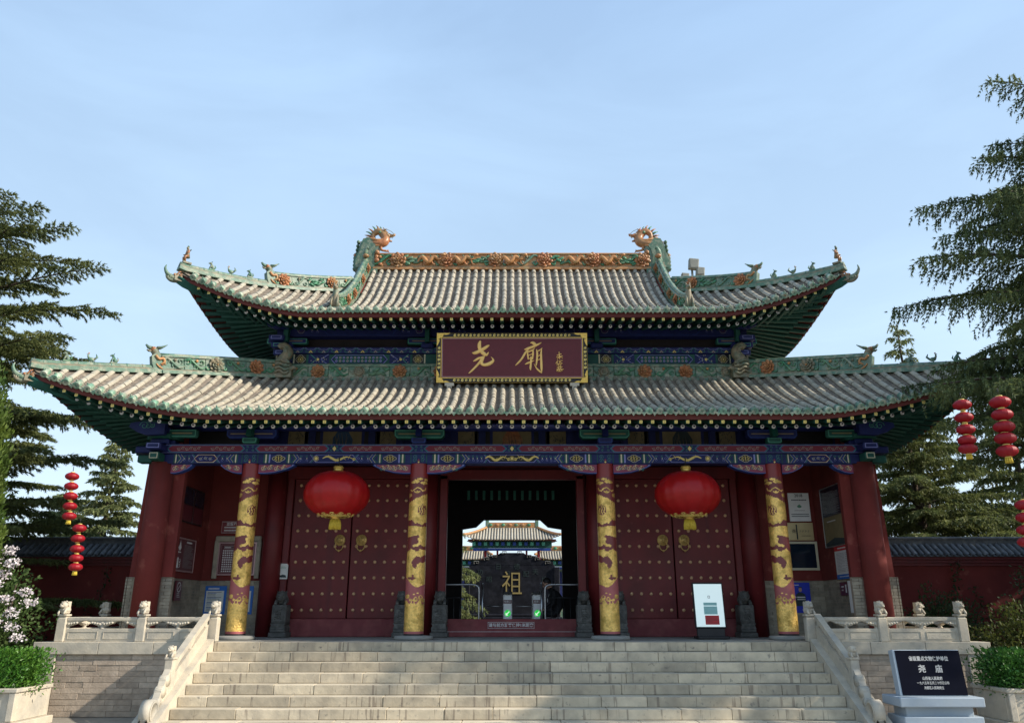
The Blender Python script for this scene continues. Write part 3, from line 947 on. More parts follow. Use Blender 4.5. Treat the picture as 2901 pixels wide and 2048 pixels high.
def column_mesh():
    b = MB(); ns, nr = 64, 300
    vs = []
    for j in range(nr+1):
        z = H0+(H1-H0)*j/nr
        r_ = 0.186-0.012*j/nr
        for k in range(ns):
            a = 2*PI*k/ns - PI/2
            vs.append((r_*math.cos(a), r_*math.sin(a), z))
    b.v = vs
    for j in range(nr):
        y = 1500-(j+0.5)/nr*1145
        for k in range(ns):
            a = 2*PI*(k+0.5)/ns - PI/2
            u = math.cos(a) if math.sin(a) < 0 else -math.cos(a)
            m = col_mat(u, y)
            b.f.append([j*ns+k, j*ns+(k+1) % ns, (j+1)*ns+(k+1) % ns, (j+1)*ns+k]); b.m.append(b.mi(m)); b.sm.append(True)
    return b.mesh('column')
CM = column_mesh()
base_me = MB().lathe([(0.24, 0), (0.36, 0.0), (0.375, 0.03), (0.35, 0.07), (0.2, 0.078)], (0, 0, P), 'pave', 32).mesh('column_base')
for X in COLX:
    c = gput('column', CM, Matrix.Translation((X, YC, 0)) @ Matrix.Rotation(math.atan2(-X, YC)*0.9, 4, 'Z') @ Matrix.Diagonal((1 if X < 0 else -1, 1, 1)).to_4x4(), label='gold column painted with a coiling dragon over maroon ground')
    link('column_base', base_me, c)
rc = MB().lathe([(0.215, P), (0.21, 5.3)], (0, 0, 0), 'red_wood', 24).mesh('rear_column')
for X in COLX: gput('rear_column', rc, Matrix.Translation((X, YD-0.12, 0)))
cc = MB().lathe([(0.235, P), (0.225, 4.53)], (0, 0, 0), 'red_wall', 28)
cc.lathe([(0.24, 0), (0.34, 0.0), (0.35, 0.03), (0.33, 0.06), (0.2, 0.07)], (0, 0, P), 'pave', 28)
cc = cc.mesh('corner_column')
for s in (-1, 1): gput('corner_column', cc, Matrix.Translation((s*6.98, YC, 0)))

# side walls: battered plaster over a brick foot, running back from the corner columns
ZB = 2.34
for s in (-1, 1):
    b = MB()
    def wallprism(x0, x1, y0, y1, z0, z1, m, bat=0.0):
        b.prism([(s*x0, y0, z0), (s*(x1+bat), y0, z0), (s*x1, y0, z1), (s*x0, y0, z1)], (0, y1-y0, 0), m)
    wallprism(6.70, 7.30, YC+0.12, 23.3, ZB, 5.2, 'red_wall', 0.1)
    wallprism(6.73, 7.38, YC+0.14, 23.2, P, ZB, 'mortar', 0.06)
    gpart('side_wall', b)
    # brick foot of the side wall and of the end-bay wall
    bk = MB()
    rh = 0.062; k = 0; z = P
    while z < ZB-0.02:
        z1 = min(z+rh, ZB)
        off = 0.13*(k % 2)
        def course(p0, p1, nrm):
            L = (Vector(p1)-Vector(p0)).length; d = (Vector(p1)-Vector(p0)).normalized(); t = -off
            while t < L-0.01:
                a, c = max(t, 0), min(t+0.26, L)
                if c-a > 0.03:
                    m_ = Vector(p0)+d*((a+c)/2)
                    if abs(d.x) > 0.5: bk.box((m_.x, m_.y, (z+z1)/2), (c-a-0.008, 0.03, z1-z-0.008), 'brick2')
                    else: bk.box((m_.x, m_.y, (z+z1)/2), (0.03, c-a-0.008, z1-z-0.008), 'brick2')
                t += 0.26
        course((s*6.727, YC+0.13, 0), (s*6.727, YD-0.02, 0), None)
        course((s*6.56, YC+0.135, 0), (s*6.76, YC+0.135, 0), None)
        course((s*7.2, YC+0.135, 0), (s*7.42, YC+0.135, 0), None)
        course((s*5.42, YD-0.013, 0), (s*6.72, YD-0.013, 0), None)
        course((s*7.46, YC+0.15, 0), (s*7.46, 19.6, 0), None)
        z += rh; k += 1
    gpart('brick_foot', bk, kind='stuff')
    b = MB()
    b.bbox(s*5.2, s*6.72, YD, YD+0.3, P, ZB, 'mortar')
    b.bbox(s*5.2, s*6.72, YD-0.012, YD+0.3, ZB, 5.3, 'red_wall')
    gpart('end_bay_wall', b)
    # inner niche post
    b = MB(); b.bbox(s*6.56, s*6.80, YC+0.10, YC+0.22, ZB, 4.5, 'red_wall'); b.bbox(s*6.565, s*6.80, YC+0.145, YC+0.22, P, ZB-.002, 'mortar'); gpart('wall_edge', b)

# door bays
def door_leaf(parent, xa, xb, hinge_left):
    """two leaves of a studded door"""
    b = MB(); b.bevbox(((xa+xb)/2, YD-0.03, (1.565+4.52)/2), (xb-xa-0.012, 0.07, 4.52-1.565), 'red_wood', 0.006)
    leaf = gpart('door_leaf', b)
    n = 6; x0 = xa+0.14 if hinge_left else xa+0.125
    for j in range(9):
        z = 1.735+j*0.331
        for i in range(n):
            x = x0 + i*0.209
            link('stud', STUD, leaf, Matrix.Translation((x, YD-0.066, z)))
    return leaf
STUD = MB().lathe([(0.034, 0.0), (0.036, 0.006), (0.028, 0.010), (0.024, 0.022), (0.012, 0.034), (0.002, 0.036)], (0, 0, 0), 'stud', 10, axis=(0, -1, 0)).mesh('stud')
def knocker_mesh():
    b = MB()
    b.lathe([(0.118, 0), (0.122, 0.008), (0.105, 0.02), (0.09, 0.022), (0.07, 0.045), (0.03, 0.075), (0.005, 0.08)], (0, 0, 0), 'brass', 24, axis=(0, -1, 0))
    for a in range(18): b.ball((0.106*math.cos(a*PI/9), -0.02, 0.106*math.sin(a*PI/9)), 0.012, 'brass', 6, 4)
    b.ball((0, -0.075, -0.02), (0.035, 0.035, 0.028), 'brass', 8, 5)                 # nose
    for s in (-1, 1):
        b.ball((s*0.035, -0.062, 0.03), 0.018, 'brass', 8, 5); b.ball((s*0.033, -0.078, 0.028), 0.007, 'black', 6, 4)
        b.tube([(s*0.02, -0.06, 0.055), (s*0.05, -0.055, 0.06), (s*0.065, -0.045, 0.045)], [0.009, 0.008, 0.005], 'brass', 6)
    b.tube([(-0.05, -0.055, -0.05), (0, -0.075, -0.062), (0.05, -0.055, -0.05)], 0.01, 'brass', 6)
    pts = [(0.085*math.sin(a), -0.065, -0.135-0.10*math.cos(a)*-1*-1) for a in [0.5+(2*PI-1.0)*i/20 for i in range(21)]]
    pts = [(0.085*math.sin(a), -0.06, -0.125-0.10*(-math.cos(a))) for a in [0.45+(2*PI-0.9)*i/22 for i in range(23)]]
    b.tube(pts, 0.0095, 'brass', 8)
    b.ball((0, -0.06, -0.228), (0.026, 0.02, 0.026), 'brass', 8, 5)
    return b.mesh('door_knocker')
KNOCK = knocker_mesh()
for s in (-1, 1):
    cx = s*3.525
    mull = cx
    lf = door_leaf(gate, cx-1.31, cx-0.008, True); rt = door_leaf(gate, cx+0.008, cx+1.31, False)
    link('door_knocker', KNOCK, lf, Matrix.Translation((cx-0.235, YD-0.066, 3.19)))
    link('door_knocker', KNOCK, rt, Matrix.Translation((cx+0.235, YD-0.066, 3.19)))
    b = MB()
    b.bevbox((cx, YD-0.10, 1.38), (2.96, 0.16, 0.36), 'red_sill', 0.012)
    gpart('door_sill', b)
    b = MB()
    for q in (-1, 1):
        b.bevbox((cx+q*1.39, YD-0.06, 3.0), (0.145, 0.13, 3.6), 'red_wood', 0.012)
        b.bbox(cx+q*1.465, cx+q*1.70, YD+0.02, YD+0.12, P, 4.8, 'red_wood')
    b.bevbox((cx, YD-0.06, 4.66), (3.0, 0.15, 0.27), 'red_wood', 0.012)
    b.bbox(cx-1.7, cx+1.7, YD+0.02, YD+0.12, 4.6, 5.3, 'red_wood')
    gpart('door_frame', b)
# centre opening
b = MB()
for q in (-1, 1):
    b.bevbox((q*1.51, YD-0.05, 2.9), (0.17, 0.18, 3.4), 'red_wood', 0.012)
    b.bbox(q*1.6, q*1.85, YD+0.02, YD+0.14, P, 4.8, 'red_wood')
b.bevbox((0, YD-0.05, 4.62), (3.19, 0.18, 0.22), 'red_wood', 0.012)
b.bbox(-1.85, 1.85, YD+0.02, YD+0.12, 4.74, 5.3, 'red_wood')
gpart('passage_frame', b)
b = MB(); b.bevbox((0, YD-0.12, 1.378), (2.84, 0.10, 0.356), 'red_sill', 0.01)
b.bbox(-1.42, 1.42, YD-0.178, YD-0.170, 1.30, 1.306, 'printwhite')
gpart('raised_threshold', b)
# inside of the passage, rear wall with its stepped head, rear eaves seen from inside
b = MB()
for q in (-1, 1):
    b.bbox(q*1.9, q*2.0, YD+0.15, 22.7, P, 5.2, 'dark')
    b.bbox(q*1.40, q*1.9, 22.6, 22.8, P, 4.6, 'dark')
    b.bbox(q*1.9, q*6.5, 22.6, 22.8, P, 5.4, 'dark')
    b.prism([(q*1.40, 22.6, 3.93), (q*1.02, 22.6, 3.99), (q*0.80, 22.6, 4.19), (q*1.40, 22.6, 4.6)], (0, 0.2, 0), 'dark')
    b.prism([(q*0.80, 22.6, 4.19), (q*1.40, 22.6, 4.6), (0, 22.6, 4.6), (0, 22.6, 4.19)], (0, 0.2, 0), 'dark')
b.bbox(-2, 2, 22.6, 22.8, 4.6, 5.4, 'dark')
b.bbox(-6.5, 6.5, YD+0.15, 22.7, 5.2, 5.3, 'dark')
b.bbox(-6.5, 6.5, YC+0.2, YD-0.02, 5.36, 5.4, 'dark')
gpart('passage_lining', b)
for i in range(12):
    x = -1.14+i*0.207 + (-0.03)
    mb = MB(); mb.bevbox((x, 21.3, 4.70), (0.07, 0.10, 0.24), 'green2', 0.006); gpart('ceiling_slat', mb)

# ------------------------------------------------------------ painted beams of the portico
def scrolls(d, u0, u1, v0, v1, m1, m2, L, step=None, w=0.007, seed=1):
    """running vine scroll filling a box"""
    h = v1-v0; step = step or h*1.05; n = max(1, int((u1-u0)/step)); rr = random.Random(seed)
    st = (u1-u0)/n
    for i in range(n):
        u = u0+(i+0.5)*st; up = 1 if i % 2 else -1
        d.spiral(u, v0+h/2+up*h*0.06, min(h*0.36, st*0.42), w, m1, L, 1.35, a0=up*PI/2, hand=up)
        d.line([(u-st*0.5, v0+h*0.5-up*h*0.2), (u-st*0.2, v0+h*0.5+up*h*0.34), (u+st*0.25, v0+h*0.5+up*h*0.38), (u+st*0.5, v0+h*0.5+up*h*0.2)], [w*.5, w, w, w*.5], m2, L)
        d.disc(u+st*0.3, v0+h*0.5-up*h*0.3, w*0.9, m1, L, 6)
def dragonlet(d, u, v, l, h, m, L, flip=1):
    """small gilt dragon: wavy body, head, legs, cloud curls"""
    pts = []
    for i in range(26):
        t = i/25
        pts.append((u+flip*(t-0.5)*l, v+math.sin(t*PI*3.2)*h*0.28*(1-0.3*t)))
    d.line(pts, [h*(0.08+0.22*max(0, math.sin(min(1, t*1.2)*PI))**0.7) for t in [i/25 for i in range(26)]], m, L)
    hx, hy = pts[-1]
    d.disc(hx, hy+h*0.02, h*0.2, m, L, 8); d.line([(hx, hy+h*.05), (hx+flip*h*0.3, hy-h*0.02)], [h*0.13, h*0.05], m, L)
    for k in (5, 11, 17, 21):
        x, y = pts[k]; sg = 1 if k in (5, 17) else -1
        d.line([(x, y), (x+flip*h*0.12, y-sg*h*0.2), (x+flip*h*0.3, y-sg*h*0.32)], [h*.06, h*.05, h*.03], m, L)
        d.line([(x, y+sg*h*.05), (x-flip*h*.1, y+sg*h*.3)], [h*.07, h*.01], m, L)
def rosette(d, u, v, r, L, ry=None):
    ry = ry or r
    pts = []
    for i in range(24):
        a = 2*PI*i/24; q = 1+0.12*math.cos(4*a)
        pts.append((u+r*q*math.cos(a), v+ry*q*math.sin(a)))
    d.poly(pts, 'black', L); d.line(pts+[pts[0]], 0.007, 'cream', L+1)
    for i in range(8):
        a = 2*PI*i/8
        d.spiral(u+r*.56*math.cos(a), v+ry*.56*math.sin(a), min(r, ry)*0.27, 0.006, 'gold_line', L+1, 1.1, a0=a)
    d.disc(u, v, min(r, ry)*0.2, 'gold_line', L+1, 8)
def lattice_lozenge(d, u0, u1, v0, v1, L, ca='green2'):
    h = v1-v0; n = max(1, int((u1-u0)/(h*0.5)))
    st = (u1-u0)/n
    for i in range(n):
        u = u0+(i+.5)*st
        d.spiral(u, v0+h*.72, h*.17, 0.005, ca, L, 1.1, a0=i); d.spiral(u, v0+h*.28, h*.17, 0.005, 'lilac', L, 1.1, a0=-i)
        d.disc(u, v0+h*0.5, 0.011, 'cream', L, 6)
def long_beam(d, u0, u1, v0, v1, centre, colw):
    """lower architrave between two columns"""
    h = v1-v0; um = (u0+u1)/2; W2 = (u1-u0)/2
    d.rect(u0, u1, v0, v1, 'blue', 1)
    short = W2 < 1.2
    for s in (-1, 1):
        if not short:
            a = um+s*(W2-0.10)
            for k, c in enumerate(('green', 'cream', 'green', 'lilac')):
                x = a - s*0.035*k
                d.rect(min(x, x-s*0.03), max(x, x-s*0.03), v0+0.006, v1-0.006, c, 2)
            rosette(d, um+s*(W2-0.40), (v0+v1)/2, 0.115, 3, h*0.36)
            a = um+s*(W2-0.56)
            for k, c in enumerate(('green', 'cream', 'green')):
                x = a - s*0.03*k
                d.rect(min(x, x-s*0.024), max(x, x-s*0.024), v0+0.006, v1-0.006, c, 2)
            a = um+s*(W2-0.66); e = um+s*(W2-1.12) if centre == 'long' else um+s*(W2-1.02)
        else:
            a = um+s*(W2-0.12); e = um+s*(W2-0.42)
            for k, c in enumerate(('green', 'cream')):
                x = a + s*0.05 - s*0.03*k
                d.rect(min(x, x-s*0.024), max(x, x-s*0.024), v0+0.006, v1-0.006, c, 2)
        # chevrons and scroll field
        for k, (c, w) in enumerate((('green', 0.022), ('cream', 0.007), ('blue2', 0.02), ('cream', 0.006))):
            o = s*0.03*k
            d.line([(a-o, v0+0.008), (a-o-s*h*0.35, (v0+v1)/2), (a-o, v1-0.008)], w, c, 2)
        lattice_lozenge(d, min(a-s*.12, e), max(a-s*.12, e), v0+0.012, v1-0.012, 3)
        for k, c in enumerate(('lilac', 'green2')):
            o = s*0.025*k
            d.line([(e-o, v0+0.008), (e-o-s*0.0 + s*-h*0.35, (v0+v1)/2), (e-o, v1-0.008)], 0.008, c, 3)
    iw = abs(e-um)-0.05
    d.hexa(um-iw, um+iw, v0+0.014, v1-0.014, h*0.4, 'lilac' if not short else 'cream', 3)
    d.hexa(um-iw+0.012, um+iw-0.012, v0+0.022, v1-0.022, h*0.4, 'blue' if not short else 'crimson', 4)
    d.hexa(um-iw+0.03, um+iw-0.03, v0+0.030, v1-0.030, h*0.38, 'black' if centre == 'long' else 'blue', 5)
    if centre == 'long':
        dragonlet(d, um-0.30, (v0+v1)/2, 0.46, h*0.8, 'gold_line', 6, 1); dragonlet(d, um+0.30, (v0+v1)/2, 0.46, h*0.8, 'gold_line', 6, -1)
        d.disc(um, (v0+v1)/2, 0.03, 'gold_line', 6, 10); d.ring(um, (v0+v1)/2, 0.045, 0.006, 'gold_line', 6)
    elif centre == 'right' or centre == 'left':
        f = 1 if centre == 'right' else -1
        dragonlet(d, um+f*0.08, (v0+v1)/2, 0.62, h*0.8, 'gold_line', 6, f)
        d.disc(um-f*0.36, (v0+v1)/2, 0.034, 'gold_line', 6, 10); d.ring(um-f*0.36, (v0+v1)/2, 0.05, 0.006, 'gold_line', 6)
        d.ring(um+f*0.48, (v0+v1)/2, 0.02, 0.005, 'lilac', 6)
    else:
        scrolls(d, um-iw*0.6, um+iw*0.6, v0+0.05, v1-0.05, 'cream', 'lilac', 6, w=0.006)
def upper_strip(d, u0, u1, v0, v1, n=2):
    h = v1-v0
    d.rect(u0, u1, v0, v1, 'blue', 1)
    d.rect(u0, u1, v0, v0+0.006, 'lilac', 2); d.rect(u0, u1, v1-0.006, v1, 'lilac', 2)
    st = (u1-u0)/n
    for i in range(n):
        a, b_ = u0+i*st+0.13, u0+(i+1)*st-0.13
        d.hexa(a-0.03, b_+0.03, v0+0.012, v1-0.012, h*0.42, 'green2', 2)
        d.hexa(a-0.018, b_+0.018, v0+0.017, v1-0.017, h*0.42, 'blue2', 3)
        d.hexa(a, b_, v0+0.025, v1-0.025, h*0.4, 'rose', 4)
        d.hexa(a+0.01, b_-0.01, v0+0.031, v1-0.031, h*0.4, 'crimson', 5)
        m_ = (a+b_)/2; q = (b_-a)/2
        for s in (-1, 1):
            scrolls(d, m_+s*q*0.45-q*0.32, m_+s*q*0.45+q*0.32, v0+0.04, v1-0.04, 'printgrey', 'cream', 6, step=0.07, w=0.005)
    for i in range(n+1):
        c = u0+i*st
        if u0-0.01 <= c <= u1+0.01:
            for s in (-1, 1):
                for q in (-1, 1):
                    if u0 <= c+s*0.06 <= u1: d.spiral(c+s*0.055, (v0+v1)/2+q*h*0.22, 0.026, 0.006, 'green2', 4, 1.1, a0=s*q)
            if u0+0.02 < c < u1-0.02:
                d.poly([(c-0.04, (v0+v1)/2), (c, v0+0.03), (c+0.04, (v0+v1)/2), (c, v1-0.03)], 'gold_line', 4)
                d.disc(c, (v0+v1)/2, 0.013, 'cream', 5, 6)
ZL0, ZL1, ZU0, ZU1 = 4.50, 4.685, 4.70, 4.865
b = MB()
b.bevbox((0, YC-0.02, (ZL0+ZL1)/2), (14.0, 0.30, ZL1-ZL0), 'blue', 0.01)
lb = gpart('architrave', b)
b = MB()
b.bevbox((0, YC-0.02, (ZU0+ZU1)/2), (14.3, 0.40, ZU1-ZU0), 'blue', 0.01)
ub = gpart('plate_beam', b)
dl = Deco((0, YC-0.172, 0), (1, 0, 0), (0, 0, 1), (0, -1, 0)); du = Deco((0, YC-0.222, 0), (1, 0, 0), (0, 0, 1), (0, -1, 0))
bays = [(-6.95, -5.2, 'small'), (-5.2, -1.85, 'left'), (-1.85, 1.85, 'long'), (1.85, 5.2, 'right'), (5.2, 6.95, 'small')]
for a, c, kind in bays:
    long_beam(dl, a+0.17, c-0.17, ZL0, ZL1, {'left': 'right', 'right': 'left'}.get(kind, kind), 0.17)
    upper_strip(du, a, c, ZU0, ZU1, 1 if kind == 'small' else 2)
for X in COLX:
    dl.rect(X-0.168, X+0.168, ZL0, ZL1, 'blue', 1)
    for s in (-1, 1):
        for q in (0.3, 0.7):
            dl.spiral(X+s*0.08, ZL0+(ZL1-ZL0)*q, 0.045, 0.006, 'green2', 3, 1.3, a0=s*q)
        dl.rect(X+s*0.155-0.008, X+s*0.155+0.008, ZL0, ZL1, 'green', 3)
    dl.disc(X, ZL0+0.022, 0.018, 'gold_line', 4, 8); dl.poly([(X-0.03, ZL0+0.045), (X+0.03, ZL0+0.045), (X, ZL0+0.09)], 'rose', 4)
gsub('painting', dl, lb); gsub('painting', du, ub)
# sparrow braces under the architrave
def brace(X, s, L, name='sparrow_brace'):
    b = MB()
    x0 = X+s*0.165
    pts = [(0, 0), (L, 0), (L*0.985, -0.03), (L*0.80, -0.095), (L*0.45, -0.165), (L*0.18, -0.185), (0, -0.185)]
    b.prism([(x0+s*u, YC-0.09, ZL0-0.003+v) for u, v in pts], (0, 0.15, 0), 'blue2')
    br = gpart(name, b)
    d = Deco((x0, YC-0.09, ZL0-0.003), (s, 0, 0), (0, 0, 1), (0, -1, 0))
    cx, cy = L*0.42, -0.085
    sc = lambda k, L_: [(cx+(u-cx)*k if u > 0.01 else u, cy+(v-cy)*k) for u, v in pts]
    d.poly(sc(0.93, 1), 'lilac', 1); d.poly(sc(0.87, 1), 'blue', 2); d.poly(sc(0.82, 1), 'rose', 3)
    n = max(2, int(L/0.15))
    for i in range(n):
        u = 0.05+(L*0.72)*i/n; v = -0.085+0.02*(i % 2)
        d.spiral(u+0.04, v, 0.05 if i < n-1 else 0.035, 0.008, 'cream', 4, 1.5, a0=PI*(i % 2), hand=1 if i % 2 else -1)
        d.spiral(u+0.09, v-0.02, 0.03, 0.007, 'green2', 4, 1.3, a0=i)
        d.line([(u+0.02, v-0.05), (u+0.08, v+0.05), (u+0.13, v+0.01)], [0.004, 0.012, 0.003], 'gold_line', 5)
        d.disc(u+0.06, v+0.045, 0.010, 'cream', 5, 6)
    gsub('painting', d, br)
for X in COLX:
    for s in (-1, 1):
        inner = (X < 0) == (s > 0)
        L = 0.74
        if abs(X) > 5 and not inner: L = 0.44
        elif abs(X) < 5: L = 0.76
        elif abs(X) > 5 and inner: L = 0.72
        brace(X, s, L)
for s in (-1, 1): brace(s*6.96, -s, 0.44)

# bracket sets on the plate beam
def bracket(X, ca, cb, half=1.0):
    b = MB()
    y = YC-0.2
    def chan(x0, x1, z0, z1, yf, m, cut=0.06):
        b.prism([(x0+cut, yf, z0), (x1-cut, yf, z0), (x1, yf, z0+cut), (x1, yf, z1), (x0, yf, z1), (x0, yf, z0+cut)], (0, 0.16, 0), m)
    chan(X-0.145, X+0.145, 4.875, 4.985, y-0.12, ca, 0.03)
    chan(X-0.50*half, X+0.50*half, 4.99, 5.17, y-0.02, cb, 0.06)
    b.prism([(X-0.055, y-0.22, 5.01), (X+0.055, y-0.22, 5.01), (X+0.055, y-0.14, 5.24), (X-0.055, y-0.14, 5.24)], (0, 0.4, 0), ca)
    o = gpart('bracket_set', b)
    d = Deco((X, y, 0), (1, 0, 0), (0, 0, 1), (0, -1, 0))
    d.o.y = y-0.021
    for k, (g, c) in enumerate(((0.012, 'green2' if cb == 'green' else 'blue2'), (0.026, cb))):
        w = 0.5*half-g
        d.poly([(-w+.05, 4.99+g), (w-.05, 4.99+g), (w, 5.05), (w, 5.17-g), (-w, 5.17-g), (-w, 5.05)], c, k+1)
    d.rect(-0.42*half, 0.42*half, 5.072, 5.092, 'scroll_canvas', 3)
    d2 = Deco((X, y-0.121, 0), (1, 0, 0), (0, 0, 1), (0, -1, 0))
    d2.poly([(-0.115, 4.885), (0.115, 4.885), (0.135, 4.905), (0.135, 4.978), (-0.135, 4.978), (-0.135, 4.905)], 'blue2' if ca == 'blue' else 'green2', 1)
    d2.poly([(-0.10, 4.897), (0.10, 4.897), (0.118, 4.915), (0.118, 4.97), (-0.118, 4.97), (-0.118, 4.915)], ca, 2)
    gsub('painting', d, o); gsub('painting', d2, o)
for X, a, c in ((-5.2, 'green', 'blue'), (-1.85, 'blue', 'green'), (1.85, 'blue', 'green'), (5.2, 'green', 'blue')): bracket(X, a, c)
for s in (-1, 1):
    b = MB(); X = s*6.98
    for k, (w, z0, z1, m) in enumerate(((0.5, 4.875, 4.97, 'blue'), (0.62, 4.975, 5.07, 'green'), (0.5, 5.075, 5.2, 'blue'))):
        b.bevbox((X, YC-0.05, (z0+z1)/2), (w*0.7, w, z1-z0), m, 0.015)
        b.bevbox((X, YC-0.05, (z0+z1)/2-0.004), (w, w*0.5, (z1-z0)*0.9), m, 0.015)
    # beam ends that poke past the corner column
    b.bevbox((X+s*0.33, YC-0.02, 4.6), (0.3, 0.22, 0.15), 'green', 0.02)
    b.bevbox((X+s*0.36, YC-0.02, 4.78), (0.34, 0.3, 0.13), 'blue', 0.02)
    b.bevbox((X, YC-0.34, 4.6), (0.2, 0.3, 0.15), 'green', 0.02)
    b.bevbox((X, YC-0.40, 4.78), (0.3, 0.34, 0.13), 'blue', 0.02)
    b.bevbox((X-s*0.42, YC-0.24, 5.08), (0.62, 0.1, 0.17), 'green', 0.03)
    cb = gpart('corner_bracket', b)
    d = Deco((X, YC-0.57, 4.78), (1, 0, 0), (0, 0, 1), (0, -1, 0))
    d.rect(-0.12, 0.12, -0.045, 0.045, 'lilac', 1); d.rect(-0.105, 0.105, -0.032, 0.032, 'blue', 2)
    gsub('painting', d, cb)
    d = Deco((X, YC-0.49, 4.6), (1, 0, 0), (0, 0, 1), (0, -1, 0))
    d.rect(-0.08, 0.08, -0.055, 0.055, 'cream', 1); d.rect(-0.065, 0.065, -0.042, 0.042, 'green', 2)
    gsub('painting', d, cb)
    d = Deco((X-s*0.42, YC-0.29, 5.08), (1, 0, 0), (0, 0, 1), (0, -1, 0))
    d.rect(-0.27, 0.27, -0.07, 0.07, 'green2', 1); d.rect(-0.255, 0.255, -0.055, 0.055, 'green', 2); d.rect(-0.2, 0.2, -0.012, 0.012, 'scroll_canvas', 3)
    gsub('painting', d, cb)
    # curling cloud head of the corner brace
    d = Deco((X-s*0.1, YC-0.62, 5.16), (s, 0, 0), (0, 0, 1), (0, -1, 0))
    bb = MB()
    bb.prism([(X+s*u, YC-0.6, 5.1+v) for u, v in ((-0.2, -0.1), (0.15, -0.12), (0.34, -0.06), (0.5, 0.04), (0.48, 0.12), (0.2, 0.16), (-0.2, 0.14))], (0, 0.12, 0), 'blue')
    oo = gpart('cloud_brace', bb)
    for q in range(3): d.spiral(0.3-0.08*q, 0.0, 0.09-0.02*q, 0.010, 'green2', 1+q % 2, 1.4, a0=q)
    gsub('painting', d, oo)
# purlin, wall above with painted scroll panels
b = MB(); b.tube([(-7.3, YC-0.1, 5.27), (7.3, YC-0.1, 5.27)], 0.085, 'blue', 12)
b.bbox(-7.0, 7.0, YC+0.02, YC+0.10, 5.2, 5.42, 'blue')
pu = gpart('eave_purlin', b)
d = Deco((0, YC-0.188, 5.27), (1, 0, 0), (0, 0, 1), (0, -1, 0))
x = -6.6
while x < 6.6:
    scrolls(d, x, x+0.32, -0.03, 0.03, 'lilac', 'printgrey', 1, step=0.06, w=0.004); x += 0.62
gsub('painting', d, pu)
b = MB(); b.bbox(-6.9, 6.9, YC+0.42, YC+0.5, 4.8, 5.45, 'blue')
for a, c, kind in bays:
    if kind == 'small': continue
    m_ = (a+c)/2
    for q in (-0.62, 0.62, -1.2, 1.2): b.bbox(m_+q-0.07, m_+q+0.07, YC+0.38, YC+0.42, 4.8, 5.45, 'blue')
ep = gpart('frieze_board', b)
d = Deco((0, YC+0.418, 0), (1, 0, 0), (0, 0, 1), (0, -1, 0))
kk = 0
for a, c, kind in bays:
    if kind == 'small':
        d.rect(a+0.3, c-0.3, 4.8, 5.4, 'black', 1); continue
    m_ = (a+c)/2
    for q in (-0.62, 0.62): d.rect(m_+q-0.16, m_+q+0.16, 4.86, 5.4, 'black', 1)
    d.rect(m_-0.40, m_+0.40, 4.84, 5.40, 'scroll_canvas', 1)
    for q in (-0.92, 0.92):
        d.rect(m_+q-0.2, m_+q+0.2, 4.84, 5.40, 'scroll_canvas', 1)
        for i in range(26):     # a tangle of landscape strokes
            u, v = m_+q+rnd.uniform(-0.16, 0.16), rnd.uniform(4.9, 5.36)
            d.line([(u, v), (u+rnd.uniform(-.04, .04), v+rnd.uniform(-.05, .05)), (u+rnd.uniform(-.06, .06), v+rnd.uniform(-.08, .08))], [0.012, 0.009, 0.003], 'ink', 2+i % 3)
    # seated robed figure, plain
    mm = ('ink_blue', 'glaze_amber', 'ink')[kk % 3]; kk += 1
    d.poly([(m_-0.2, 4.86), (m_+0.2, 4.86), (m_+0.22, 5.1), (m_+0.13, 5.26), (m_+0.03, 5.32), (m_-0.1, 5.28), (m_-0.19, 5.14)], mm, 2)
    d.disc(m_, 5.355, 0.045, 'glaze_tan', 3, 10)
    for i in range(16):
        u = m_+rnd.uniform(-0.17, 0.17)
        d.line([(u, 5.2+rnd.uniform(-.1, .06)), (u+rnd.uniform(-.05, .05), 5.0), (u+rnd.uniform(-.08, .08), 4.87)], [0.004, 0.009, 0.004], ('ink', 'scroll_canvas')[i % 2], 3+i % 3)
gsub('painting', d, ep)

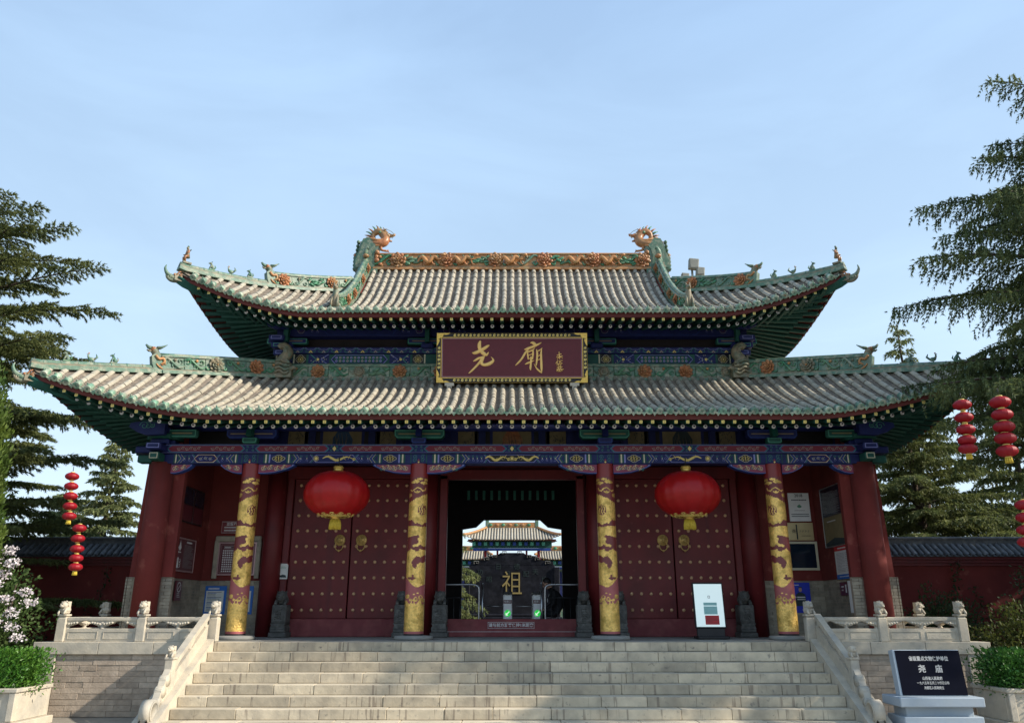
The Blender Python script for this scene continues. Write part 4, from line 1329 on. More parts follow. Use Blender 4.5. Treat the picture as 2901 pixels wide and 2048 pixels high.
# ------------------------------------------------------------ upper storey
YU = 17.34
b = MB()
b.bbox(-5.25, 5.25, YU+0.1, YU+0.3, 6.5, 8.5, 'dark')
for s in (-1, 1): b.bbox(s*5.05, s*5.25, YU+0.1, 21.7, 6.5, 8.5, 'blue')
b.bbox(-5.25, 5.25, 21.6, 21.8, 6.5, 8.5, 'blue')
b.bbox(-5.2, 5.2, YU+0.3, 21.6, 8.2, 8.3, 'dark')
gpart('upper_wall', b)
b = MB()
b.bevbox((0, YU, 7.24), (10.5, 0.16, 0.28), 'blue', 0.008)
up1 = gpart('panel_beam', b)
d = Deco((0, YU-0.082, 0), (1, 0, 0), (0, 0, 1), (0, -1, 0))
z0, z1 = 7.12, 7.37
for a, c in ((-5.2, -1.85), (-1.85, 1.85), (1.85, 5.2)):
    d.rect(a, c, z0, z1, 'green', 1)
    m_ = (a+c)/2; h = z1-z0
    for s in (-1, 1):
        e = m_+s*((c-a)/2-0.32)
        d.rect(e-0.13, e+0.13, z0, z1, 'black', 2); rosette(d, e, (z0+z1)/2, 0.10, 3, 0.10)
        d.rect(e+s*0.14, e+s*0.17, z0, z1, 'cream', 2) if s > 0 else d.rect(e-0.17, e-0.14, z0, z1, 'cream', 2)
        f = e-s*0.42
        d.poly([(f-0.24, z0), (f+0.24, z0), (f+0.24, z1), (f-0.24, z1)], 'blue', 2)
        d.line([(f-s*0.22, z0), (f-s*0.05, (z0+z1)/2), (f-s*0.22, z1)], 0.016, 'lilac', 3)
        d.disc(f+s*0.02, (z0+z1)/2, 0.032, 'gold_line', 4, 8)
        for q in range(14): d.disc(f+rnd.uniform(-.2, .2), rnd.uniform(z0+.02, z1-.02), 0.009, 'cream', 4, 6)
        d.line([(f+s*0.2, z0), (f+s*0.06, (z0+z1)/2), (f+s*0.2, z1)], 0.016, 'green2', 3)
    iw = (c-a)/2-1.02
    d.hexa(m_-iw, m_+iw, z0+0.01, z1-0.01, 0.1, 'lilac', 3); d.hexa(m_-iw+.015, m_+iw-.015, z0+0.02, z1-0.02, 0.1, 'blue', 4)
    d.hexa(m_-iw+.06, m_+iw-.06, z0+0.04, z1-0.04, 0.08, 'green', 5)
    n = int((2*iw-0.2)/0.085)
    for i in range(n):
        u = m_-iw+0.13+i*0.085
        for v in (z0+0.085, z0+0.165): d.disc(u, v, 0.03, 'printgrey' if (i % 2) else 'lilac', 6, 6); d.disc(u, v, 0.012, 'crimson', 7, 5)
gsub('painting', d, up1)
b = MB(); b.bevbox((0, YU-0.03, 7.455), (10.5, 0.2, 0.15), 'blue', 0.008)
up2 = gpart('cloud_beam', b)
d = Deco((0, YU-0.132, 7.455), (1, 0, 0), (0, 0, 1), (0, -1, 0))
u = -5.1; i = 0
while u < 5.1:
    d.line([(u, 0.05), (u+0.06, 0.0), (u+0.02, -0.03), (u+0.08, -0.055), (u+0.15, -0.02), (u+0.2, -0.045), (u+0.26, -0.03), (u+0.24, 0.0), (u+0.3, 0.05)], 0.010, 'green2', 1)
    d.line([(u+0.02, 0.06), (u+0.09, 0.01), (u+0.15, 0.02), (u+0.21, 0.01), (u+0.28, 0.06)], 0.009, 'lilac', 1)
    d.poly([(u+0.1, -0.06), (u+0.15, 0.0), (u+0.2, -0.06)], 'gold_line' if i % 2 else 'printgrey', 2)
    d.disc(u+0.15, -0.045, 0.013, 'crimson', 3, 6)
    u += 0.3; i += 1
gsub('painting', d, up2)
b = MB()
b.bevbox((0, YU-0.06, 7.93), (10.9, 0.24, 0.30), 'blue', 0.01)
b.tube([(-5.6, YU-0.25, 8.12), (5.6, YU-0.25, 8.12)], 0.09, 'blue', 10)
up3 = gpart('lintel_beam', b)
d = Deco((0, YU-0.182, 0), (1, 0, 0), (0, 0, 1), (0, -1, 0))
for a, c in ((-5.2, -1.85), (1.85, 5.2), (-1.85, 1.85)):
    m_ = (a+c)/2; hw = (c-a)/2
    d.line([(m_-hw*.45, 7.82), (m_-hw*.5, 7.93), (m_-hw*.45, 8.04)], 0.010, 'blue2', 1); d.line([(m_+hw*.45, 7.82), (m_+hw*.5, 7.93), (m_+hw*.45, 8.04)], 0.010, 'blue2', 1)
    d.rect(m_-hw*.45, m_+hw*.45, 7.815, 7.824, 'blue2', 1)
    for s in (-1, 1):
        d.ring(m_+s*hw*.82, 7.93, 0.08, 0.007, 'printgrey', 1); d.ring(m_+s*hw*.82, 7.93, 0.045, 0.007, 'crimson', 1)
        lattice_lozenge(d, m_+s*hw*.63-.12, m_+s*hw*.63+.12, 7.84, 8.02, 1, 'blue2')
gsub('painting', d, up3)
for X in (-5.2, -1.95, 1.95, 5.2):
    b = MB()
    b.bevbox((X, YU-0.12, 7.66), (0.95, 0.14, 0.15), 'green', 0.03)
    b.bevbox((X, YU-0.16, 7.54), (0.3, 0.2, 0.12), 'blue', 0.03)
    b.bevbox((X, YU-0.26, 7.78), (0.11, 0.16, 0.34), 'green', 0.01)
    o = gpart('upper_bracket', b)
    d = Deco((X, YU-0.192, 7.66), (1, 0, 0), (0, 0, 1), (0, -1, 0))
    d.rect(-0.45, 0.45, -0.062, 0.062, 'green2', 1); d.rect(-0.435, 0.435, -0.05, 0.05, 'blue', 2); d.rect(-0.36, 0.36, -0.011, 0.011, 'scroll_canvas', 3)
    gsub('painting', d, o)
for s in (-1, 1):
    b = MB(); X = s*5.22
    for k in range(4):
        b.bevbox((X+s*(0.02+0.05*k), YU-0.08-0.06*k, 7.20+0.16*k), (0.36, 0.3, 0.13), 'blue', 0.02)
    b.prism([(X+s*u, YU-0.5, 8.0+v) for u, v in ((-0.1, -0.12), (0.2, -0.14), (0.42, -0.04), (0.5, 0.08), (0.2, 0.14), (-0.1, 0.12))], (0, 0.12, 0), 'blue')
    o = gpart('upper_corner_bracket', b)
    for k in range(4):
        d = Deco((X+s*(0.02+0.05*k), YU-0.232-0.06*k, 7.20+0.16*k), (1, 0, 0), (0, 0, 1), (0, -1, 0))
        d.rect(-0.12, 0.12, -0.04, 0.04, 'lilac' if k % 2 else 'green2', 1); d.rect(-0.105, 0.105, -0.028, 0.028, 'blue', 2)
        gsub('painting', d, o)
    d = Deco((X+s*0.2, YU-0.502, 8.0), (s, 0, 0), (0, 0, 1), (0, -1, 0))
    for q in range(3): d.spiral(0.05-0.07*q, 0.0, 0.09-0.02*q, 0.010, 'green2', 1+q % 2, 1.4, a0=q)
    gsub('painting', d, o)
# ------------------------------------------------------------ ridges and their glazed ornaments
def petal_ring(b, c, n, r, l, w, m, tilt=0.5, a0=0.0, thick=0.3):
    for i in range(n):
        a = a0+2*PI*i/n
        rot = Matrix.Rotation(-a, 3, 'Y') @ Matrix.Rotation(tilt, 3, 'Z')
        ctr = Vector(c)+Vector((math.cos(a)*r, 0, math.sin(a)*r))
        b.ball(ctr, (l, l*thick, w), m, 7, 5, rot=rot)
def relief(kind, seed=0, s=1.0):
    """carved ornament in the XZ plane, facing -Y, about 0.38 x 0.3"""
    b = MB(); rr = random.Random(seed)
    def vine(pts, r_, m='glaze_leaf'):
        p = smoothpath([(x, -0.02, z) for x, z in pts], 4); n = len(p)
        b.tube(p, [r_*(0.5+0.8*math.sin(PI*i/(n-1))) for i in range(n)], m, 6)
    if kind in ('peony', 'lotus'):
        m = 'glaze_amber' if seed % 4 != 3 else 'glaze_tan'
        petal_ring(b, (0, -0.02, 0), 9, 0.095, 0.062, 0.045, m, -0.5, a0=seed)
        petal_ring(b, (0, -0.05, 0), 7, 0.058, 0.050, 0.036, m, -0.7, a0=seed+.3)
        petal_ring(b, (0, -0.075, 0), 5, 0.028, 0.034, 0.026, m, -0.8)
        b.ball((0, -0.095, 0), 0.018, 'glaze_ochre', 6, 4)
        for q in (-1, 1): vine([(q*.1, -.05), (q*.17, -.09), (q*.2, -.02)], 0.014)
    elif kind == 'sun':
        petal_ring(b, (0, -0.02, 0), 14, 0.10, 0.028, 0.02, 'glaze_tan', -0.2)
        b.lathe([(0.085, 0), (0.085, 0.03), (0.06, 0.045), (0.05, 0.03), (0.035, 0.055), (0.005, 0.065)], (0, 0, 0), 'glaze_tan', 16, axis=(0, -1, 0))
        for q in (-1, 1): vine([(q*.12, -.05), (q*.2, 0.04)], 0.014, 'glaze_ridge')
    elif kind == 'leaf':
        for i in range(9):
            a = rr.uniform(-0.6, 0.6)+(PI if i % 2 else 0)
            x = -0.16+0.04*i; z = rr.uniform(-.07, .07)
            b.ball((x, -0.03, z), (0.07, 0.02, 0.026), 'glaze_leaf', 7, 4, rot=Matrix.Rotation(-a, 3, 'Y'))
        vine([(-.2, -.08), (-.05, .0), (.06, -.04), (.2, .08)], 0.013)
    elif kind == 'dragon':
        p = smoothpath([(-.24, -.03, -.06), (-.15, -.05, .05), (-.04, -.05, -.05), (.06, -.05, .05), (.16, -.06, .0), (.22, -.07, .07)], 5); n = len(p)
        b.tube(p, [0.012+0.03*math.sin(PI*min(1, 1.15*i/(n-1))) for i in range(n)], 'glaze_ochre', 8)
        b.ball((.23, -.08, .08), (.045, .03, .03), 'glaze_ochre', 8, 5)
        for x in (-.12, .02, .14):
            b.tube([(x, -.04, 0), (x+.02, -.06, -.08), (x+.06, -.06, -.1)], [.018, .014, .008], 'glaze_amber', 6)
            b.tube([(x, -.04, .04), (x-.03, -.05, .1)], [.014, .004], 'glaze_leaf', 5)
    else:  # scroll
        m = 'glaze_ridge' if seed % 2 else 'glaze_leaf'
        f = 1 if seed % 3 else -1
        vine([(-.2*f, .06), (-.1*f, .09), (0, .0), (.1*f, -.08), (.2*f, -.04)], 0.02, m)
        for q in range(3):
            cx, cz = -.12+.12*q, (.05, -.05, .04)[q]*f
            pts = [(cx+.055*(1-k/12)*math.cos(k*.6+seed), cz+.055*(1-k/12)*math.sin(k*.6+seed)) for k in range(11)]
            vine(pts, 0.012, m)
        b.ball((0.03*f, -.03, .06), (.03, .025, .03), 'glaze_tan' if seed % 2 else 'glaze_ochre', 7, 4)
    return b
_rel = {}
def rel_mesh(kind, seed):
    seed = seed % 6
    if (kind, seed) not in _rel: _rel[(kind, seed)] = relief(kind, seed).mesh('ridge_ornament')
    return _rel[(kind, seed)]

def sweep(b, path, prof, m, up=(0, 0, 1), smooth=False, ends=True):
    """prof: (side, up) polygon swept along path"""
    n = len(path); k = len(prof); vs = []
    for i in range(n):
        t = (path[min(i+1, n-1)]-path[max(i-1, 0)]).normalized()
        sd = t.cross(Vector(up)).normalized(); u = sd.cross(t)
        for a, c in prof: vs.append(path[i]+sd*a+u*c)
    fs = [(i*k+j, i*k+(j+1) % k, (i+1)*k+(j+1) % k, (i+1)*k+j) for i in range(n-1) for j in range(k)]
    if ends: fs += [list(range(k))[::-1], list(range((n-1)*k, n*k))]
    b.add(vs, fs, m, smooth)
def rectprof(w, z0, z1): return [(-w/2, z0), (w/2, z0), (w/2, z1), (-w/2, z1)]
def ringprof(r_, z, n=10): return [(r_*math.cos(2*PI*i/n), z+r_*math.sin(2*PI*i/n)) for i in range(n)]
def polyline_at(path, d):
    L = 0
    for a, c in zip(path, path[1:]):
        s = (c-a).length
        if L+s >= d: return a+(c-a)*((d-L)/s), (c-a).normalized()
        L += s
    return path[-1].copy(), (path[-1]-path[-2]).normalized()
def plen(path): return sum((c-a).length for a, c in zip(path, path[1:]))
def ornate_ridge(path, h, kinds, name, face, pan_m='glaze_deep', w=0.15, step=0.42, both=False, top='glaze_ridge'):
    """moulded foot, upright panels each with its carved flower, rounded cap. face: +1/-1 side carrying the carving"""
    b = MB()
    sweep(b, path, rectprof(w+0.09, -0.03, 0.035), top); sweep(b, path, rectprof(w+0.04, 0.036, 0.065), 'glaze_tan')
    sweep(b, path, rectprof(w+0.05, h-0.03, h), top); sweep(b, path, ringprof(0.05, h+0.015), top, smooth=True)
    part = gpart(name, b)
    L = plen(path); n = max(1, round(L/step))
    for i in range(n):
        p, t = polyline_at(path, (i+0.5)*L/n)
        sd = t.cross(Vector((0, 0, 1))).normalized(); up = sd.cross(t)
        m = Matrix((t, -sd, up)).transposed().to_4x4()
        m.translation = p+up*(h/2+0.017)
        pm = slab_mesh(L/n-0.006, w, h-0.10, pan_m, 0.008)
        pan = link('ridge_panel', pm, part, m)
        k = kinds[i % len(kinds)]
        sc = (h-0.04)/0.27
        for f in ((face, -face) if both else (face,)):
            y = sd*f
            m2 = Matrix((t*f, -y, up)).transposed().to_4x4()
            m2.translation = p+up*(h/2+0.017)+y*(w/2-0.012)
            link('ridge_ornament', rel_mesh(k, i), part, m2 @ Matrix.Diagonal((sc, sc, sc, 1)))
    return part
# main ridge
path = [Vector((-3.74, CY, 10.50)), Vector((3.74, CY, 10.50))]
ornate_ridge(path, 0.45, ['scroll', 'peony', 'leaf', 'dragon', 'lotus', 'dragon', 'leaf', 'peony', 'dragon'], 'main_ridge', 1, 'glaze_ochre', w=0.22, both=True, step=0.43, top='glaze_ochre')
# band where the lower roof meets the upper wall
path = [Vector((-5.1, 17.14, 6.70)), Vector((5.1, 17.14, 6.70))]
ornate_ridge(path, 0.345, ['scroll', 'lotus', 'scroll', 'sun', 'leaf', 'peony'], 'waist_ridge', 1, 'glaze_ridge', w=0.16, step=0.46)

def hip_pts(roof, sx, t0, t1, n=16, off=0.0):
    out = []
    for i in range(n+1):
        t = t0+(t1-t0)*i/n
        a = roof.xin+(roof.xc-roof.xin)*t
        o, z = roof.top('F', a)
        out.append(Vector((sx*a, CY-o, z+off)))
    return out
def seated_beast(m1='glaze_ridge', m2='glaze_deep'):
    b = MB()
    b.box((0, 0, 0.015), (0.17, 0.12, 0.03), m2)
    b.tube([(-0.05, 0, 0.03), (-0.03, 0, 0.11), (0.02, 0, 0.19)], [0.055, 0.052, 0.034], m1, 8)
    for s in (-1, 1):
        b.tube([(0.02, s*.035, 0.15), (0.05, s*.035, 0.08), (0.055, s*.035, 0.03)], [0.022, 0.018, 0.018], m1, 6)
        b.ball((-0.04, s*.045, 0.06), (0.045, 0.025, 0.04), m1, 7, 5)
        b.tube([(0.02, s*.03, 0.245), (0.0, s*.04, 0.285)], [0.014, 0.004], m2, 5)
    b.ball((0.04, 0, 0.22), (0.045, 0.036, 0.038), m1, 8, 6); b.ball((0.08, 0, 0.208), (0.03, 0.024, 0.02), m1, 7, 5)
    b.tube([(-0.08, 0, 0.05), (-0.12, 0, 0.12), (-0.09, 0, 0.19)], [0.018, 0.022, 0.006], m2, 6)
    return b.mesh('roof_figure')
def immortal():
    b = MB()
    b.box((0, 0, 0.02), (0.18, 0.13, 0.04), 'glaze_tan')
    for s in (-1, 1):
        b.tube([(0.0, s*.03, 0.19), (0.06, s*.05, 0.15), (0.05, s*.05, 0.04)], [0.034, 0.026, 0.02], 'glaze_amber', 7)
        b.tube([(0.0, s*.05, 0.31), (0.01, s*.1, 0.25), (0.06, s*.06, 0.22)], [0.024, 0.02, 0.014], 'glaze_amber', 6)
    b.tube([(-0.01, 0, 0.15), (0, 0, 0.24), (0.0, 0, 0.33)], [0.05, 0.045, 0.035], 'glaze_tan', 8)
    b.ball((0.01, 0, 0.375), (0.03, 0.028, 0.036), 'glaze_tan', 8, 6); b.ball((0.0, 0, 0.415), (0.022, 0.022, 0.024), 'glaze_deep', 7, 5)
    b.tube([(-0.04, -.09, 0.32), (-0.06, 0, 0.36), (-0.04, .09, 0.32)], [.005, .012, .005], 'glaze_deep', 5)
    return b.mesh('roof_figure')
def rooster():
    b = MB()
    b.ball((0, 0, 0.09), (0.09, 0.045, 0.06), 'glaze_ridge', 8, 6)
    for s in (-1, 1): b.tube([(0, s*.02, 0.05), (0.01, s*.02, 0.0)], 0.012, 'glaze_deep', 5)
    b.tube([(0.06, 0, 0.11), (0.09, 0, 0.17), (0.08, 0, 0.22)], [.035, .022, .022], 'glaze_ridge', 7)
    b.tube([(-0.07, 0, 0.1), (-0.14, 0, 0.18), (-0.1, 0, 0.26)], [.03, .03, .008], 'glaze_deep', 7)
    b.tube([(0.09, 0, 0.22), (0.13, 0, 0.21)], [.016, .003], 'glaze_amber', 5); b.ball((.075, 0, .25), (.025, .008, .02), 'glaze_amber', 6, 4)
    return b.mesh('roof_figure')
FIG = [seated_beast('glaze_deep', 'glaze_ridge'), rooster(), seated_beast('glaze_deep', 'glaze_leaf')]
IMM = immortal()
def hip_beast():
    """upright dragon bust that closes the tall part of a hip ridge, looking +X"""
    b = MB()
    b.prism([(-0.16, -0.08, -0.02), (0.08, -0.08, -0.02), (0.14, -0.08, 0.12), (0.17, -0.08, 0.30), (0.06, -0.08, 0.40), (-0.05, -0.08, 0.33), (-0.12, -0.08, 0.36), (-0.16, -0.08, 0.30)], (0, 0.16, 0), 'glaze_deep')
    p = smoothpath([(0.05, 0, 0.28), (0.08, 0, 0.40), (0.13, 0, 0.45)], 5)
    b.tube(p, [0.085]*5+[0.08]*(len(p)-5), 'glaze_tan', 9)
    b.ball((0.13, 0, 0.46), (0.085, 0.07, 0.062), 'glaze_amber', 9, 6)
    b.tube([(0.17, 0, 0.475), (0.25, 0, 0.49), (0.30, 0, 0.54)], [0.05, 0.036, 0.02], 'glaze_deep', 8)           # upper jaw, curled up
    b.tube([(0.16, 0, 0.43), (0.23, 0, 0.41), (0.27, 0, 0.43)], [0.036, 0.026, 0.012], 'glaze_tan', 7)
    for s in (-1, 1):
        b.tube([(0.08, s*.04, 0.50), (-0.02, s*.06, 0.53), (-0.12, s*.07, 0.60)], [0.032, 0.026, 0.008], 'glaze_ridge', 6)
        b.ball((0.17, s*.055, 0.49), 0.018, 'glaze_ochre', 6, 5)
        pts = smoothpath([(0.10, s*.085, 0.32), (0.02, s*.095, 0.25), (-0.06, s*.09, 0.28), (-0.1, s*.085, 0.2), (-0.02, s*.085, 0.14)], 4)
        b.tube(pts, [0.03]*(len(pts)-3)+[.022, .015, .008], 'glaze_ochre', 7)
        b.tube(smoothpath([(0.06, s*.085, 0.14), (0.0, s*.095, 0.08), (-0.08, s*.085, 0.05)], 4), 0.016, 'glaze_ochre', 6)
        for k in range(3): b.ball((-0.02-0.05*k, s*.085, 0.10+0.03*k), (0.03, 0.015, 0.012), 'glaze_amber', 6, 4)
    return b.mesh('hip_beast')
HB = hip_beast()
def beam_head():
    """dragon head socketed on the end of the hip beam, looking +X with a curled snout"""
    b = MB()
    b.box((-0.02, 0, 0.0), (0.20, 0.2, 0.2), 'glaze_tan')
    p = smoothpath([(0.0, 0, -0.02), (0.14, 0, 0.0), (0.26, 0, 0.06), (0.33, 0, 0.19), (0.31, 0, 0.30)], 5); n = len(p)
    b.tube(p, [0.095-0.082*(i/(n-1))**1.0 for i in range(n)], 'glaze_ridge', 9)
    p = smoothpath([(0.0, 0, -0.07), (0.13, 0, -0.10), (0.24, 0, -0.05), (0.28, 0, 0.02)], 4); n = len(p)
    b.tube(p, [0.075-0.05*i/(n-1) for i in range(n)], 'glaze_tan', 8)
    for s in (-1, 1):
        b.ball((0.09, s*.085, 0.06), (0.035, 0.02, 0.03), 'glaze_amber', 7, 5)
        b.tube(smoothpath([(0.04, s*.09, 0.05), (0.0, s*.11, 0.13), (-0.06, s*.1, 0.17)], 4), 0.018, 'glaze_amber', 6)
        for k in range(4): b.tube([(-0.02, s*.09, -.05+.04*k), (-0.1, s*.12, -.03+.05*k)], [.022, .006], 'glaze_amber', 5)
        for k in range(4): b.ball((0.10+0.045*k, s*.05, -0.025), (0.01, 0.008, 0.018), 'cream', 5, 4)
    return b.mesh('beam_head')
BH = beam_head()
for roof, name, tb, figs in ((lower, 'lower', 0.535, (0.72, 0.80, 0.885)), (upper, 'upper', 0.50, (0.64, 0.74, 0.84))):
    for sx in (-1, 1):
        t0 = 0.0 if roof is lower else 0.02
        full = hip_pts(roof, sx, t0, tb, 14, 0.02)
        h = 0.35 if roof is lower else 0.33
        ornate_ridge(full, h, (['scroll', 'peony', 'scroll', 'lotus', 'scroll'] if roof is lower else ['scroll', 'peony', 'leaf']), 'hip_ridge', 1 if sx < 0 else -1, 'glaze_deep', step=0.45, both=True)
        thin = hip_pts(roof, sx, tb, 1.0, 14, 0.02)
        thin[-1] += Vector((0, 0, 0.03))
        b = MB()
        sweep(b, thin, rectprof(0.20, -0.03, 0.05), 'glaze_ridge'); sweep(b, thin, rectprof(0.15, 0.051, 0.085), 'glaze_tan'); sweep(b, thin, ringprof(0.062, 0.10), 'glaze_ridge', smooth=True)
        # joints of the cap tiles
        L = plen(thin); n = int(L/0.28)
        for i in range(n):
            p, t = polyline_at(thin, (i+.3)*L/n)
            b.lathe([(0.067, -0.012), (0.069, 0.0), (0.067, 0.012)], p+Vector((0, 0, 0.10)), 'glaze_deep', 10, axis=t, cap=False)
        tr = gpart('corner_ridge', b)
        def outdir(path): 
            d = (path[-1]-path[0]); d.z = 0; return d.normalized()
        od = outdir(thin)
        p = hip_pts(roof, sx, tb, tb+0.01, 1, 0.02)[0]
        sc = 0.95
        gput('hip_beast', HB, frame(p+od*0.08+Vector((0, 0, 0.02)), od, za=(0, 0, 1)) @ Matrix.Diagonal((sc, sc, sc, 1)))
        for i, t in enumerate(figs):
            p = hip_pts(roof, sx, t, t+.01, 1, 0.18)[0]
            gput('roof_figure', FIG[i], frame(p+Vector((0,0,-.01)), od, za=(0, 0, 1)) @ Matrix.Diagonal((0.72, 0.72, 0.72, 1)))
        if roof is upper:
            p = hip_pts(roof, sx, 0.965, 0.97, 1, 0.18)[0]
            gput('roof_figure', IMM, frame(p, od, za=(0, 0, 1)), label='little seated warrior in brown glaze')
        # head on the hip beam
        c = eave_curve(roof, 'F', 1, 0.12, 0.16, roof.xc-0.10); c.x *= sx
        gput('beam_head', BH, frame(c+od*0.16+Vector((0, 0, 0.04)), od, za=(0, 0, 1)) @ Matrix.Diagonal((.78, .78, .78, 1)))
# descending ridges on the upper roof
def roofline(x, f0, f1, n=14, off=0.02):
    return [upper.pt('F', x, f0+(f1-f0)*i/n, off) for i in range(n+1)]
def standing_beast():
    b = MB()
    b.box((0, 0, 0.03), (0.24, 0.22, 0.06), 'glaze_deep')
    b.tube([(0, 0.02, 0.05), (0, 0.0, 0.25), (0, -0.02, 0.45), (0, -0.03, 0.52)], [0.10, 0.085, 0.06, 0.05], 'glaze_tan', 9)
    b.ball((0, -0.05, 0.54), (0.06, 0.075, 0.06), 'glaze_tan', 9, 6); b.tube([(0, -0.10, 0.55), (0, -0.16, 0.53)], [0.04, 0.025], 'glaze_tan', 7)
    for s in (-1, 1):
        b.tube([(s*.05, -0.02, 0.36), (s*.07, -0.09, 0.2), (s*.06, -0.09, 0.06)], [0.035, 0.026, 0.028], 'glaze_tan', 7)
        b.tube([(s*.03, -0.03, 0.59), (s*.05, -0.0, 0.68)], [0.024, 0.008], 'glaze_tan', 6)
        b.ball((s*.08, 0.04, 0.12), (0.05, 0.08, 0.09), 'glaze_tan', 8, 5)
    b.tube(smoothpath([(0, 0.09, 0.1), (0, 0.16, 0.28), (0, 0.10, 0.42)], 4), 0.03, 'glaze_amber', 6)
    return b.mesh('ridge_foot_beast')
SB = standing_beast()
for sx in (-1, 1):
    path = [Vector((sx*3.92, p.y, p.z)) for p in roofline(3.86, 0.14, 0.97)]
    path = path[::-1]      # top to bottom
    ornate_ridge(path, 0.30, ['lotus', 'scroll', 'peony', 'scroll', 'leaf'], 'descending_ridge', 1 if sx < 0 else -1, 'glaze_leaf', w=0.14, step=0.40, both=True)
    p = path[-1]
    gput('ridge_foot_beast', SB, Matrix.Translation((sx*3.92, p.y-0.08, p.z-0.06)) @ Matrix.Diagonal((1, 1, 1.0, 1)))
    # open verge pieces outside the descending ridge
    b = MB()
    for q in range(9):
        f = 0.35+q*0.07
        pp = upper.pt('F', 3.9, f, 0.03)
        b.tube([(sx*3.98, pp.y, pp.z+.02), (sx*4.16, pp.y, pp.z-0.05)], 0.055, 'glaze_ridge', 8)
    gpart('verge_tiles', b, kind='stuff')
# dragons at the ends of the main ridge
def chiwen():
    b = MB()
    S = 0.003337
    def Q(px, py, y=0): return Vector(((px-1000)*S, y, (470-py)*S))
    body = [(872, 470), (868, 385), (900, 318), (915, 245), (940, 195), (1000, 180), (1060, 215), (1098, 235), (1085, 275), (1050, 305), (1036, 345), (1045, 400), (1135, 440), (1140, 470)]
    body2 = [(870, 470), (866, 390), (898, 320), (912, 250), (935, 200), (985, 190), (1035, 225), (1070, 260), (1045, 300), (1030, 345), (1035, 400), (1040, 470)]
    b.prism([Q(x, y, -0.15) for x, y in body2], (0, 0.30, 0), 'glaze_deep')
    b.prism([Q(x, y, -0.175) for x, y in [(885, 460), (882, 395), (912, 325), (925, 265), (945, 225), (990, 215), (1020, 240), (1040, 265), (1020, 300), (1008, 345), (1012, 400), (1020, 460)]], (0, 0.35, 0), 'glaze_ridge')
    # coiling amber dragon on top
    p = smoothpath([Q(948, 190), Q(985, 228, -.05), Q(1040, 240, -.08), Q(1095, 225, -.05), Q(1108, 185, 0), Q(1085, 140, .02), Q(1048, 116), Q(1012, 140), Q(1008, 180), Q(1030, 215, .04)], 5); n = len(p)
    b.tube(p, [0.062+0.062*math.sin(PI*min(1, i/(n*0.8))) for i in range(n)], 'glaze_amber', 10)
    for k in range(2, n-2, 2):      # mane flames along the coil
        q = p[k]; o_ = (q-Q(1050, 170)).normalized()
        b.tube([q+o_*.05, q+o_*.12+Vector((-.03, 0, .02)), q+o_*.17+Vector((-.07, 0, .02))], [.04, .025, .006], 'glaze_amber' if k % 4 else 'glaze_leaf', 5)
    p = smoothpath([Q(955, 175), Q(1000, 200, -.12), Q(1050, 215, -.15), Q(1100, 205, -.11)], 5)
    b.tube(p, 0.035, 'glaze_ochre', 8)
    p = smoothpath([Q(945, 205), Q(990, 250, -.12), Q(1050, 262, -.14), Q(1095, 240, -.1)], 5)
    b.tube(p, 0.03, 'glaze_amber', 8)
    # neck, head, jaws
    b.tube(smoothpath([Q(1085, 150), Q(1095, 120), Q(1115, 140), Q(1130, 165)], 4), [0.07]*6+[0.06]*7, 'glaze_amber', 9)
    b.ball(Q(1120, 158), (0.11, 0.09, 0.09), 'glaze_amber', 9, 6)
    for k in range(4): b.tube([Q(1146+7*k, 166, -.02), Q(1147+7*k, 176, -.02)], [.009, .002], 'cream', 4)
    b.tube([Q(1130, 150), Q(1158, 156), Q(1180, 148), Q(1184, 138)], [0.07, 0.05, 0.036, 0.02], 'glaze_amber', 8)
    b.tube([Q(1118, 180), Q(1140, 200), Q(1162, 206)], [0.055, 0.04, 0.02], 'glaze_amber', 8)
    for s in (-1, 1):
        b.tube([Q(1105, 135, s*.04), Q(1100, 110, s*.07), Q(1088, 92, s*.09)], [0.03, 0.022, 0.008], 'glaze_amber', 6)
        b.tube([Q(1100, 112, s*.07), Q(1122, 104, s*.09)], [0.018, 0.006], 'glaze_amber', 5)
        b.ball(Q(1128, 148, s*.06), 0.022, 'cream', 6, 5)
    b.tube(smoothpath([Q(1070, 140, -.05), Q(1062, 118, -.06), Q(1066, 98, -.05)], 3), [.05, .05, .05, .03, .03, .03, .01], 'glaze_leaf', 6)
    wire = smoothpath([Q(1100, 100, -.05), Q(1150, 120, -.05), Q(1176, 150, -.05), Q(1165, 185, -.04)], 5)
    b.tube(wire, 0.007, 'glaze_tan', 5)
    # foreleg reaching for the pearl, flames and fruit at the jaw of the ridge
    b.tube(smoothpath([Q(1085, 245, -.06), Q(1078, 275, -.08), Q(1090, 296, -.08), Q(1130, 300, -.05)], 4), [0.045]*4+[0.035]*5+[0.03]*4, 'glaze_amber', 7)
    for k in range(4): b.tube([Q(1125, 300, -.05), Q(1140+3*k, 288+9*k, -.06)], [0.02, 0.006], 'glaze_amber', 5)
    for (x, y, r_) in ((1052, 322, .07), (1050, 362, .06), (1052, 392, .075), (1080, 425, .06), (1100, 440, .05)): b.ball(Q(x, y, -.12), r_, 'glaze_amber' if r_ > .055 else 'glaze_ochre', 8, 6)
    for k in range(7):
        b.tube(smoothpath([Q(1065+8*k, 430-10*k, -.13), Q(1095+9*k, 400-8*k, -.16), Q(1110+12*k, 360-2*k, -.12), Q(1130+12*k, 335+4*k, -.1)], 3), [.03, .03, .034, .034, .03, .025, .02, .015, .012, .008][:10], 'glaze_leaf', 6)
    # spiked back and the small rosette on its stem
    for k in range(8): b.ball(Q(868+3*k*(k > 3), 455-32*k if k < 4 else 360-36*(k-3), 0), (0.05, 0.10, 0.06), 'glaze_deep', 7, 5)
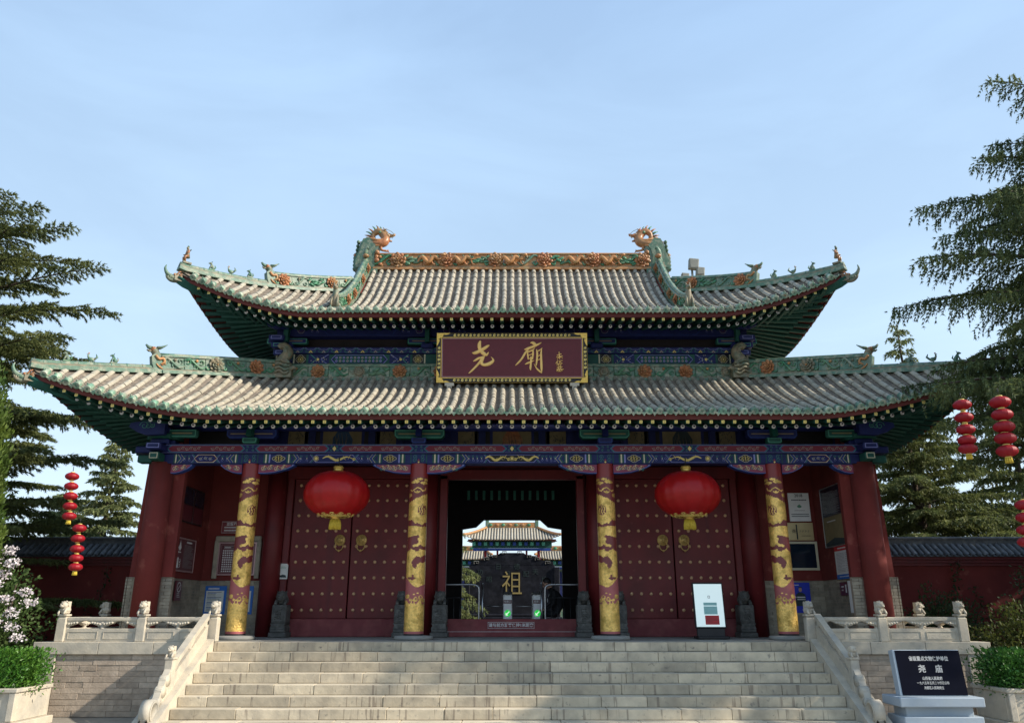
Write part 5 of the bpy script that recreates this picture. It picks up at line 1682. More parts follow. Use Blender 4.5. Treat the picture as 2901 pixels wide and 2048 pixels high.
    b.tube([Q(905, 335), Q(880, 332)], 0.04, 'glaze_tan', 7); petal_ring(b, Q(872, 332, -0.02), 6, .035, .035, .025, 'glaze_amber', 0.2); b.ball(Q(872, 332, -.03), .04, 'glaze_amber', 7, 5)
    return b.mesh('ridge_dragon')
CW = chiwen()
for sx in (-1, 1):
    gput('ridge_dragon', CW, Matrix.Translation((sx*3.83, CY, 10.48)) @ Matrix.Diagonal((-sx*1.0, 1, 1, 1)), label='coiled amber dragon on a green scroll at the %s end of the main ridge' % ('left' if sx < 0 else 'right'))
    b = MB(); b.prism([(sx*3.62, CY-.16, 9.9), (sx*4.06, CY-.16, 9.9), (sx*4.06, CY-.16, 10.48), (sx*3.62, CY-.16, 10.48)], (0, .32, 0), 'glaze_deep')
    gpart('dragon_plinth', b)
    # pillar with a curl at the head of each descending ridge
    b = MB()
    p0 = upper.pt('F', 3.86, 0.95, 0.3)
    b.tube(smoothpath([(sx*3.92, p0.y-.05, p0.z-.1), (sx*3.95, p0.y-.12, p0.z+.12), (sx*3.90, p0.y-.2, p0.z+.32), (sx*3.84, p0.y-.2, p0.z+.36)], 4), [.09]*4+[.07]*4+[.05]*5, 'glaze_ridge', 8)
    b.ball((sx*3.90, p0.y-.2, p0.z+.12), (.09, .08, .06), 'glaze_amber', 8, 5)
    gpart('ridge_finial', b)
# big weathered beasts at the waist corners
def waist_beast():
    b = MB()
    b.prism([(-0.22, -0.12, 0), (0.22, -0.12, 0), (0.24, -0.12, 0.30), (0.14, -0.12, 0.42), (-0.02, -0.12, 0.50), (-0.16, -0.12, 0.42), (-0.22, -0.12, 0.2)], (0, 0.24, 0), 'glaze_tan')
    p = smoothpath([(-0.12, 0, 0.30), (0.0, 0, 0.52), (0.08, 0, 0.66), (0.04, 0, 0.80), (-0.06, 0, 0.86), (-0.14, 0, 0.80)], 5); n = len(p)
    p = [Vector((-q.x, q.y, q.z)) for q in p]
    b.tube(p, [0.15-0.07*i/(n-1) for i in range(n)], 'glaze_tan', 9)
    b.tube(smoothpath([(-0.02, -.1, 0.58), (-0.08, -.11, 0.66), (-0.02, -.11, 0.78), (0.08, -.09, 0.80)], 4), 0.03, 'glaze_tan', 6)
    for k in range(4):
        b.tube(smoothpath([(0.16, -.12, 0.12+.1*k), (0.04, -.16, 0.16+.09*k), (-0.08, -.15, 0.08+.1*k), (-0.18, -.13, 0.16+.07*k)], 4), 0.032, 'glaze_tan', 6)
    b.tube([(-0.18, -.08, 0.2), (-0.28, -.1, 0.26), (-0.34, -.1, 0.22)], [.07, .05, .02], 'glaze_tan', 7)
    b.tube([(0.16, 0, 0.42), (0.18, 0, 0.60)], [.035, .025], 'glaze_tan', 6)
    b.ball((-0.1, -.16, 0.3), (.05, .04, .05), 'glaze_tan', 7, 5)
    return b.mesh('waist_beast')
WB = waist_beast()
for sx in (-1, 1):
    gput('waist_beast', WB, Matrix.Translation((sx*5.17, 16.95, 6.70)) @ Matrix.Diagonal((sx*0.95, 0.95, 0.9, 1)))
# ------------------------------------------------------------ name plaque
S4 = 4.592
PL = Vector((0, 16.32, 6.47)); tilt = R(-9)
pm = Matrix.Translation((0, 16.45, 6.44)) @ Matrix.Rotation(R(8), 4, 'X')
plaque = empty('name_plaque', (0, 16.45, 6.44), 'maroon plaque with two gold characters in a black and gold frame on the lower roof', 'plaque')
plaque.rotation_euler = (R(8), 0, 0)
PW, PH = 1.66, 1.12            # half width, height; local frame: x right, z up, -y to the viewer
b = MB(); b.bevbox((0, 0, PH/2), (2*PW-0.02, 0.08, PH-0.02), 'gold', 0.01)
b.build('frame', plaque)
b = MB(); b.bevbox((0, -0.005, PH/2), (2*PW-0.24, 0.10, PH-0.24), 'plaque', 0.004); board = b.build('board', plaque)
d = Deco((0, -0.0412, 0), (1, 0, 0), (0, 0, 1), (0, -1, 0))
fr = board
iw, ih0, ih1 = PW-0.13, 0.13, PH-0.13
for (u0, u1, v0, v1) in ((-PW+.02, PW-.02, 0.02, 0.105), (-PW+.02, PW-.02, PH-.105, PH-.02), (-PW+.02, -PW+.105, 0.02, PH-.02), (PW-.105, PW-.02, 0.02, PH-.02)):
    d.rect(u0, u1, v0, v1, 'black', 1 if u1-u0 > 1 else 2)
for s in (-1, 1):
    for v, q in ((0.0, 1), (PH, -1)):
        x = s*(PW-.012)
        d.poly([(x, v+q*.012), (x-s*.30, v+q*.012), (x-s*.24, v+q*.045), (x-s*.15, v+q*.06), (x-s*.11, v+q*.11), (x-s*.075, v+q*.12), (x-s*.055, v+q*.20), (x-s*.03, v+q*.26), (x, v+q*.30)], 'gold', 3)
        d.spiral(x-s*.165, v+q*.055, 0.022, 0.008, 'black', 4, 1.3, a0=PI/2*q, hand=s)
        d.spiral(x-s*.055, v+q*.145, 0.022, 0.008, 'black', 4, 1.3, a0=0, hand=s)
def vine(d, u0, u1, v0, v1, vert, L=4):
    n = max(3, int((u1-u0)/0.085)); st = (u1-u0)/n; h = (v1-v0)
    for i in range(n):
        u = u0+(i+.5)*st; up = 1 if i % 2 else -1
        pts = [(u+st*.6*k/8-st*.3, (v0+v1)/2+up*h*.28*math.sin(k/8*PI)) for k in range(9)]
        sp = [(u+up*0+st*.28*(1-k/10*.8)*math.cos(k*.55), (v0+v1)/2-up*h*.12+h*.3*(1-k/10*.8)*math.sin(k*.55)) for k in range(11)]
        for P_ in (pts, sp):
            if vert: P_ = [(y, x) for x, y in P_]
            d.line(P_, 0.017, 'gold_line', L)
for v in (0.028, PH-.098): vine(d, -1.30, 1.30, v, v+.07, False)
for s in (-1, 1):
    a = s*(PW-.062)
    vine(d, 0.30, PH-.30, a-.035, a+.035, True)
for k, (g, m_) in enumerate(((0.108, 'gold'), (0.117, 'black'), (0.123, 'gold'), (0.132, 'cream'))):
    pass
b = MB()
for g, w, y, m_ in ((0.112, 0.014, -0.060, 'gold'), (0.137, 0.010, -0.058, 'rosegold')):
    x, z0_, z1_ = PW-g, g, PH-g
    b.bbox(-x, x, y, -0.03, z0_-w/2, z0_+w/2, m_); b.bbox(-x, x, y, -0.03, z1_-w/2, z1_+w/2, m_)
    b.bbox(-x-w/2, -x+w/2, y+.002, -0.03, z0_+w/2, z1_-w/2, m_); b.bbox(x-w/2, x+w/2, y+.002, -0.03, z0_+w/2, z1_-w/2, m_)
b.build('inner_moulding', plaque)
d.build('frame_painting', plaque)
# brushed characters traced as tapering strokes
yao = [[(712, 290, 30), (702, 330, 46), (706, 380, 46), (732, 425, 48), (765, 455, 46), (795, 470, 30), (812, 448, 22), (822, 434, 8)],
       [(612, 440, 12), (640, 444, 38), (690, 425, 44), (760, 385, 42), (800, 358, 36), (824, 342, 20)],
       [(628, 552, 14), (655, 538, 28), (700, 512, 30), (760, 496, 22)],
       [(745, 500, 32), (705, 570, 30), (645, 640, 28), (590, 695, 22), (568, 714, 10)],
       [(765, 490, 24), (742, 540, 32), (734, 585, 38), (775, 602, 40), (835, 585, 46), (878, 552, 36), (878, 525, 20), (854, 495, 5)]]
miao = [[(1366, 308, 12), (1390, 306, 34), (1418, 322, 40), (1432, 342, 16)],
        [(1286, 398, 12), (1330, 384, 34), (1390, 362, 34), (1450, 335, 30), (1504, 306, 12)],
        [(1345, 378, 26), (1296, 445, 28), (1252, 520, 26), (1205, 575, 24), (1172, 608, 12)],
        [(1300, 440, 10), (1340, 426, 22), (1395, 404, 20), (1418, 376, 8)],
        [(1326, 432, 14), (1330, 480, 22), (1336, 525, 18)], [(1394, 408, 20), (1398, 450, 24), (1390, 525, 20)],
        [(1334, 478, 12), (1392, 456, 14)], [(1338, 524, 12), (1392, 504, 14)],
        [(1296, 594, 12), (1330, 578, 26), (1370, 562, 24), (1408, 545, 10)],
        [(1372, 500, 24), (1370, 570, 26), (1364, 640, 28), (1366, 668, 16)],
        [(1444, 398, 12), (1452, 450, 26), (1448, 530, 26), (1438, 608, 20)],
        [(1450, 425, 16), (1490, 402, 16), (1516, 380, 8)], [(1508, 385, 14), (1502, 460, 26), (1504, 560, 30), (1506, 650, 30), (1508, 712, 8)],
        [(1456, 488, 10), (1496, 470, 16)], [(1452, 540, 10), (1496, 524, 16)],
        [(1408, 588, 4), (1430, 628, 14), (1460, 668, 24), (1505, 706, 18)]]
sig = [[(1708, 474, 8), (1762, 456, 10)], [(1734, 430, 8), (1742, 524, 9)], [(1702, 498, 8), (1776, 486, 10)], [(1738, 495, 8), (1708, 526, 5)], [(1742, 495, 8), (1778, 512, 6)],
       [(1718, 542, 8), (1692, 582, 6)], [(1710, 562, 8), (1708, 606, 8)], [(1728, 552, 7), (1776, 543, 8)], [(1745, 560, 8), (1722, 598, 6)], [(1745, 564, 8), (1776, 584, 6)], [(1730, 592, 7), (1758, 588, 7), (1752, 610, 7), (1728, 612, 7), (1730, 592, 7)],
       [(1706, 638, 8), (1772, 630, 9)], [(1722, 622, 7), (1724, 660, 7)], [(1754, 620, 7), (1754, 656, 7)], [(1700, 666, 9), (1786, 660, 9)], [(1724, 666, 8), (1700, 686, 6)], [(1752, 664, 8), (1776, 680, 6)], [(1738, 652, 7), (1738, 688, 7)], [(1714, 690, 7), (1758, 688, 8)]]
def brush(strokes, name, k=1.0):
    b = MB()
    sx = 2*PW/(2108-142); 
    for si, st in enumerate(strokes):
        P3 = smoothpath([Vector((x, y, w)) for x, y, w in st], 5)
        pts = [((p.x-1125)*sx, (842-p.y)*(PH/(842-168))) for p in P3]; ws = [max(0.004, p.z*sx*k) for p in P3]
        n = len(pts); vs = []
        for i in range(n):
            a, c = pts[max(i-1, 0)], pts[min(i+1, n-1)]
            dx, dz = c[0]-a[0], c[1]-a[1]; l = math.hypot(dx, dz) or 1
            nx, nz = -dz/l, dx/l
            for q, y in ((-0.5, -0.0555), (-0.36, -0.068), (0, -0.074), (0.36, -0.068), (0.5, -0.0555)):
                vs.append((pts[i][0]+nx*ws[i]*q, y-0.0006*si, pts[i][1]+nz*ws[i]*q))
        b.add(vs, [(i*5+j, i*5+j+1, i*5+j+6, i*5+j+5) for i in range(n-1) for j in range(4)], 'gold_char', True)
        for e, s_ in ((0, 1), (n-1, -1)):
            b.lathe([(ws[e]*.5, 0), (ws[e]*.36, .0125), (0.001, .0185)], (pts[e][0], -0.0555-0.0006*si, pts[e][1]), 'gold_char', 10, axis=(0, -1, 0))
    return b.build(name, plaque)
brush(yao, 'character'); brush(miao, 'character'); brush(sig, 'signature', 1.35)
b = MB()
for s in (-1, 1):
    b.bevbox((s*1.36, -0.02, -0.035), (0.20, 0.16, 0.07), 'marble', 0.006)
    b.bevbox((s*1.36, -0.04, -0.13), (0.11, 0.12, 0.13), 'marble', 0.006)
    b.build('support', plaque); b = MB()

# ------------------------------------------------------------ lanterns
def big_lantern(x, label):
    r = empty('palace_lantern', (x, 15.3, 4.1), label, 'lantern', 'large lanterns under the eave')
    b = MB(); n = 64; vs = []; prof = []
    hR, hH = 0.632, 0.425
    for j in range(25):
        t = -PI/2*0.80+PI*0.80*j/24
        prof.append((hR*math.cos(t)**0.86, hH*math.sin(t)/math.sin(PI/2*.8)))
    for r_, z in prof:
        for k in range(n):
            a = 2*PI*k/n
            q = 1 - 0.030*(abs(((a*16/(2*PI)) % 1)-0.5)*2)**3 - 0.003*math.sin(a*71+r_*40)*math.sin(z*60)
            vs.append((r_*q*math.cos(a), r_*q*math.sin(a), z))
    b.add(vs, [(j*n+k, j*n+(k+1) % n, (j+1)*n+(k+1) % n, (j+1)*n+k) for j in range(24) for k in range(n)], 'lantern', True)
    for k in range(16):     # stitched seams with small puckers
        a = 2*PI*(k+0.5)/16
        pts = [Vector((r_*0.987*math.cos(a), r_*0.987*math.sin(a), z)) for r_, z in prof]
        b.tube(pts, 0.005, 'lantern', 4)
    body = b.build('lantern_body', r)
    b = MB()
    b.lathe([(0.30, -0.045), (0.24, 0.0), (0.13, 0.02), (0.11, 0.03)], (0, 0, 0.40), 'gold', 24, cap=False)
    b.lathe([(0.09, 0.0), (0.10, 0.015), (0.09, 0.03), (0.09, 0.07), (0.10, 0.08), (0.10, 0.10), (0.085, 0.105), (0.085, 0.12), (0.02, 0.12)], (0, 0, 0.43), 'gold', 20)
    b.tube([(0, 0, 0.54), (0, 0, 0.72)], 0.012, 'metaldark', 6)
    b.build('lantern_cap', r)
    b = MB()      # scalloped gold skirt on the underside
    for k in range(12):
        a = 2*PI*k/12
        for rr_, s_ in ((0.27, 1.0), (0.33, 0.7)):
            tt = math.acos(min(1, (rr_/hR)**(1/0.86))); z = -hH*math.sin(tt)/math.sin(PI/2*.8)-0.006
            t1 = Vector((-math.sin(a), math.cos(a), 0)); c = Vector((rr_*math.cos(a), rr_*math.sin(a), z)); up = Vector((math.cos(a), math.sin(a), 0.75)).normalized()
            pts = [c+t1*(0.065*s_*math.cos(q))+up*(0.04*s_*math.sin(q)) for q in [PI*i/8 for i in range(9)]]
            b.tube(pts, 0.0045, 'gold_line', 5)
            pts = [c+t1*(0.025*math.cos(q))+up*(0.025*math.sin(q)) for q in [2*PI*i/8 for i in range(9)]]
            b.tube(pts, 0.006, 'gold_line', 5)
    for rr_ in (0.19, 0.23, 0.26):
        tt = math.acos(min(1, (rr_/hR)**(1/0.86))); z = -hH*math.sin(tt)/math.sin(PI/2*.8)-0.004
        b.tube([(rr_*math.cos(q), rr_*math.sin(q), z) for q in [2*PI*i/32 for i in range(33)]], 0.007, 'gold_line', 5)
    b.build('gold_skirt', r)
    b = MB()
    b.lathe([(0.12, 0.0), (0.115, -0.03), (0.08, -0.045), (0.085, -0.075), (0.095, -0.085)], (0, 0, -0.41), 'gold', 20)
    for k in range(26):
        a = 2*PI*k/26; q = rnd.uniform(0.95, 1.1)
        b.tube([(0.085*math.cos(a), 0.085*math.sin(a), -0.485), (0.10*q*math.cos(a), 0.10*q*math.sin(a), -0.58), (0.105*q*math.cos(a), 0.105*q*math.sin(a), -0.66-0.015*rnd.random())], [0.013, 0.013, 0.009], 'tassel', 4)
    b.build('tassel', r)
    return r
L1 = at(755.5, 1108, 15.3); L2 = at(1541.5, 1108, 15.3)
big_lantern(L1.x, 'large oval red silk lantern hanging in front of the left pair of doors').location = L1
big_lantern(L2.x, 'large oval red silk lantern hanging above the lit display, before the right doors').location = L2

def string_lantern(pts_px, Y, label, rpx, tail=True):
    """a string of small lanterns; pixel centres on the plane Y"""
    c0 = at(pts_px[0][0], pts_px[0][1], Y)
    r = empty('lantern_string', c0, label, 'lantern string', 'strings of small red lanterns in the trees')
    sc = (c0-Vector((0, 0, EYE))).length*0.98/1760
    R_ = rpx*sc
    pr = None
    for i, (px, py) in enumerate(pts_px):
        c = at(px, py, Y)-c0
        b = MB(); n = 24; prof = [(R_*math.cos(t)**0.9, R_*0.60*math.sin(t)) for t in [-1.3+2.6*j/12 for j in range(13)]]; vs = []
        for r_, z in prof:
            for k in range(n):
                vs.append((c.x+r_*(1-0.02*(k % 2))*math.cos(2*PI*k/n), c.y+r_*(1-0.02*(k % 2))*math.sin(2*PI*k/n), c.z+z))
        b.add(vs, [(j*n+k, j*n+(k+1) % n, (j+1)*n+(k+1) % n, (j+1)*n+k) for j in range(12) for k in range(n)], 'lantern_small', False)
        lb_ = b.build('lantern', r)
        b = MB(); b.lathe([(R_*.3, 0), (R_*.32, R_*.06), (R_*.3, R_*.12)], (c.x, c.y, c.z+R_*.57), 'gold_line', 10); b.build('lantern_ring', lb_); b = MB(); b.lathe([(R_*.3, 0), (R_*.32, R_*.06), (R_*.3, R_*.12)], (c.x, c.y, c.z-R_*.69), 'gold_line', 10)
        b.build('lantern_ring', lb_)
    b = MB(); b.tube([(0, 0, R_*1.5), (0, 0, R_*0.8)], 0.006, 'metaldark', 5); b.build('cord', r)
    if tail:
        b = MB()
        for k in range(10):
            a = 2*PI*k/10; b.tube([(c.x+R_*.25*math.cos(a), c.y+R_*.25*math.sin(a), c.z-R_*.65), (c.x+R_*.3*math.cos(a), c.y+R_*.3*math.sin(a), c.z-R_*1.2)], R_*0.08, 'tassel', 4)
        b.build('tassel', r)
    return r
string_lantern([(162, 1068), (160, 1090), (158.5, 1112), (157, 1134.5), (155.5, 1157)][::1], 13.2, 'string of five red lanterns against the sky above the left garden wall', 12.8)
string_lantern([(178, 1184), (175, 1207), (173, 1230), (171, 1251), (169.5, 1271)], 12.9, 'string of five red lanterns hanging in front of the left garden wall coping', 12.8)
string_lantern([(2157, 908), (2161, 936), (2165, 963), (2168, 987), (2170, 1006)], 10.9, 'smaller red lantern string under the right roof corner, left of its taller neighbour', 17)
string_lantern([(2242, 902), (2247, 930), (2251, 957), (2254, 983), (2258, 1011)], 10.5, 'larger red lantern string hanging from the right cedar just past the roof corner', 19)
string_lantern([(2296, 1132), (2298, 1160), (2300, 1188), (2302, 1215)], 10.8, 'string of small red lanterns half cut off at the right edge, lowest in the cedar', 16)

# ------------------------------------------------------------ door stones with lions
def drum_lion(seed=0):
    b = MB(); rr = random.Random(seed); m = 'lionstone'
    b.bevbox((0, 0, 0.05), (0.36, 0.44, 0.10), m, 0.015); b.bevbox((0, 0, 0.135), (0.31, 0.40, 0.07), m, 0.015)
    b.prism([(-0.16, -0.2, 0.17), (0.16, -0.2, 0.17), (0.13, -0.2, 0.24), (0.16, -0.2, 0.28), (-0.16, -0.2, 0.28), (-0.13, -0.2, 0.24)], (0, 0.4, 0), m)
    b.prism([(-0.10, -0.215, 0.28), (0.10, -0.215, 0.28), (0.0, -0.215, 0.18)], (0, 0.03, 0), m)
    base = b
    body = MB(); body.bevbox((0, 0, 0.465), (0.30, 0.36, 0.37), m, 0.02)
    body.bevbox((0, -0.182, 0.465), (0.22, 0.02, 0.29), m, 0.008)
    for k in range(5):
        pts = smoothpath([(-0.06+rr.uniform(-.02, .02), -0.195, 0.36+.05*k), (0.0, -0.2, 0.38+.05*k+rr.uniform(-.02, .02)), (0.06+rr.uniform(-.02, .02), -0.195, 0.36+.05*k)], 4)
        body.tube(pts, 0.014, m, 6)
    body.ball((0, -0.19, 0.5), (0.04, 0.02, 0.06), m, 8, 5)
    lion = MB()
    lion.ball((0, 0.06, 0.75), (0.12, 0.17, 0.12), m, 10, 7)
    lion.ball((0, -0.07, 0.81), (0.11, 0.10, 0.11), m, 10, 7)      # head with curled mane
    for k in range(12):
        a = 2*PI*k/12; lion.ball((0.095*math.cos(a), -0.05, 0.82+0.09*math.sin(a)), 0.032, m, 6, 4)
    lion.ball((0, -0.165, 0.79), (0.055, 0.045, 0.04), m, 8, 5); lion.box((0, -0.17, 0.755), (0.08, 0.05, 0.02), m)
    for s in (-1, 1):
        lion.ball((s*.04, -0.15, 0.84), 0.02, m, 6, 5); lion.tube([(s*.07, -.03, 0.89), (s*.10, -.03, 0.93)], [.025, .01], m, 6)
        lion.tube([(s*.09, -0.04, 0.74), (s*.10, -0.12, 0.68), (s*.09, -0.15, 0.655)], [.045, .035, .035], m, 7)
    lion.tube(smoothpath([(0, 0.2, 0.74), (0, 0.25, 0.84), (0, 0.2, 0.92)], 4), [.03]*5+[.03, .02, .015, .01], m, 6)
    return base.mesh('plinth'), body.mesh('block'), lion.mesh('lion')
drs = [drum_lion(1), drum_lion(2)]
for i, (x, lab) in enumerate(((-4.80, 'dark carved door stone topped by a lion at the far left of the left doors'),
               (-2.28, 'dark door stone with a lion half hidden behind the second gold column'),
               (-1.50, 'dark lion door stone at the left jamb of the open passage'),
               (1.49, 'dark lion door stone at the right jamb of the open passage'),
               (2.22, 'dark door stone with a lion half hidden behind the third gold column'),
               (4.84, 'dark lion door stone at the right end of the right doors beside the display'))):
    r = empty('door_stone', (x, 17.14, P+0.001), lab, 'door stone', 'lion topped stones beside the doors')
    k = drs[i % 2]
    for nm, me_ in zip(('plinth', 'block', 'lion'), k): link(nm, me_, r, Matrix.Diagonal((1, 1, 0.98, 1)))

# ------------------------------------------------------------ balustrades
def lion_cap(b, x, y, z, s=1.0, m='marble', turn=0.0):
    """curly stone lion on a post"""
    rot = Matrix.Rotation(turn, 3, 'Z')
    def T(p): return Vector((x, y, z)) + rot @ (Vector(p)*s)
    b.bevbox(T((0, 0.005, 0.085)), (0.092*s, 0.092*s, 0.16*s), m, 0.012*s, rot)
    b.ball(T((0, 0.01, 0.055)), (0.062*s, 0.07*s, 0.05*s), m, 9, 6)
    b.ball(T((0.0, -0.025, 0.115)), (0.055*s, 0.055*s, 0.05*s), m, 9, 6)
    for k in range(9):
        a = 2*PI*k/9; b.ball(T((0.05*math.cos(a), -0.01, 0.118+0.045*math.sin(a))), 0.017*s, m, 6, 4)
    b.ball(T((0, -0.075, 0.105)), (0.03*s, 0.02*s, 0.02*s), m, 7, 5)
    for q in (-1, 1):
        b.tube([T((q*.045, -0.03, 0.07)), T((q*.05, -0.06, 0.02)), T((q*.045, -.07, 0.0))], 0.017*s, m, 6)
        b.ball(T((q*.02, -0.075, 0.13)), 0.009*s, m, 5, 4)
    b.box(T((0, 0, 0.158)), (0.09*s, 0.09*s, 0.018*s), m)
def post(parent, x, y, z, h=0.46, turn=0.0, w=0.15):
    b = MB(); b.bevbox((x, y, z+h/2-0.03), (w, w, h-0.06), 'marble', 0.012)
    b.bevbox((x, y, z+h*0.48), (w+0.006, w*0.6, h*0.7), 'marble', 0.004)
    p = child(b, 'post', parent)
    b = MB(); b.bevbox((x, y, z+h-0.05), (w*.8, w*.8, 0.03), 'marble', 0.004); b.bevbox((x, y, z+h-0.018), (w+.01, w+.01, 0.035), 'marble', 0.008)
    lion_cap(b, x, y, z+h, 1.28, turn=turn)
    link('post_lion', b.mesh('post_lion'), p, None)
    return p
def rail(parent, A, B_, z0, h=0.41):
    """panel with cartouches below, vase-shaped openings with cloud brackets between, handrail"""
    A, B_ = Vector(A), Vector(B_); d = (B_-A); L = d.length; t = d.normalized(); 
    n = Vector((t.y, -t.x, 0))
    def M_(u, v, w=0): return A + t*u + Vector((0, 0, z0+v)) + n*w
    rot = Matrix((t, Vector((-t.y, t.x, 0)), Vector((0, 0, 1)))).transposed()
    b = MB()
    b.bevbox(M_(L/2, 0.11), (L, 0.085, 0.22), 'marble', 0.006, rot)
    child(b, 'rail_panel', parent)
    b = MB()
    for q in (0.25, 0.75):
        c, w_ = L*q, L*0.42
        for sd in (1, -1):
            for (u0, u1, v0, v1) in ((c-w_/2, c+w_/2, 0.045, 0.053), (c-w_/2, c+w_/2, 0.165, 0.173), (c-w_/2, c-w_/2+.008, 0.053, 0.165), (c+w_/2-.008, c+w_/2, 0.053, 0.165)):
                b.box(M_((u0+u1)/2, (v0+v1)/2, sd*0.045), (u1-u0, 0.012, v1-v0), 'marble', rot)
    child(b, 'panel_moulding', parent)
    b = MB(); b.bevbox(M_(L/2, h-0.033), (L, 0.10, 0.066), 'marble', 0.012, rot); child(b, 'handrail', parent)
    b = MB()
    for k, u in enumerate((0.02, L/2, L-0.02)):
        if k == 1: b.lathe([(0.045, 0), (0.05, 0.012), (0.028, 0.03), (0.045, 0.055), (0.03, 0.08), (0.05, 0.115)], M_(u, 0.215), 'marble', 12)
        else: b.lathe([(0.035, 0), (0.04, 0.012), (0.02, 0.03), (0.035, 0.055), (0.02, 0.08), (0.04, 0.10)], M_(u, 0.215), 'marble', 10)
    child(b, 'vase_baluster', parent, kind='stuff')
    b = MB()
    for k, u in enumerate((0.0, L/2, L)):
        for s in ((1,), (-1, 1), (-1,))[k]:
            pr_ = [(0, h-.066), (s*0.28*min(1, L), h-.066), (s*0.20*min(1, L), h-.09), (s*0.13, h-.125), (s*0.06, h-.15), (0, h-.15)]
            b.prism([M_(u+a, v, 0.035) for a, v in pr_], n*-0.07, 'marble')
            for j in range(4):
                for sd in (1, -1):
                    cc_ = M_(u+s*(0.04+0.045*j), h-.118+.008*j, sd*0.04)
                    b.ball(cc_, (0.028, 0.022, 0.022), 'marble', 7, 5)
    child(b, 'cloud_bracket', parent, kind='stuff')
balus = {}
for s in (-1, 1):
    side = 'left' if s < 0 else 'right'
    bl = empty('stone_balustrade', (s*6.5, Y0+0.13, P), 'carved %s stone balustrade with lion posts along the %s wing of the platform' % ('sunlit cream' if s < 0 else 'shaded grey', side), 'balustrade', 'balustrades of the platform')
    xs = (5.24, 6.50, 7.90)
    yb = Y0+0.13
    for i, x in enumerate(xs): post(bl, s*x, yb, P, 0.46, turn=(0.3*s), w=0.16)
    for a, c in zip(xs, xs[1:]): rail(bl, (s*(a+.08), yb, 0), (s*(c-.08), yb, 0), P)
    ys = (yb, yb+1.45, yb+2.9, yb+4.35)
    for y in ys[1:]: post(bl, s*7.9, y, P, 0.46, turn=PI/2*s, w=0.15)
    for a, c in zip(ys, ys[1:]): rail(bl, (s*7.9, a+.08, 0), (s*7.9, c-.08, 0), P)
    # sloping balustrade down the stairs with its scrolled foot
    st = empty('stair_balustrade', (s*5.33, Y0-0.6, 0.6), 'sloping carved balustrade with a drum scroll foot on the %s side of the stairs' % side, 'balustrade', 'balustrades of the stairs')
    slope = RISE/TREAD
    X = s*(W+0.18)
    ytop, ybot = Y0-0.005, 13.20
    def zs(y): return P+0.05-(Y0-y)*slope
    T_ = 0.05
    b = MB()
    # lower panel
    b.prism([(X-T_, ytop, zs(ytop)-.01), (X-T_, ytop, zs(ytop)+.24), (X-T_, ybot, zs(ybot)+.24), (X-T_, ybot, zs(ybot)-.01)], (2*T_, 0, 0), 'marble')
    child(b, 'sloping_panel', st)
    b = MB(); b.prism([(X-.055, ytop, zs(ytop)+.33), (X-.055, ytop, zs(ytop)+.42), (X-.055, ybot, zs(ybot)+.42), (X-.055, ybot, zs(ybot)+.33)], (.11, 0, 0), 'marble'); child(b, 'handrail', st)
    b = MB()
    for f in (0.03, 0.5, 0.97):
        y = ytop+(ybot-ytop)*f
        b.lathe([(0.04, 0), (0.045, 0.012), (0.026, 0.03), (0.042, 0.06), (0.03, 0.09), (0.045, 0.12)], (X, y, zs(y)+.22), 'marble', 10)
        for q in (-1, 1):
            pr_ = [(y, zs(y)+.34), (y+q*.17, zs(y+q*.17)+.34), (y+q*.12, zs(y+q*.12)+.30), (y+q*.04, zs(y)+.265+q*.02), (y, zs(y)+.265)]
            if f == 0.03 and q > 0 or f == 0.97 and q < 0: continue
            b.prism([(X-.04, yy_, zz_) for yy_, zz_ in pr_], (.08, 0, 0), 'marble')
    child(b, 'cloud_bracket', st, kind='stuff')
    # lower post
    b = MB(); z0_ = zs(ybot-.07)
    b.bevbox((X, ybot-.07, z0_+.24), (.13, .15, .50), 'marble', 0.012); b.bevbox((X, ybot-.07, z0_+.51), (.15, .16, .035), 'marble', .008)
    lp = child(b, 'foot_post', st)
    b = MB(); lion_cap(b, X, ybot-.07, z0_+.525, 1.0, turn=0.2*s); link('post_lion', b.mesh('post_lion'), lp, None)
    # scrolled foot: stepped cloud lobes and a drum
    y1 = ybot-.145
    b = MB()
    outline = [(y1, zs(y1)-.02), (y1, zs(y1)+.40)]
    cents = [(y1-.07, .33, .085), (y1-.19, .25, .085), (y1-.31, .17, .075)]
    for cy_, hh, rr_ in cents:
        for q in range(6):
            a = PI*0.62-PI*0.62*q/5*-1 if False else PI*0.5+PI*0.5*q/5
            outline.append((cy_+rr_*math.cos(a)*1.0, zs(cy_)+hh-.05+rr_*math.sin(a)))
    yd = y1-.50
    for q in range(10):
        a = PI*0.45+PI*0.85*q/9
        outline.append((yd+.20*math.cos(a)*.8, zs(yd)+.10+.20*math.sin(a)))
    outline += [(yd-.25, zs(yd-.25)+.10), (yd-.33, zs(yd-.33)+.10), (yd-.36, max(0.07, zs(yd-.36)-.01))]
    outline = [(a, max(c, 0.06)) for a, c in outline]
    b.prism([(X-.05, a, c) for a, c in outline], (.10, 0, 0), 'marble')
    # round edges and the raised drum faces
    for cy_, hh, rr_ in cents: b.tube([(X-.062, cy_, zs(cy_)+hh-.05), (X+.062, cy_, zs(cy_)+hh-.05)], rr_, 'marble', 16)
    b.tube([(X-.075, yd, zs(yd)+.13), (X+.075, yd, zs(yd)+.13)], .175, 'marble', 24)
    b.lathe([(.15, 0), (.15, .012), (.12, .012), (.12, .004)], (X-s*.075, yd, zs(yd)+.13), 'marble', 24, axis=(-s, 0, 0))
    for cy_, hh, rr_ in ((yd-.24, .07, .075), (yd-.36, .05, .07)):
        b.tube([(X-.062, cy_, max(.1, zs(cy_)+hh)), (X+.062, cy_, max(.1, zs(cy_)+hh))], rr_, 'marble', 16)
    child(b, 'scroll_foot', st)
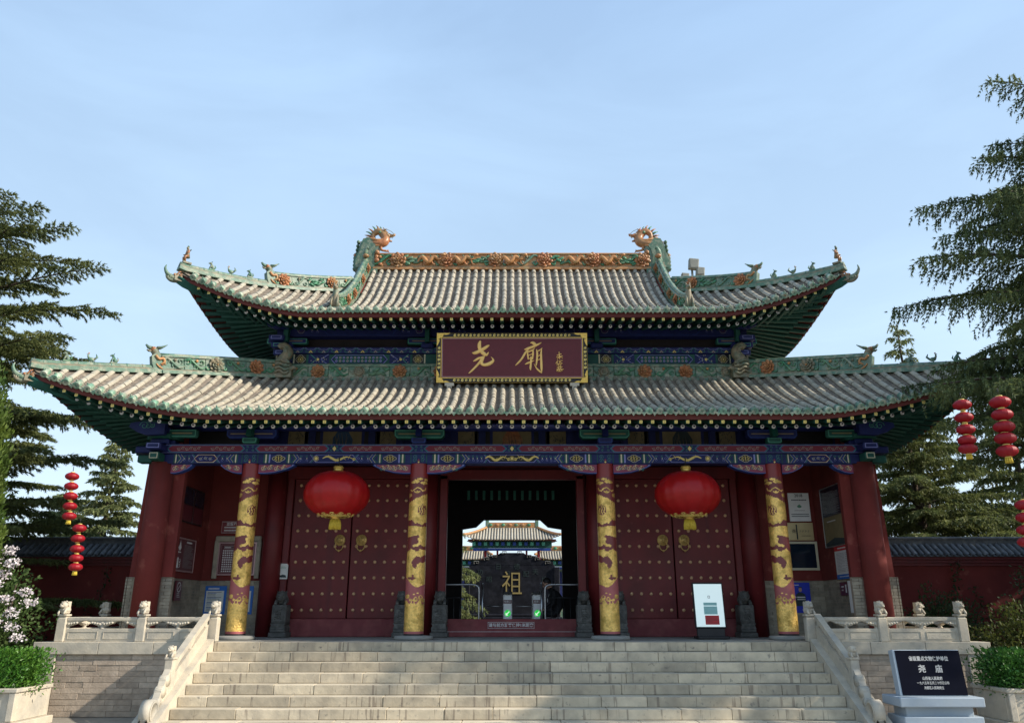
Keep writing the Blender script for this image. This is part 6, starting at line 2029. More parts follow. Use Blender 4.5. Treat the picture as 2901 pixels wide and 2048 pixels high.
# ------------------------------------------------------------ side garden walls with tiled coping
for s in (-1, 1):
    side = 'left' if s < 0 else 'right'
    gw = empty('garden_wall', (s*11.5, 19.8, 0), 'dark red plastered garden wall with grey tube tile coping %s of the gate' % side, 'wall', 'garden walls beside the gate')
    x0, x1 = 7.44, 19.0
    b = MB(); b.bbox(s*x0, s*x1, 19.6, 20.1, 0, 2.94, 'red_wall'); child(b, 'wall_face', gw)
    b = MB()
    for k, (o, z0_, z1_) in enumerate(((.05, 2.76, 2.83), (.10, 2.832, 2.9), (.16, 2.902, 2.96))): b.bbox(s*x0, s*x1, 19.6-o, 20.1+o, z0_, z1_, 'red_wood')
    child(b, 'corbel_course', gw)
    b = MB()
    b.prism([(s*x0, 19.38, 2.965), (s*x0, 20.32, 2.965), (s*x0, 20.0, 3.22), (s*x0, 19.7, 3.22)], (s*(x1-x0), 0, 0), 'greytile')
    b.bbox(s*x0, s*x1, 19.74, 19.96, 3.2, 3.40, 'greytile'); b.bbox(s*x0, s*x1, 19.70, 20.0, 3.402, 3.44, 'greytile')
    b.tube([(s*x0, 19.85, 3.42), (s*x1, 19.85, 3.42)], 0.05, 'greytile', 8)
    child(b, 'coping_ridge', gw)
    n = int((x1-x0)/0.155)
    for i in range(n):
        x = s*(x0+0.08+i*0.155)
        for j in range(2):
            p = Vector((x, 19.33+0.19*j, 2.98+0.135*j)); t = Vector((0, 0.19, 0.135))
            nn = Vector((0, -t.z, t.y)).normalized()
            m = Matrix((Vector((1, 0, 0))*0.056, t, nn*0.056)).transposed().to_4x4(); m.translation = p
            if x1 > 14 and i < 55: put('coping_tile', TUBE['greytile'], gw, m)

# ------------------------------------------------------------ notices and boards
def board(x, y, z, w, h, normal, label, cat, name, base='maroon', frame_m=None, fw=0.02, thick=0.03, fn=None, group=None, tilt=0.0):
    """a flat board; x,y,z centre of its back"""
    n = Vector(normal).normalized(); U = Vector((0, 0, 1)).cross(n)*1.0
    U = Vector((-n.y, n.x, 0)).normalized()
    V = Vector((0, 0, 1))
    o = empty(name, (x, y, z), label, cat, group)
    rot = Matrix((U, n, V)).transposed()
    b = MB(); b.bevbox(n*(thick/2), (w, thick, h), base, 0.003, rot); pl = b.build('panel', o)
    if frame_m:
        b = MB()
        for (u, v, a, c) in ((0, h/2, w+fw, fw), (0, -h/2, w+fw, fw), (w/2, 0, fw, h-fw), (-w/2, 0, fw, h-fw)):
            b.bevbox(U*u+V*v+n*(thick/2+.004), (a, thick+.012, c), frame_m, 0.003, rot)
        b.build('frame', o)
    d = Deco(n*thick, U, V, n, lift=0.002)
    if fn: fn(d, w, h); d.build('print', pl)
    return o
def on_sign(parent, n, body, size, u, v, mtl='etch', bold=0.0, lift=0.034):
    n = Vector(n).normalized(); U = Vector((-n.y, n.x, 0)).normalized()
    m = Matrix((U, Vector((0, 0, 1)), n)).transposed().to_4x4(); m.translation = U*u+Vector((0, 0, v))+n*lift
    return link('lettering', text_mesh(body, size, 0.0008, bold, mtl), parent, m)
def lines(d, u0, u1, v0, v1, n, m, th=0.35, seed=1, L=2, dash=0.02):
    rr = random.Random(seed); st = (v1-v0)/n
    for i in range(n):
        v = v1-(i+.5)*st; u = u0; end = u1 if rr.random() > .25 else u0+(u1-u0)*rr.uniform(.5, .9)
        while u < end:
            du_ = dash*rr.uniform(.7, 1.2)
            d.rect(u, min(u+du_*.78, end), v-st*th/2, v+st*th/2, m, L); u += du_
LW = 6.70     # inner faces of the side walls
def fire_fn(d, w, h):
    d.rect(-w/2+.02, w/2-.02, -h/2+.02, h/2-.02, 'maroon', 1)
    d.poly([(-w*.32, h*.12), (-w*.38, h*.2), (-w*.33, h*.3), (-w*.30, h*.42), (-w*.25, h*.28), (-w*.22, h*.2), (-w*.27, h*.12)], 'printwhite', 2)
    d.rect(-w*.37, -w*.22, h*.05, h*.08, 'printwhite', 2)
    d.rect(-w*.38, -w*.30, -h*.42, -h*.2, 'printwhite', 2); d.disc(-w*.34, -h*.15, w*.04, 'printwhite', 2)
    for k in range(3): d.line([(-w*.26, -h*.40+k*.05), (-w*.2, -h*.36+k*.05), (-w*.24, -h*.3+k*.05)], .02, 'printwhite', 2)
    d.rect(w*.02, w*.3, h*.37, h*.42, 'printwhite', 2)
    lines(d, -w*.08, w*.42, -h*.4, h*.32, 20, 'printgrey', .4, 3)
board(-LW, 16.45, 2.80, 0.98, 0.64, (1, 0, 0), 'maroon fire safety notice with a white flame drawing on the left side wall', 'notice board', 'notice_board', 'rosegold', 'rosegold', fn=fire_fn)
def glass_fn(d, w, h):
    for q in (-1, 1): d.rect(q*w*.25-w*.22, q*w*.25+w*.22, h*.02, h*.46, 'darkglass', 1); d.rect(q*w*.25-w*.22, q*w*.25+w*.22, -h*.46, -h*.02, 'maroon', 1)
    d.rect(-0.008, 0.008, -h/2, h/2, 'steel', 2); d.rect(-w/2, -w/2+.014, -h/2, h/2, 'steel', 2)
board(-LW, 16.6, 3.80, 1.10, 0.72, (1, 0, 0), 'dark glass double display case with steel edges high on the left side wall', 'display case', 'display_case', 'metaldark', fn=glass_fn)
def ring_fn(d, w, h):
    d.ring(0, h*.18, w*.3, .02, 'printwhite', 1); d.line([(-w*.2, h*.05), (w*.2, h*.31)], .018, 'printwhite', 2); lines(d, -w*.25, w*.25, -h*.35, -h*.1, 3, 'printwhite', .4, 1)
board(-LW+.02, 16.3, 2.10, 0.30, 0.38, (1, 0, 0), 'narrow maroon prohibition plate on the left brick wall', 'plate', 'warning_plate', 'maroon', fn=ring_fn)
def pink_fn(d, w, h):
    d.rect(-w/2+.008, w/2-.008, -h/2+.008, -h/2+.012, 'printwhite', 1); d.rect(-w/2+.008, w/2-.008, h/2-.012, h/2-.008, 'printwhite', 1)
    lines(d, -w*.42, w*.42, -h*.4, h*.12, 2, 'printwhite', .45, 2, dash=.025)
pk = board(-6.02, YD-.012, 3.47, 0.72, 0.25, (0, -1, 0), 'pink red plate with a row of white characters above the stone framed board', 'plate', 'commitment_plate', 'red_sill', 'rosegold', .01, fn=pink_fn)
on_sign(pk, (0, -1, 0), '监督承诺公示牌', .075, 0, .065, 'printwhite', .001)
def list_fn(d, w, h):
    for g, m_ in ((.0, 'rosegold'), (.03, 'maroon'), (.055, 'rosegold'), (.06, 'maroon')): d.rect(-w/2+g, w/2-g, -h/2+g, h/2-g, m_, 1+g*30)
    for q in (-1, 1):
        u = q*w*.22
        for k, m_ in enumerate(('printwhite', 'maroon')): d.rect(u-.11+k*.004, u+.11-k*.004, h*.3+k*.004, h*.37-k*.004, m_, 4+k)
        lines(d, u-.09, u+.09, h*.31, h*.36, 1, 'printwhite', .6, 3, 6)
        for r_ in range(10):
            for c in range(6): d.rect(u-.13+c*.045, u-.13+c*.045+.03, h*.22-r_*.048, h*.22-r_*.048+.028, 'printwhite', 4)
bb_ = board(-5.98, YD-.03, 2.80, 0.82, 0.70, (0, -1, 0), 'maroon board with columns of white characters in a grey stone surround by the left column', 'notice board', 'notice_board', 'maroon', None, fn=list_fn)
b = MB()
b.bevbox((0, 0.0, .42), (1.0, .10, .12), 'brick2', .02); b.bevbox((-.46, 0, -.02), (.10, .10, .80), 'brick2', .015); b.bevbox((.46, 0, -.02), (.10, .10, .80), 'brick2', .015)
b.build('stone_surround', bb_)
def blue_fn(d, w, h):
    d.rect(-w/2+.03, w/2-.05, -h/2+.05, h/2-.10, 'paper', 1)
    lines(d, -w*.36, w*.28, -h*.4, h*.3, 12, 'ink', .3, 5)
    for k in range(5): d.rect(-w*.38, w*.05, h*.24-k*.10, h*.255-k*.10, 'printblue', 3)
    lines(d, -w*.35, w*.35, h*.36, h*.45, 1, 'printwhite', .7, 3, dash=.03)
board(-6.36, YD-.03, 1.94, 0.46, 0.58, (0, -1, 0), 'blue bordered white poster low on the left brick wall, left of the other', 'poster', 'poster', 'printblue', fn=blue_fn, thick=.012)
board(-5.78, YD-.03, 1.94, 0.46, 0.58, (0, -1, 0), 'blue bordered poster mostly hidden behind the left gold column', 'poster', 'poster', 'printblue', fn=blue_fn, thick=.012)
def paper_fn(d, w, h):
    lines(d, -w*.25, w*.3, h*.18, h*.33, 3, 'printgreen', .4, 3, dash=.02)
    d.poly([(-w*.42, -h*.4), (w*.42, -h*.4), (w*.3, -h*.3), (w*.34, -h*.27), (0, -h*.2), (-w*.34, -h*.27), (-w*.3, -h*.3)], 'ink', 1)
    d.poly([(w*.5, h*.5), (w*.5, h*.4), (w*.38, h*.5)], 'printred', 1)
board(-4.925, YD-.128, 2.53, 0.20, 0.32, (0, -1, 0), 'small white paper notice taped on the left door jamb', 'notice', 'paper_notice', 'paper', fn=paper_fn, thick=.004)
# right bay
def y18_fn(d, w, h):
    lines(d, -w*.36, w*.36, h*.22, h*.28, 1, 'ink', .6, 2, dash=.035)
    d.disc(0, h*.02, .05, 'printgreen', 1, 12, .03); d.poly([(-.05, h*.02), (0, h*.10), (.05, h*.02)], 'printgreen', 2)
    lines(d, -w*.25, w*.25, -h*.14, -h*.10, 1, 'printgrey', .5, 2); lines(d, -w*.42, w*.42, -h*.36, -h*.22, 2, 'ink', .45, 2)
b18 = board(6.37, YD-.012, 3.91, 0.46, 0.62, (0, -1, 0), 'pale board headed 2018 on the right bay wall beside the column', 'board', 'award_board', 'whiteplate', fn=y18_fn)
on_sign(b18, (0, -1, 0), '2018', .09, 0, .25, 'ink', .001)
def brass_fn(d, w, h):
    d.rect(-w*.5+.12, -w*.5+.30, -h*.47, h*.47, 'mirror_gold', 1)
    d.rect(-w*.5+.22, -w*.5+.25, -h*.45, h*.4, 'ink', 2)
    for k in range(4): d.line([(w*.0+k*.06, -.02), (w*.02+k*.06, .03), (w*.05+k*.06, .0)], .008, 'ink', 2)
    lines(d, w*.05, w*.4, -h*.3, -h*.2, 1, 'ink', .3, 2)
br_ = board(6.32, YD-.012, 3.38, 0.60, 0.38, (0, -1, 0), 'polished brass plate with brushed characters under the 2018 board', 'plate', 'brass_plate', 'mirror_gold', fn=brass_fn)
on_sign(br_, (0, -1, 0), '尧', .09, -.13, .0, 'ink', .001)
board(6.33, YD-.012, 2.86, 0.62, 0.56, (0, -1, 0), 'blank dark blue board in a pale wooden frame on the right bay wall', 'board', 'framed_board', 'darkglass', 'cream', .05)
def red_fn(d, w, h):
    d.disc(0, 0, w*.3, 'crimson', 1, 12); d.line([(-w*.2, -h*.3), (w*.2, h*.3)], .015, 'gold_line', 2)
board(5.86, YD-.012, 3.76, 0.24, 0.34, (0, -1, 0), 'small bright red framed card next to the right gold column', 'card', 'red_card', 'printred', fn=red_fn)
def police_fn(d, w, h):
    d.rect(-w/2, w/2, -h/2, h/2, 'posterblue', 1)
    d.ring(-w*.38, h*.42, .012, .004, 'printwhite', 2, 8); lines(d, -w*.3, w*.0, h*.40, h*.44, 1, 'printwhite', .7, 2)
    d.disc(.02, h*.26, .036, 'skin', 3, 12, .045); d.rect(-.02, .06, h*.32, h*.36, 'ink', 4)
    d.poly([(-.11, -h*.28), (.13, -h*.28), (.12, h*.1), (.06, h*.17), (-.02, h*.17), (-.08, h*.1)], 'ink', 2)
    d.rect(-.06, .11, -.005, .02, 'printwhite', 3); d.rect(-.06, .11, -.045, -.03, 'printwhite', 3)
    d.line([(-.18, .08), (-.08, 0.0)], .02, 'printwhite', 3); d.line([(-.19, -.04), (-.08, -.07)], .03, 'ink', 3); d.disc(-.15, -.10, .02, 'printwhite', 4)
board(6.17, YD-.03, 1.99, 0.46, 0.62, (0, -1, 0), 'bright blue poster of a uniformed officer on the right brick wall', 'poster', 'poster', 'posterblue', fn=police_fn, thick=.012)
def tall_fn(d, w, h):
    d.rect(-w*.47, w*.47, h*.02, h*.48, 'darkglass', 1); d.rect(-w*.47, w*.47, -h*.48, -h*.0, 'scroll_canvas', 1)
    lines(d, -w*.4, w*.4, h*.05, h*.42, 22, 'printgrey', .3, 3); lines(d, -w*.3, w*.3, -h*.1, -h*.06, 1, 'printwhite', .5, 3)
    d.poly([(-w*.47, -h*.48), (w*.47, -h*.48), (w*.47, -h*.4), (0, -h*.36), (-w*.47, -h*.44)], 'ink', 2)
board(LW, 16.55, 3.60, 1.05, 1.22, (-1, 0, 0), 'tall glazed notice case with a tan lower half on the right side wall', 'notice case', 'notice_case', 'metaldark', 'steel', .02, fn=tall_fn)
def rb_fn(d, w, h):
    d.rect(-w/2, w/2, h*.34, h/2, 'printred', 1); d.rect(-w/2, w/2, -h/2, -h*.36, 'printblue', 1); lines(d, -w*.3, w*.3, h*.38, h*.45, 1, 'printwhite', .6, 3, dash=.04)
    d.rect(-w*.44, w*.44, -h*.33, h*.31, 'printwhite', 1)
    lines(d, -w*.4, w*.02, -h*.3, h*.28, 14, 'printgrey', .35, 7); lines(d, w*.06, w*.4, -h*.3, h*.28, 11, 'printgrey', .35, 9); lines(d, -w*.35, w*.35, -h*.45, -h*.4, 1, 'printwhite', .5, 3)
board(LW, 16.25, 2.66, 0.92, 0.66, (-1, 0, 0), 'poster with red head and blue foot below the tall case on the right side wall', 'poster', 'price_poster', 'paper', fn=rb_fn, thick=.015)
board(LW-.02, 16.35, 2.14, 0.42, 0.26, (-1, 0, 0), 'small maroon plate with a white pictogram above the brick foot, right side wall', 'plate', 'pictogram_plate', 'maroon', fn=lambda d, w, h: (d.rect(-w*.3, w*.0, h*.1, h*.2, 'printwhite', 1), d.rect(-w*.3, -w*.1, -h*.15, -h*.05, 'printwhite', 1), d.rect(w*.15, w*.3, -h*.3, h*.3, 'printwhite', 1)))
board(LW-.06, 15.95, 1.98, 0.30, 0.60, (-1, 0.1, 0), 'plain white panel leaning against the brick foot beside the right corner column', 'panel', 'white_panel', 'whiteplate')
# sign on the raised threshold
tb_ = board(-0.02, YD-.175, 1.43, 0.98, 0.135, (0, -1, 0), 'red strip reading keep one metre from the visitor ahead on the threshold', 'sign', 'distance_sign', 'red_sill', None, fn=lambda d, w, h: [d.rect(-w/2, w/2, v-.003, v+.003, 'printwhite', 1) for v in (-h/2+.006, h/2-.006)] + [d.rect(u-.003, u+.003, -h/2, h/2, 'printwhite', 1) for u in (-w/2+.006, w/2-.006)], thick=.006)
on_sign(tb_, (0, -1, 0), '请与前方游客保持1米距离', .082, 0, 0, 'printwhite', .0015, lift=.012)

# ------------------------------------------------------------ upright display
ds = empty('floor_display', (3.84, 16.0, P+.002), 'lit white floor standing display with a red note beside the right doors', 'display')
b = MB(); b.bevbox((0, 0, .03), (.60, .42, .05), 'metaldark', .012); b.bevbox((0, 0.02, .12), (.54, .05, .16), 'metaldark', .01); b.build('foot', ds)
b = MB(); b.bevbox((0, 0.05, .62), (.60, .06, .86), 'metaldark', .012, Matrix.Rotation(R(-6), 3, 'X')); cs = b.build('casing', ds)
d = Deco((0, 0.05-.035, .62), (1, 0, 0), Matrix.Rotation(R(-6), 3, 'X') @ Vector((0, 0, 1)), None, lift=.003)
d.N = Matrix.Rotation(R(-6), 3, 'X') @ Vector((0, -1, 0))
d.rect(-.275, .275, -.40, .40, 'screenlit', 1)
d.rect(-.015, .03, .13, .18, 'printgrey', 2); d.rect(-.005, .02, .14, .17, 'screenlit', 3)
d.rect(-.11, .15, -.17, -.02, 'printteal', 2); d.rect(-.11, .15, -.005, .05, 'printteal', 2)
d.rect(-.10, .17, -.36, -.19, 'printred', 2); lines(d, -.08, .15, -.34, -.22, 5, 'maroon', .3, 3, 3)
d.build('screen', cs)

# ------------------------------------------------------------ passage: railings, ticket barriers, guard
def tstile(x, lab):
    o = empty('ticket_barrier', (x, 18.6, P), lab, 'turnstile', 'ticket barriers in the passage')
    b = MB(); b.bevbox((0, .5, .44), (.20, 1.0, .88), 'whiteplate', .02); body = b.build('cabinet', o)
    b = MB(); b.bevbox((0, .45, .91), (.22, 1.1, .05), 'metaldark', .012); b.build('lid', o)
    d = Deco((0, -.001, 0), (1, 0, 0), (0, 0, 1), (0, -1, 0), lift=.003)
    d.rect(-.095, .095, .68, .76, 'maroon', 1)
    d.disc(0, .47, .072, 'ledgreen', 1, 20)
    d.line([(.04, .51), (-.02, .45)], .02, 'ledwhite', 2); d.poly([(-.045, .425), (-.045, .485), (.015, .425)], 'ledwhite', 3)
    d.build('arrow_lamp', body)
    m = Matrix(((1, 0, 0, 0), (0, 0, -1, -.010), (0, 1, 0, .72), (0, 0, 0, 1)))
    link('lettering', text_mesh('检票口', .052, .0005, .0008, 'printwhite'), body, m)
    b = MB(); b.tube([(-.1, .15, .62), (-.48, .15, .62)], .012, 'steel', 6); b.build('barrier_arm', o)
    return o
tstile(-.10, 'ticket barrier with a green arrow lamp in the passage, the left of the two')
tstile(.575, 'ticket barrier with a green arrow lamp in the passage, beside the seated guard')
for s, lab in ((-1, 'steel railing with round corner in the left half of the passage'), (1, 'steel railing with round corner in the right half of the passage beside the guard')):
    o = empty('steel_railing', (s*1.1, 18.3, P), lab, 'railing', 'railings in the passage')
    x0_, x1_ = s*.62, -s*.05
    b = MB()
    b.tube(smoothpath([(s*.72, 0, 1.08), (s*.2, 0, 1.08), (-s*.22, 0, 1.08), (-s*.33, 0, 1.04), (-s*.36, 0, .95), (-s*.36, 0, .5), (-s*.36, 0, 0)], 5), .022, 'steel', 8)
    b.build('hoop', o)
    b = MB(); b.tube([(-s*.44, 0.02, 0), (-s*.44, .02, 1.10)], .024, 'steel', 8); b.ball((-s*.44, .02, 1.10), .024, 'steel', 8, 5); b.build('end_post', o)
    b = MB(); b.tube([(s*.72, 0, .80), (-s*.34, 0, .80)], .012, 'metaldark', 6); b.build('lower_bar', o)
    for k in range(7):
        x = s*(.62-.14*k)
        b = MB(); b.tube([(x, 0, 0), (x, 0, .80)], .010, 'metaldark', 6); b.build('bar', o)

def skin_body(name, joints, edges, mtl, parent=None, loc=(0, 0, 0), sub=2):
    me = bpy.data.meshes.new(name)
    me.from_pydata([j[0] for j in joints], edges, [])
    o = bpy.data.objects.new(name, me); COL.objects.link(o)
    if parent: o.parent = parent
    o.location = loc
    sk = o.modifiers.new('skin', 'SKIN'); 
    lay = me.skin_vertices[0] if me.skin_vertices else None
    for i, j in enumerate(joints):
        r_ = j[1]; lay.data[i].radius = (r_, r_) if not hasattr(r_, '__len__') else r_
        lay.data[i].use_root = (i == 0)
    ss = o.modifiers.new('sub', 'SUBSURF'); ss.levels = ss.render_levels = sub
    me.materials.append(M[mtl])
    dg = bpy.context.evaluated_depsgraph_get(); dg.update()
    nm = bpy.data.meshes.new_from_object(o.evaluated_get(dg))
    o.modifiers.clear(); o.data = nm
    nm.materials.clear(); nm.materials.append(M[mtl])
    for p in nm.polygons: p.use_smooth = True
    return o
g = empty('person', (1.02, 18.75, P), 'guard in black clothes with a white badge, seated leaning forward beside the barriers', 'person')
# facing -x
J = [((0.08, 0, .46), (.15, .16)), ((0.05, 0, .62), (.14, .17)), ((-.03, 0, .80), (.14, .18)), ((-.09, 0, .93), (.11, .16)), ((-.13, 0, 1.0), .06), ((-.16, 0, 1.04), .055),
     ((-.06, -.19, .90), .065), ((-.08, -.24, .68), .05), ((-.26, -.17, .56), .04), ((-.06, .19, .90), .065), ((-.08, .24, .68), .05), ((-.26, .14, .56), .04),
     ((-.04, -.11, .46), .095), ((-.34, -.13, .46), .07), ((-.33, -.13, .24), .055), ((-.34, -.13, .06), .045), ((-.46, -.13, .035), .035),
     ((-.04, .11, .46), .095), ((-.34, .14, .46), .07), ((-.33, .14, .24), .055), ((-.34, .14, .06), .045), ((-.46, .14, .035), .035)]
E = [(0, 1), (1, 2), (2, 3), (3, 4), (4, 5), (3, 6), (6, 7), (7, 8), (3, 9), (9, 10), (10, 11), (0, 12), (12, 13), (13, 14), (14, 15), (15, 16), (0, 17), (17, 18), (18, 19), (19, 20), (20, 21)]
skin_body('body', J, E, 'blackcloth', g)
b = MB()
hc = Vector((-.22, 0, 1.12)); hr = Matrix.Rotation(R(-28), 3, 'Y')
def H(p): return hc + hr @ Vector(p)
b.ball(hc, (.095, .078, .115), 'skin', 14, 10, rot=hr); b.ball(H((-.03, 0, -.07)), (.06, .055, .055), 'skin', 10, 7, rot=hr)
b.tube([H((-.09, 0, .01)), H((-.112, 0, -.025)), H((-.095, 0, -.035))], [.010, .016, .008], 'skin', 6)
b.tube([H((.02, 0, -.08)), H((.05, 0, -.14))], .048, 'skin', 8)
for s in (-1, 1):
    b.ball(H((.0, s*.078, -.01)), (.018, .009, .028), 'skin', 7, 5, rot=hr)
    b.ball(H((-.083, s*.03, .012)), .010, 'black', 6, 4)
b.tube([H((-.088, -.022, -.062)), H((-.094, 0, -.064)), H((-.088, .022, -.062))], .006, 'red_sill', 5)
b.build('head', g)
b = MB(); b.ball(hc+hr @ Vector((.018, 0, .03)), (.095, .086, .105), 'hair', 14, 8, rot=hr); b.build('hair', g)
for s in (-1, 1):
    b = MB(); w_ = Vector((-.27, s*.155, .55))
    b.ball(w_+Vector((-.04, 0, -.01)), (.042, .036, .018), 'skin', 8, 5)
    for k in range(4):
        yk = (-.027+.018*k); ln = (.055, .068, .064, .05)[k]
        b.tube([w_+Vector((-.06, yk, -.005)), w_+Vector((-.06-ln*.6, yk*1.1, -.008)), w_+Vector((-.06-ln, yk*1.1, -.03))], [.0095, .009, .007], 'skin', 6)
    b.tube([w_+Vector((-.02, -s*.03, 0)), w_+Vector((-.05, -s*.055, -.005)), w_+Vector((-.075, -s*.058, -.015))], [.012, .010, .008], 'skin', 6)
    b.build('hand', g)
b = MB(); b.bevbox((-.21, -.02, .76), (.012, .065, .10), 'paper', .002); b.tube([(-.13, -.06, .97), (-.20, -.03, .81)], .004, 'printwhite', 4); b.tube([(-.13, .04, .97), (-.20, -.01, .81)], .004, 'printwhite', 4); b.build('badge', g)
ch = empty('stool', (1.08, 18.75, P), 'dark square stool under the seated guard', 'stool')
b = MB(); b.bevbox((0, 0, .33), (.36, .36, .04), 'metaldark', .008); b.build('seat', ch)
for sx in (-1, 1):
    for sy in (-1, 1):
        b = MB(); b.tube([(sx*.15, sy*.15, 0), (sx*.14, sy*.14, .315)], .014, 'metaldark', 6); b.build('leg', ch)

# ------------------------------------------------------------ court behind the gate
mb = MB(); mb.bbox(-30, 30, 24.75, 120, 0.004, P-0.02, 'ground'); mb.build('court_paving', kind='structure')
sw = empty('screen_wall', (0, 32, P-.02), 'black carved screen wall with one large gold character behind the passage', 'screen wall')
b = MB(); b.bevbox((0, 0, 1.28), (3.35, .5, 2.0), 'screen_stone', .02); b.build('slab', sw)
b = MB()
for s in (-1, 1): b.bevbox((s*1.75, -.02, 1.1), (.22, .62, 2.2), 'screen_stone', .02)
b.build('end_post', sw)
b = MB()
b.bevbox((0, 0, .17), (3.9, .8, .34), 'screen_stone', .03); b.bevbox((0, 0, .40), (3.6, .66, .12), 'screen_stone', .03); b.build('plinth', sw)
b = MB()
b.prism([(-1.62, -.25, 2.28), (1.62, -.25, 2.28), (1.62, -.25, 2.40), (1.15, -.25, 2.46), (.95, -.25, 2.62), (.6, -.25, 2.64), (.45, -.25, 2.74), (-.45, -.25, 2.74), (-.6, -.25, 2.64), (-.95, -.25, 2.62), (-1.15, -.25, 2.46), (-1.62, -.25, 2.40)], (0, .5, 0), 'screen_stone')
for s in (-1, 1):
    for (x, z, r_) in ((1.4, 2.36, .09), (1.0, 2.50, .09), (.68, 2.6, .08), (.3, 2.74, .08)):
        p = [(s*x-r_, -.27, z-r_*.5), (s*x-r_, -.27, z+r_*.6), (s*x+r_, -.27, z+r_*.6), (s*x+r_, -.27, z-r_*.2), (s*x, -.27, z-r_*.2), (s*x, -.27, z+r_*.15)]
        b.tube(p, .018, 'lionstone', 4, smooth=False)
b.build('fretwork_crest', sw)
m = Matrix(((1, 0, 0, 0), (0, 0, -1, -.262), (0, 1, 0, 1.42), (0, 0, 0, 1)))
link('character', text_mesh('祖', 1.22, .012, -.006, 'dim_gold'), sw, Matrix.Translation((0, 0, .10)) @ m @ Matrix.Diagonal((.68, .80, 1, 1)))
for i, c_ in enumerate('功昭日月德配天地'):
    x = -1.25+.36*i
    if i >= 4: x += .0
    zz = 2.0-(.28 if i % 2 else 0)
    if 2 <= i <= 5: zz += .2
    m = Matrix(((1, 0, 0, x), (0, 0, -1, -.257), (0, 1, 0, zz), (0, 0, 0, 1)))
    link('character', text_mesh(c_, .24, .004, 0, 'screen_faint'), sw, m)

def far_hall(name, cx, y, z0, hw, ze, zr, ridge_half, hy, lab, cols=True, wall_h=None, cat='hall'):
    h = empty(name, (cx, y, z0), lab, cat)
    o = -Vector((cx, y, z0))
    b = MB(); n = int(hw*2/0.17)
    def prof(x, f):     # f 0 eave, 1 ridge, in hall space
        ax = abs(x); e = max(0, (ax-hw*.6)/(hw*.4))**1.8
        z = ze+e*.25*(1-f); yy = -hy*(1-f)-e*.1*(1-f)
        lim = ridge_half+(hw-ridge_half)*(1-f)
        return Vector((max(-lim, min(lim, x)), yy, z+(zr-ze)*(f**1.25)-z0+0))
    for i in range(n+1):
        x = -hw+i*2*hw/n
        top = 1.0 if abs(x) <= ridge_half else max(0.05, 1-(abs(x)-ridge_half)/(hw-ridge_half))
        pts = [prof(x, top*k/6) for k in range(7)]
        if top > .08: b.tube(pts, .055, 'tile', 6)
    b.build('tile_rows', h, kind='stuff')
    b = MB()
    vs = [prof(-hw+2*hw*i/24, f) + Vector((0, 0, -.03)) for i in range(25) for f in (0, .33, .66, 1)]
    b.add(vs, [(i*4+j, (i+1)*4+j, (i+1)*4+j+1, i*4+j+1) for i in range(24) for j in range(3)], 'trough')
    vb = [Vector((v.x, -v.y, v.z)) for v in vs]
    b.add(vb, [(i*4+j, (i+1)*4+j, (i+1)*4+j+1, i*4+j+1) for i in range(24) for j in range(3)], 'trough')
    b.bevbox((0, 0, zr-z0+.16), (ridge_half*2+.1, .2, .34), 'glaze_ochre', .02)
    for k in range(int(ridge_half*2/.4)): b.ball((-ridge_half+.2+.4*k, -.12, zr-z0+.17), (.13, .05, .1), 'glaze_amber' if k % 2 else 'glaze_leaf', 7, 5)
    for s in (-1, 1):
        b.bevbox((s*ridge_half, 0, zr-z0+.3), (.22, .24, .6), 'glaze_deep', .03); b.ball((s*(ridge_half-.08), 0, zr-z0+.62), .14, 'glaze_amber', 8, 6)
        p = [Vector((s*(ridge_half+(hw-ridge_half)*(k/8)), -hy*(k/8)-.02, prof(s*hw, 1-k/8).z+.05)) for k in range(9)]
        b.tube(p, .08, 'glaze_ochre', 6)
    b.build('roof', h)
    b = MB()
    zt = ze-z0
    b.bbox(-hw*.82, hw*.82, -hy*.62, -hy*.55, zt-.45, zt+.02, 'green'); b.bbox(-hw*.80, hw*.80, -hy*.66, -hy*.60, zt-.62, zt-.47, 'blue2')
    for k in range(int(hw*1.6/.35)):
        b.bevbox((-hw*.78+k*.35, -hy*.72, zt-.22), (.20, .25, .22), 'blue2' if k % 2 else 'green2', .03)
        b.box((-hw*.78+k*.35, -hy*.95, zt-.03), (.06, .05, .05), 'gold_line')
    b.bbox(-hw*.9, hw*.9, -hy*.9, -hy*.1, zt-.04, zt+.02, 'soffit')
    b.build('painted_eaves', h)
    if cols:
        for x in (-hw*.55, hw*.55, -hw*.3, hw*.3):
            b = MB(); b.tube([(x, -hy*.55, 0), (x, -hy*.55, zt-.6)], .09 if abs(x) > hw*.4 else .06, 'red_column', 8); b.build('column', h)
    return h
far_hall('drum_pavilion', 0, 50, P-.02, 2.95, 5.86, 6.72, 1.55, 1.9, 'small far pavilion with curved tiled roof seen through the passage', cat='pavilion')
far_hall('far_hall', -3.9, 54, P-.02, 2.6, 5.0, 5.6, 2.2, 1.4, 'low far tiled roof left of the pavilion seen through the passage', cols=False)
far_hall('far_hall', 4.1, 54, P-.02, 2.6, 5.0, 5.6, 2.2, 1.4, 'low far tiled roof right of the pavilion seen through the passage', cols=False)
b = MB(); b.bbox(-9, 9, 55.2, 55.6, P, 4.6, 'glaze_deep'); b.bbox(-9, -1.8, 55.1, 55.19, P+1, 4.3, 'blue'); b.bbox(1.8, 9, 55.1, 55.19, P+1, 4.3, 'blue')
tag(b.build('far_wall'), 'dim painted wall under the far roofs behind the screen wall', 'wall')

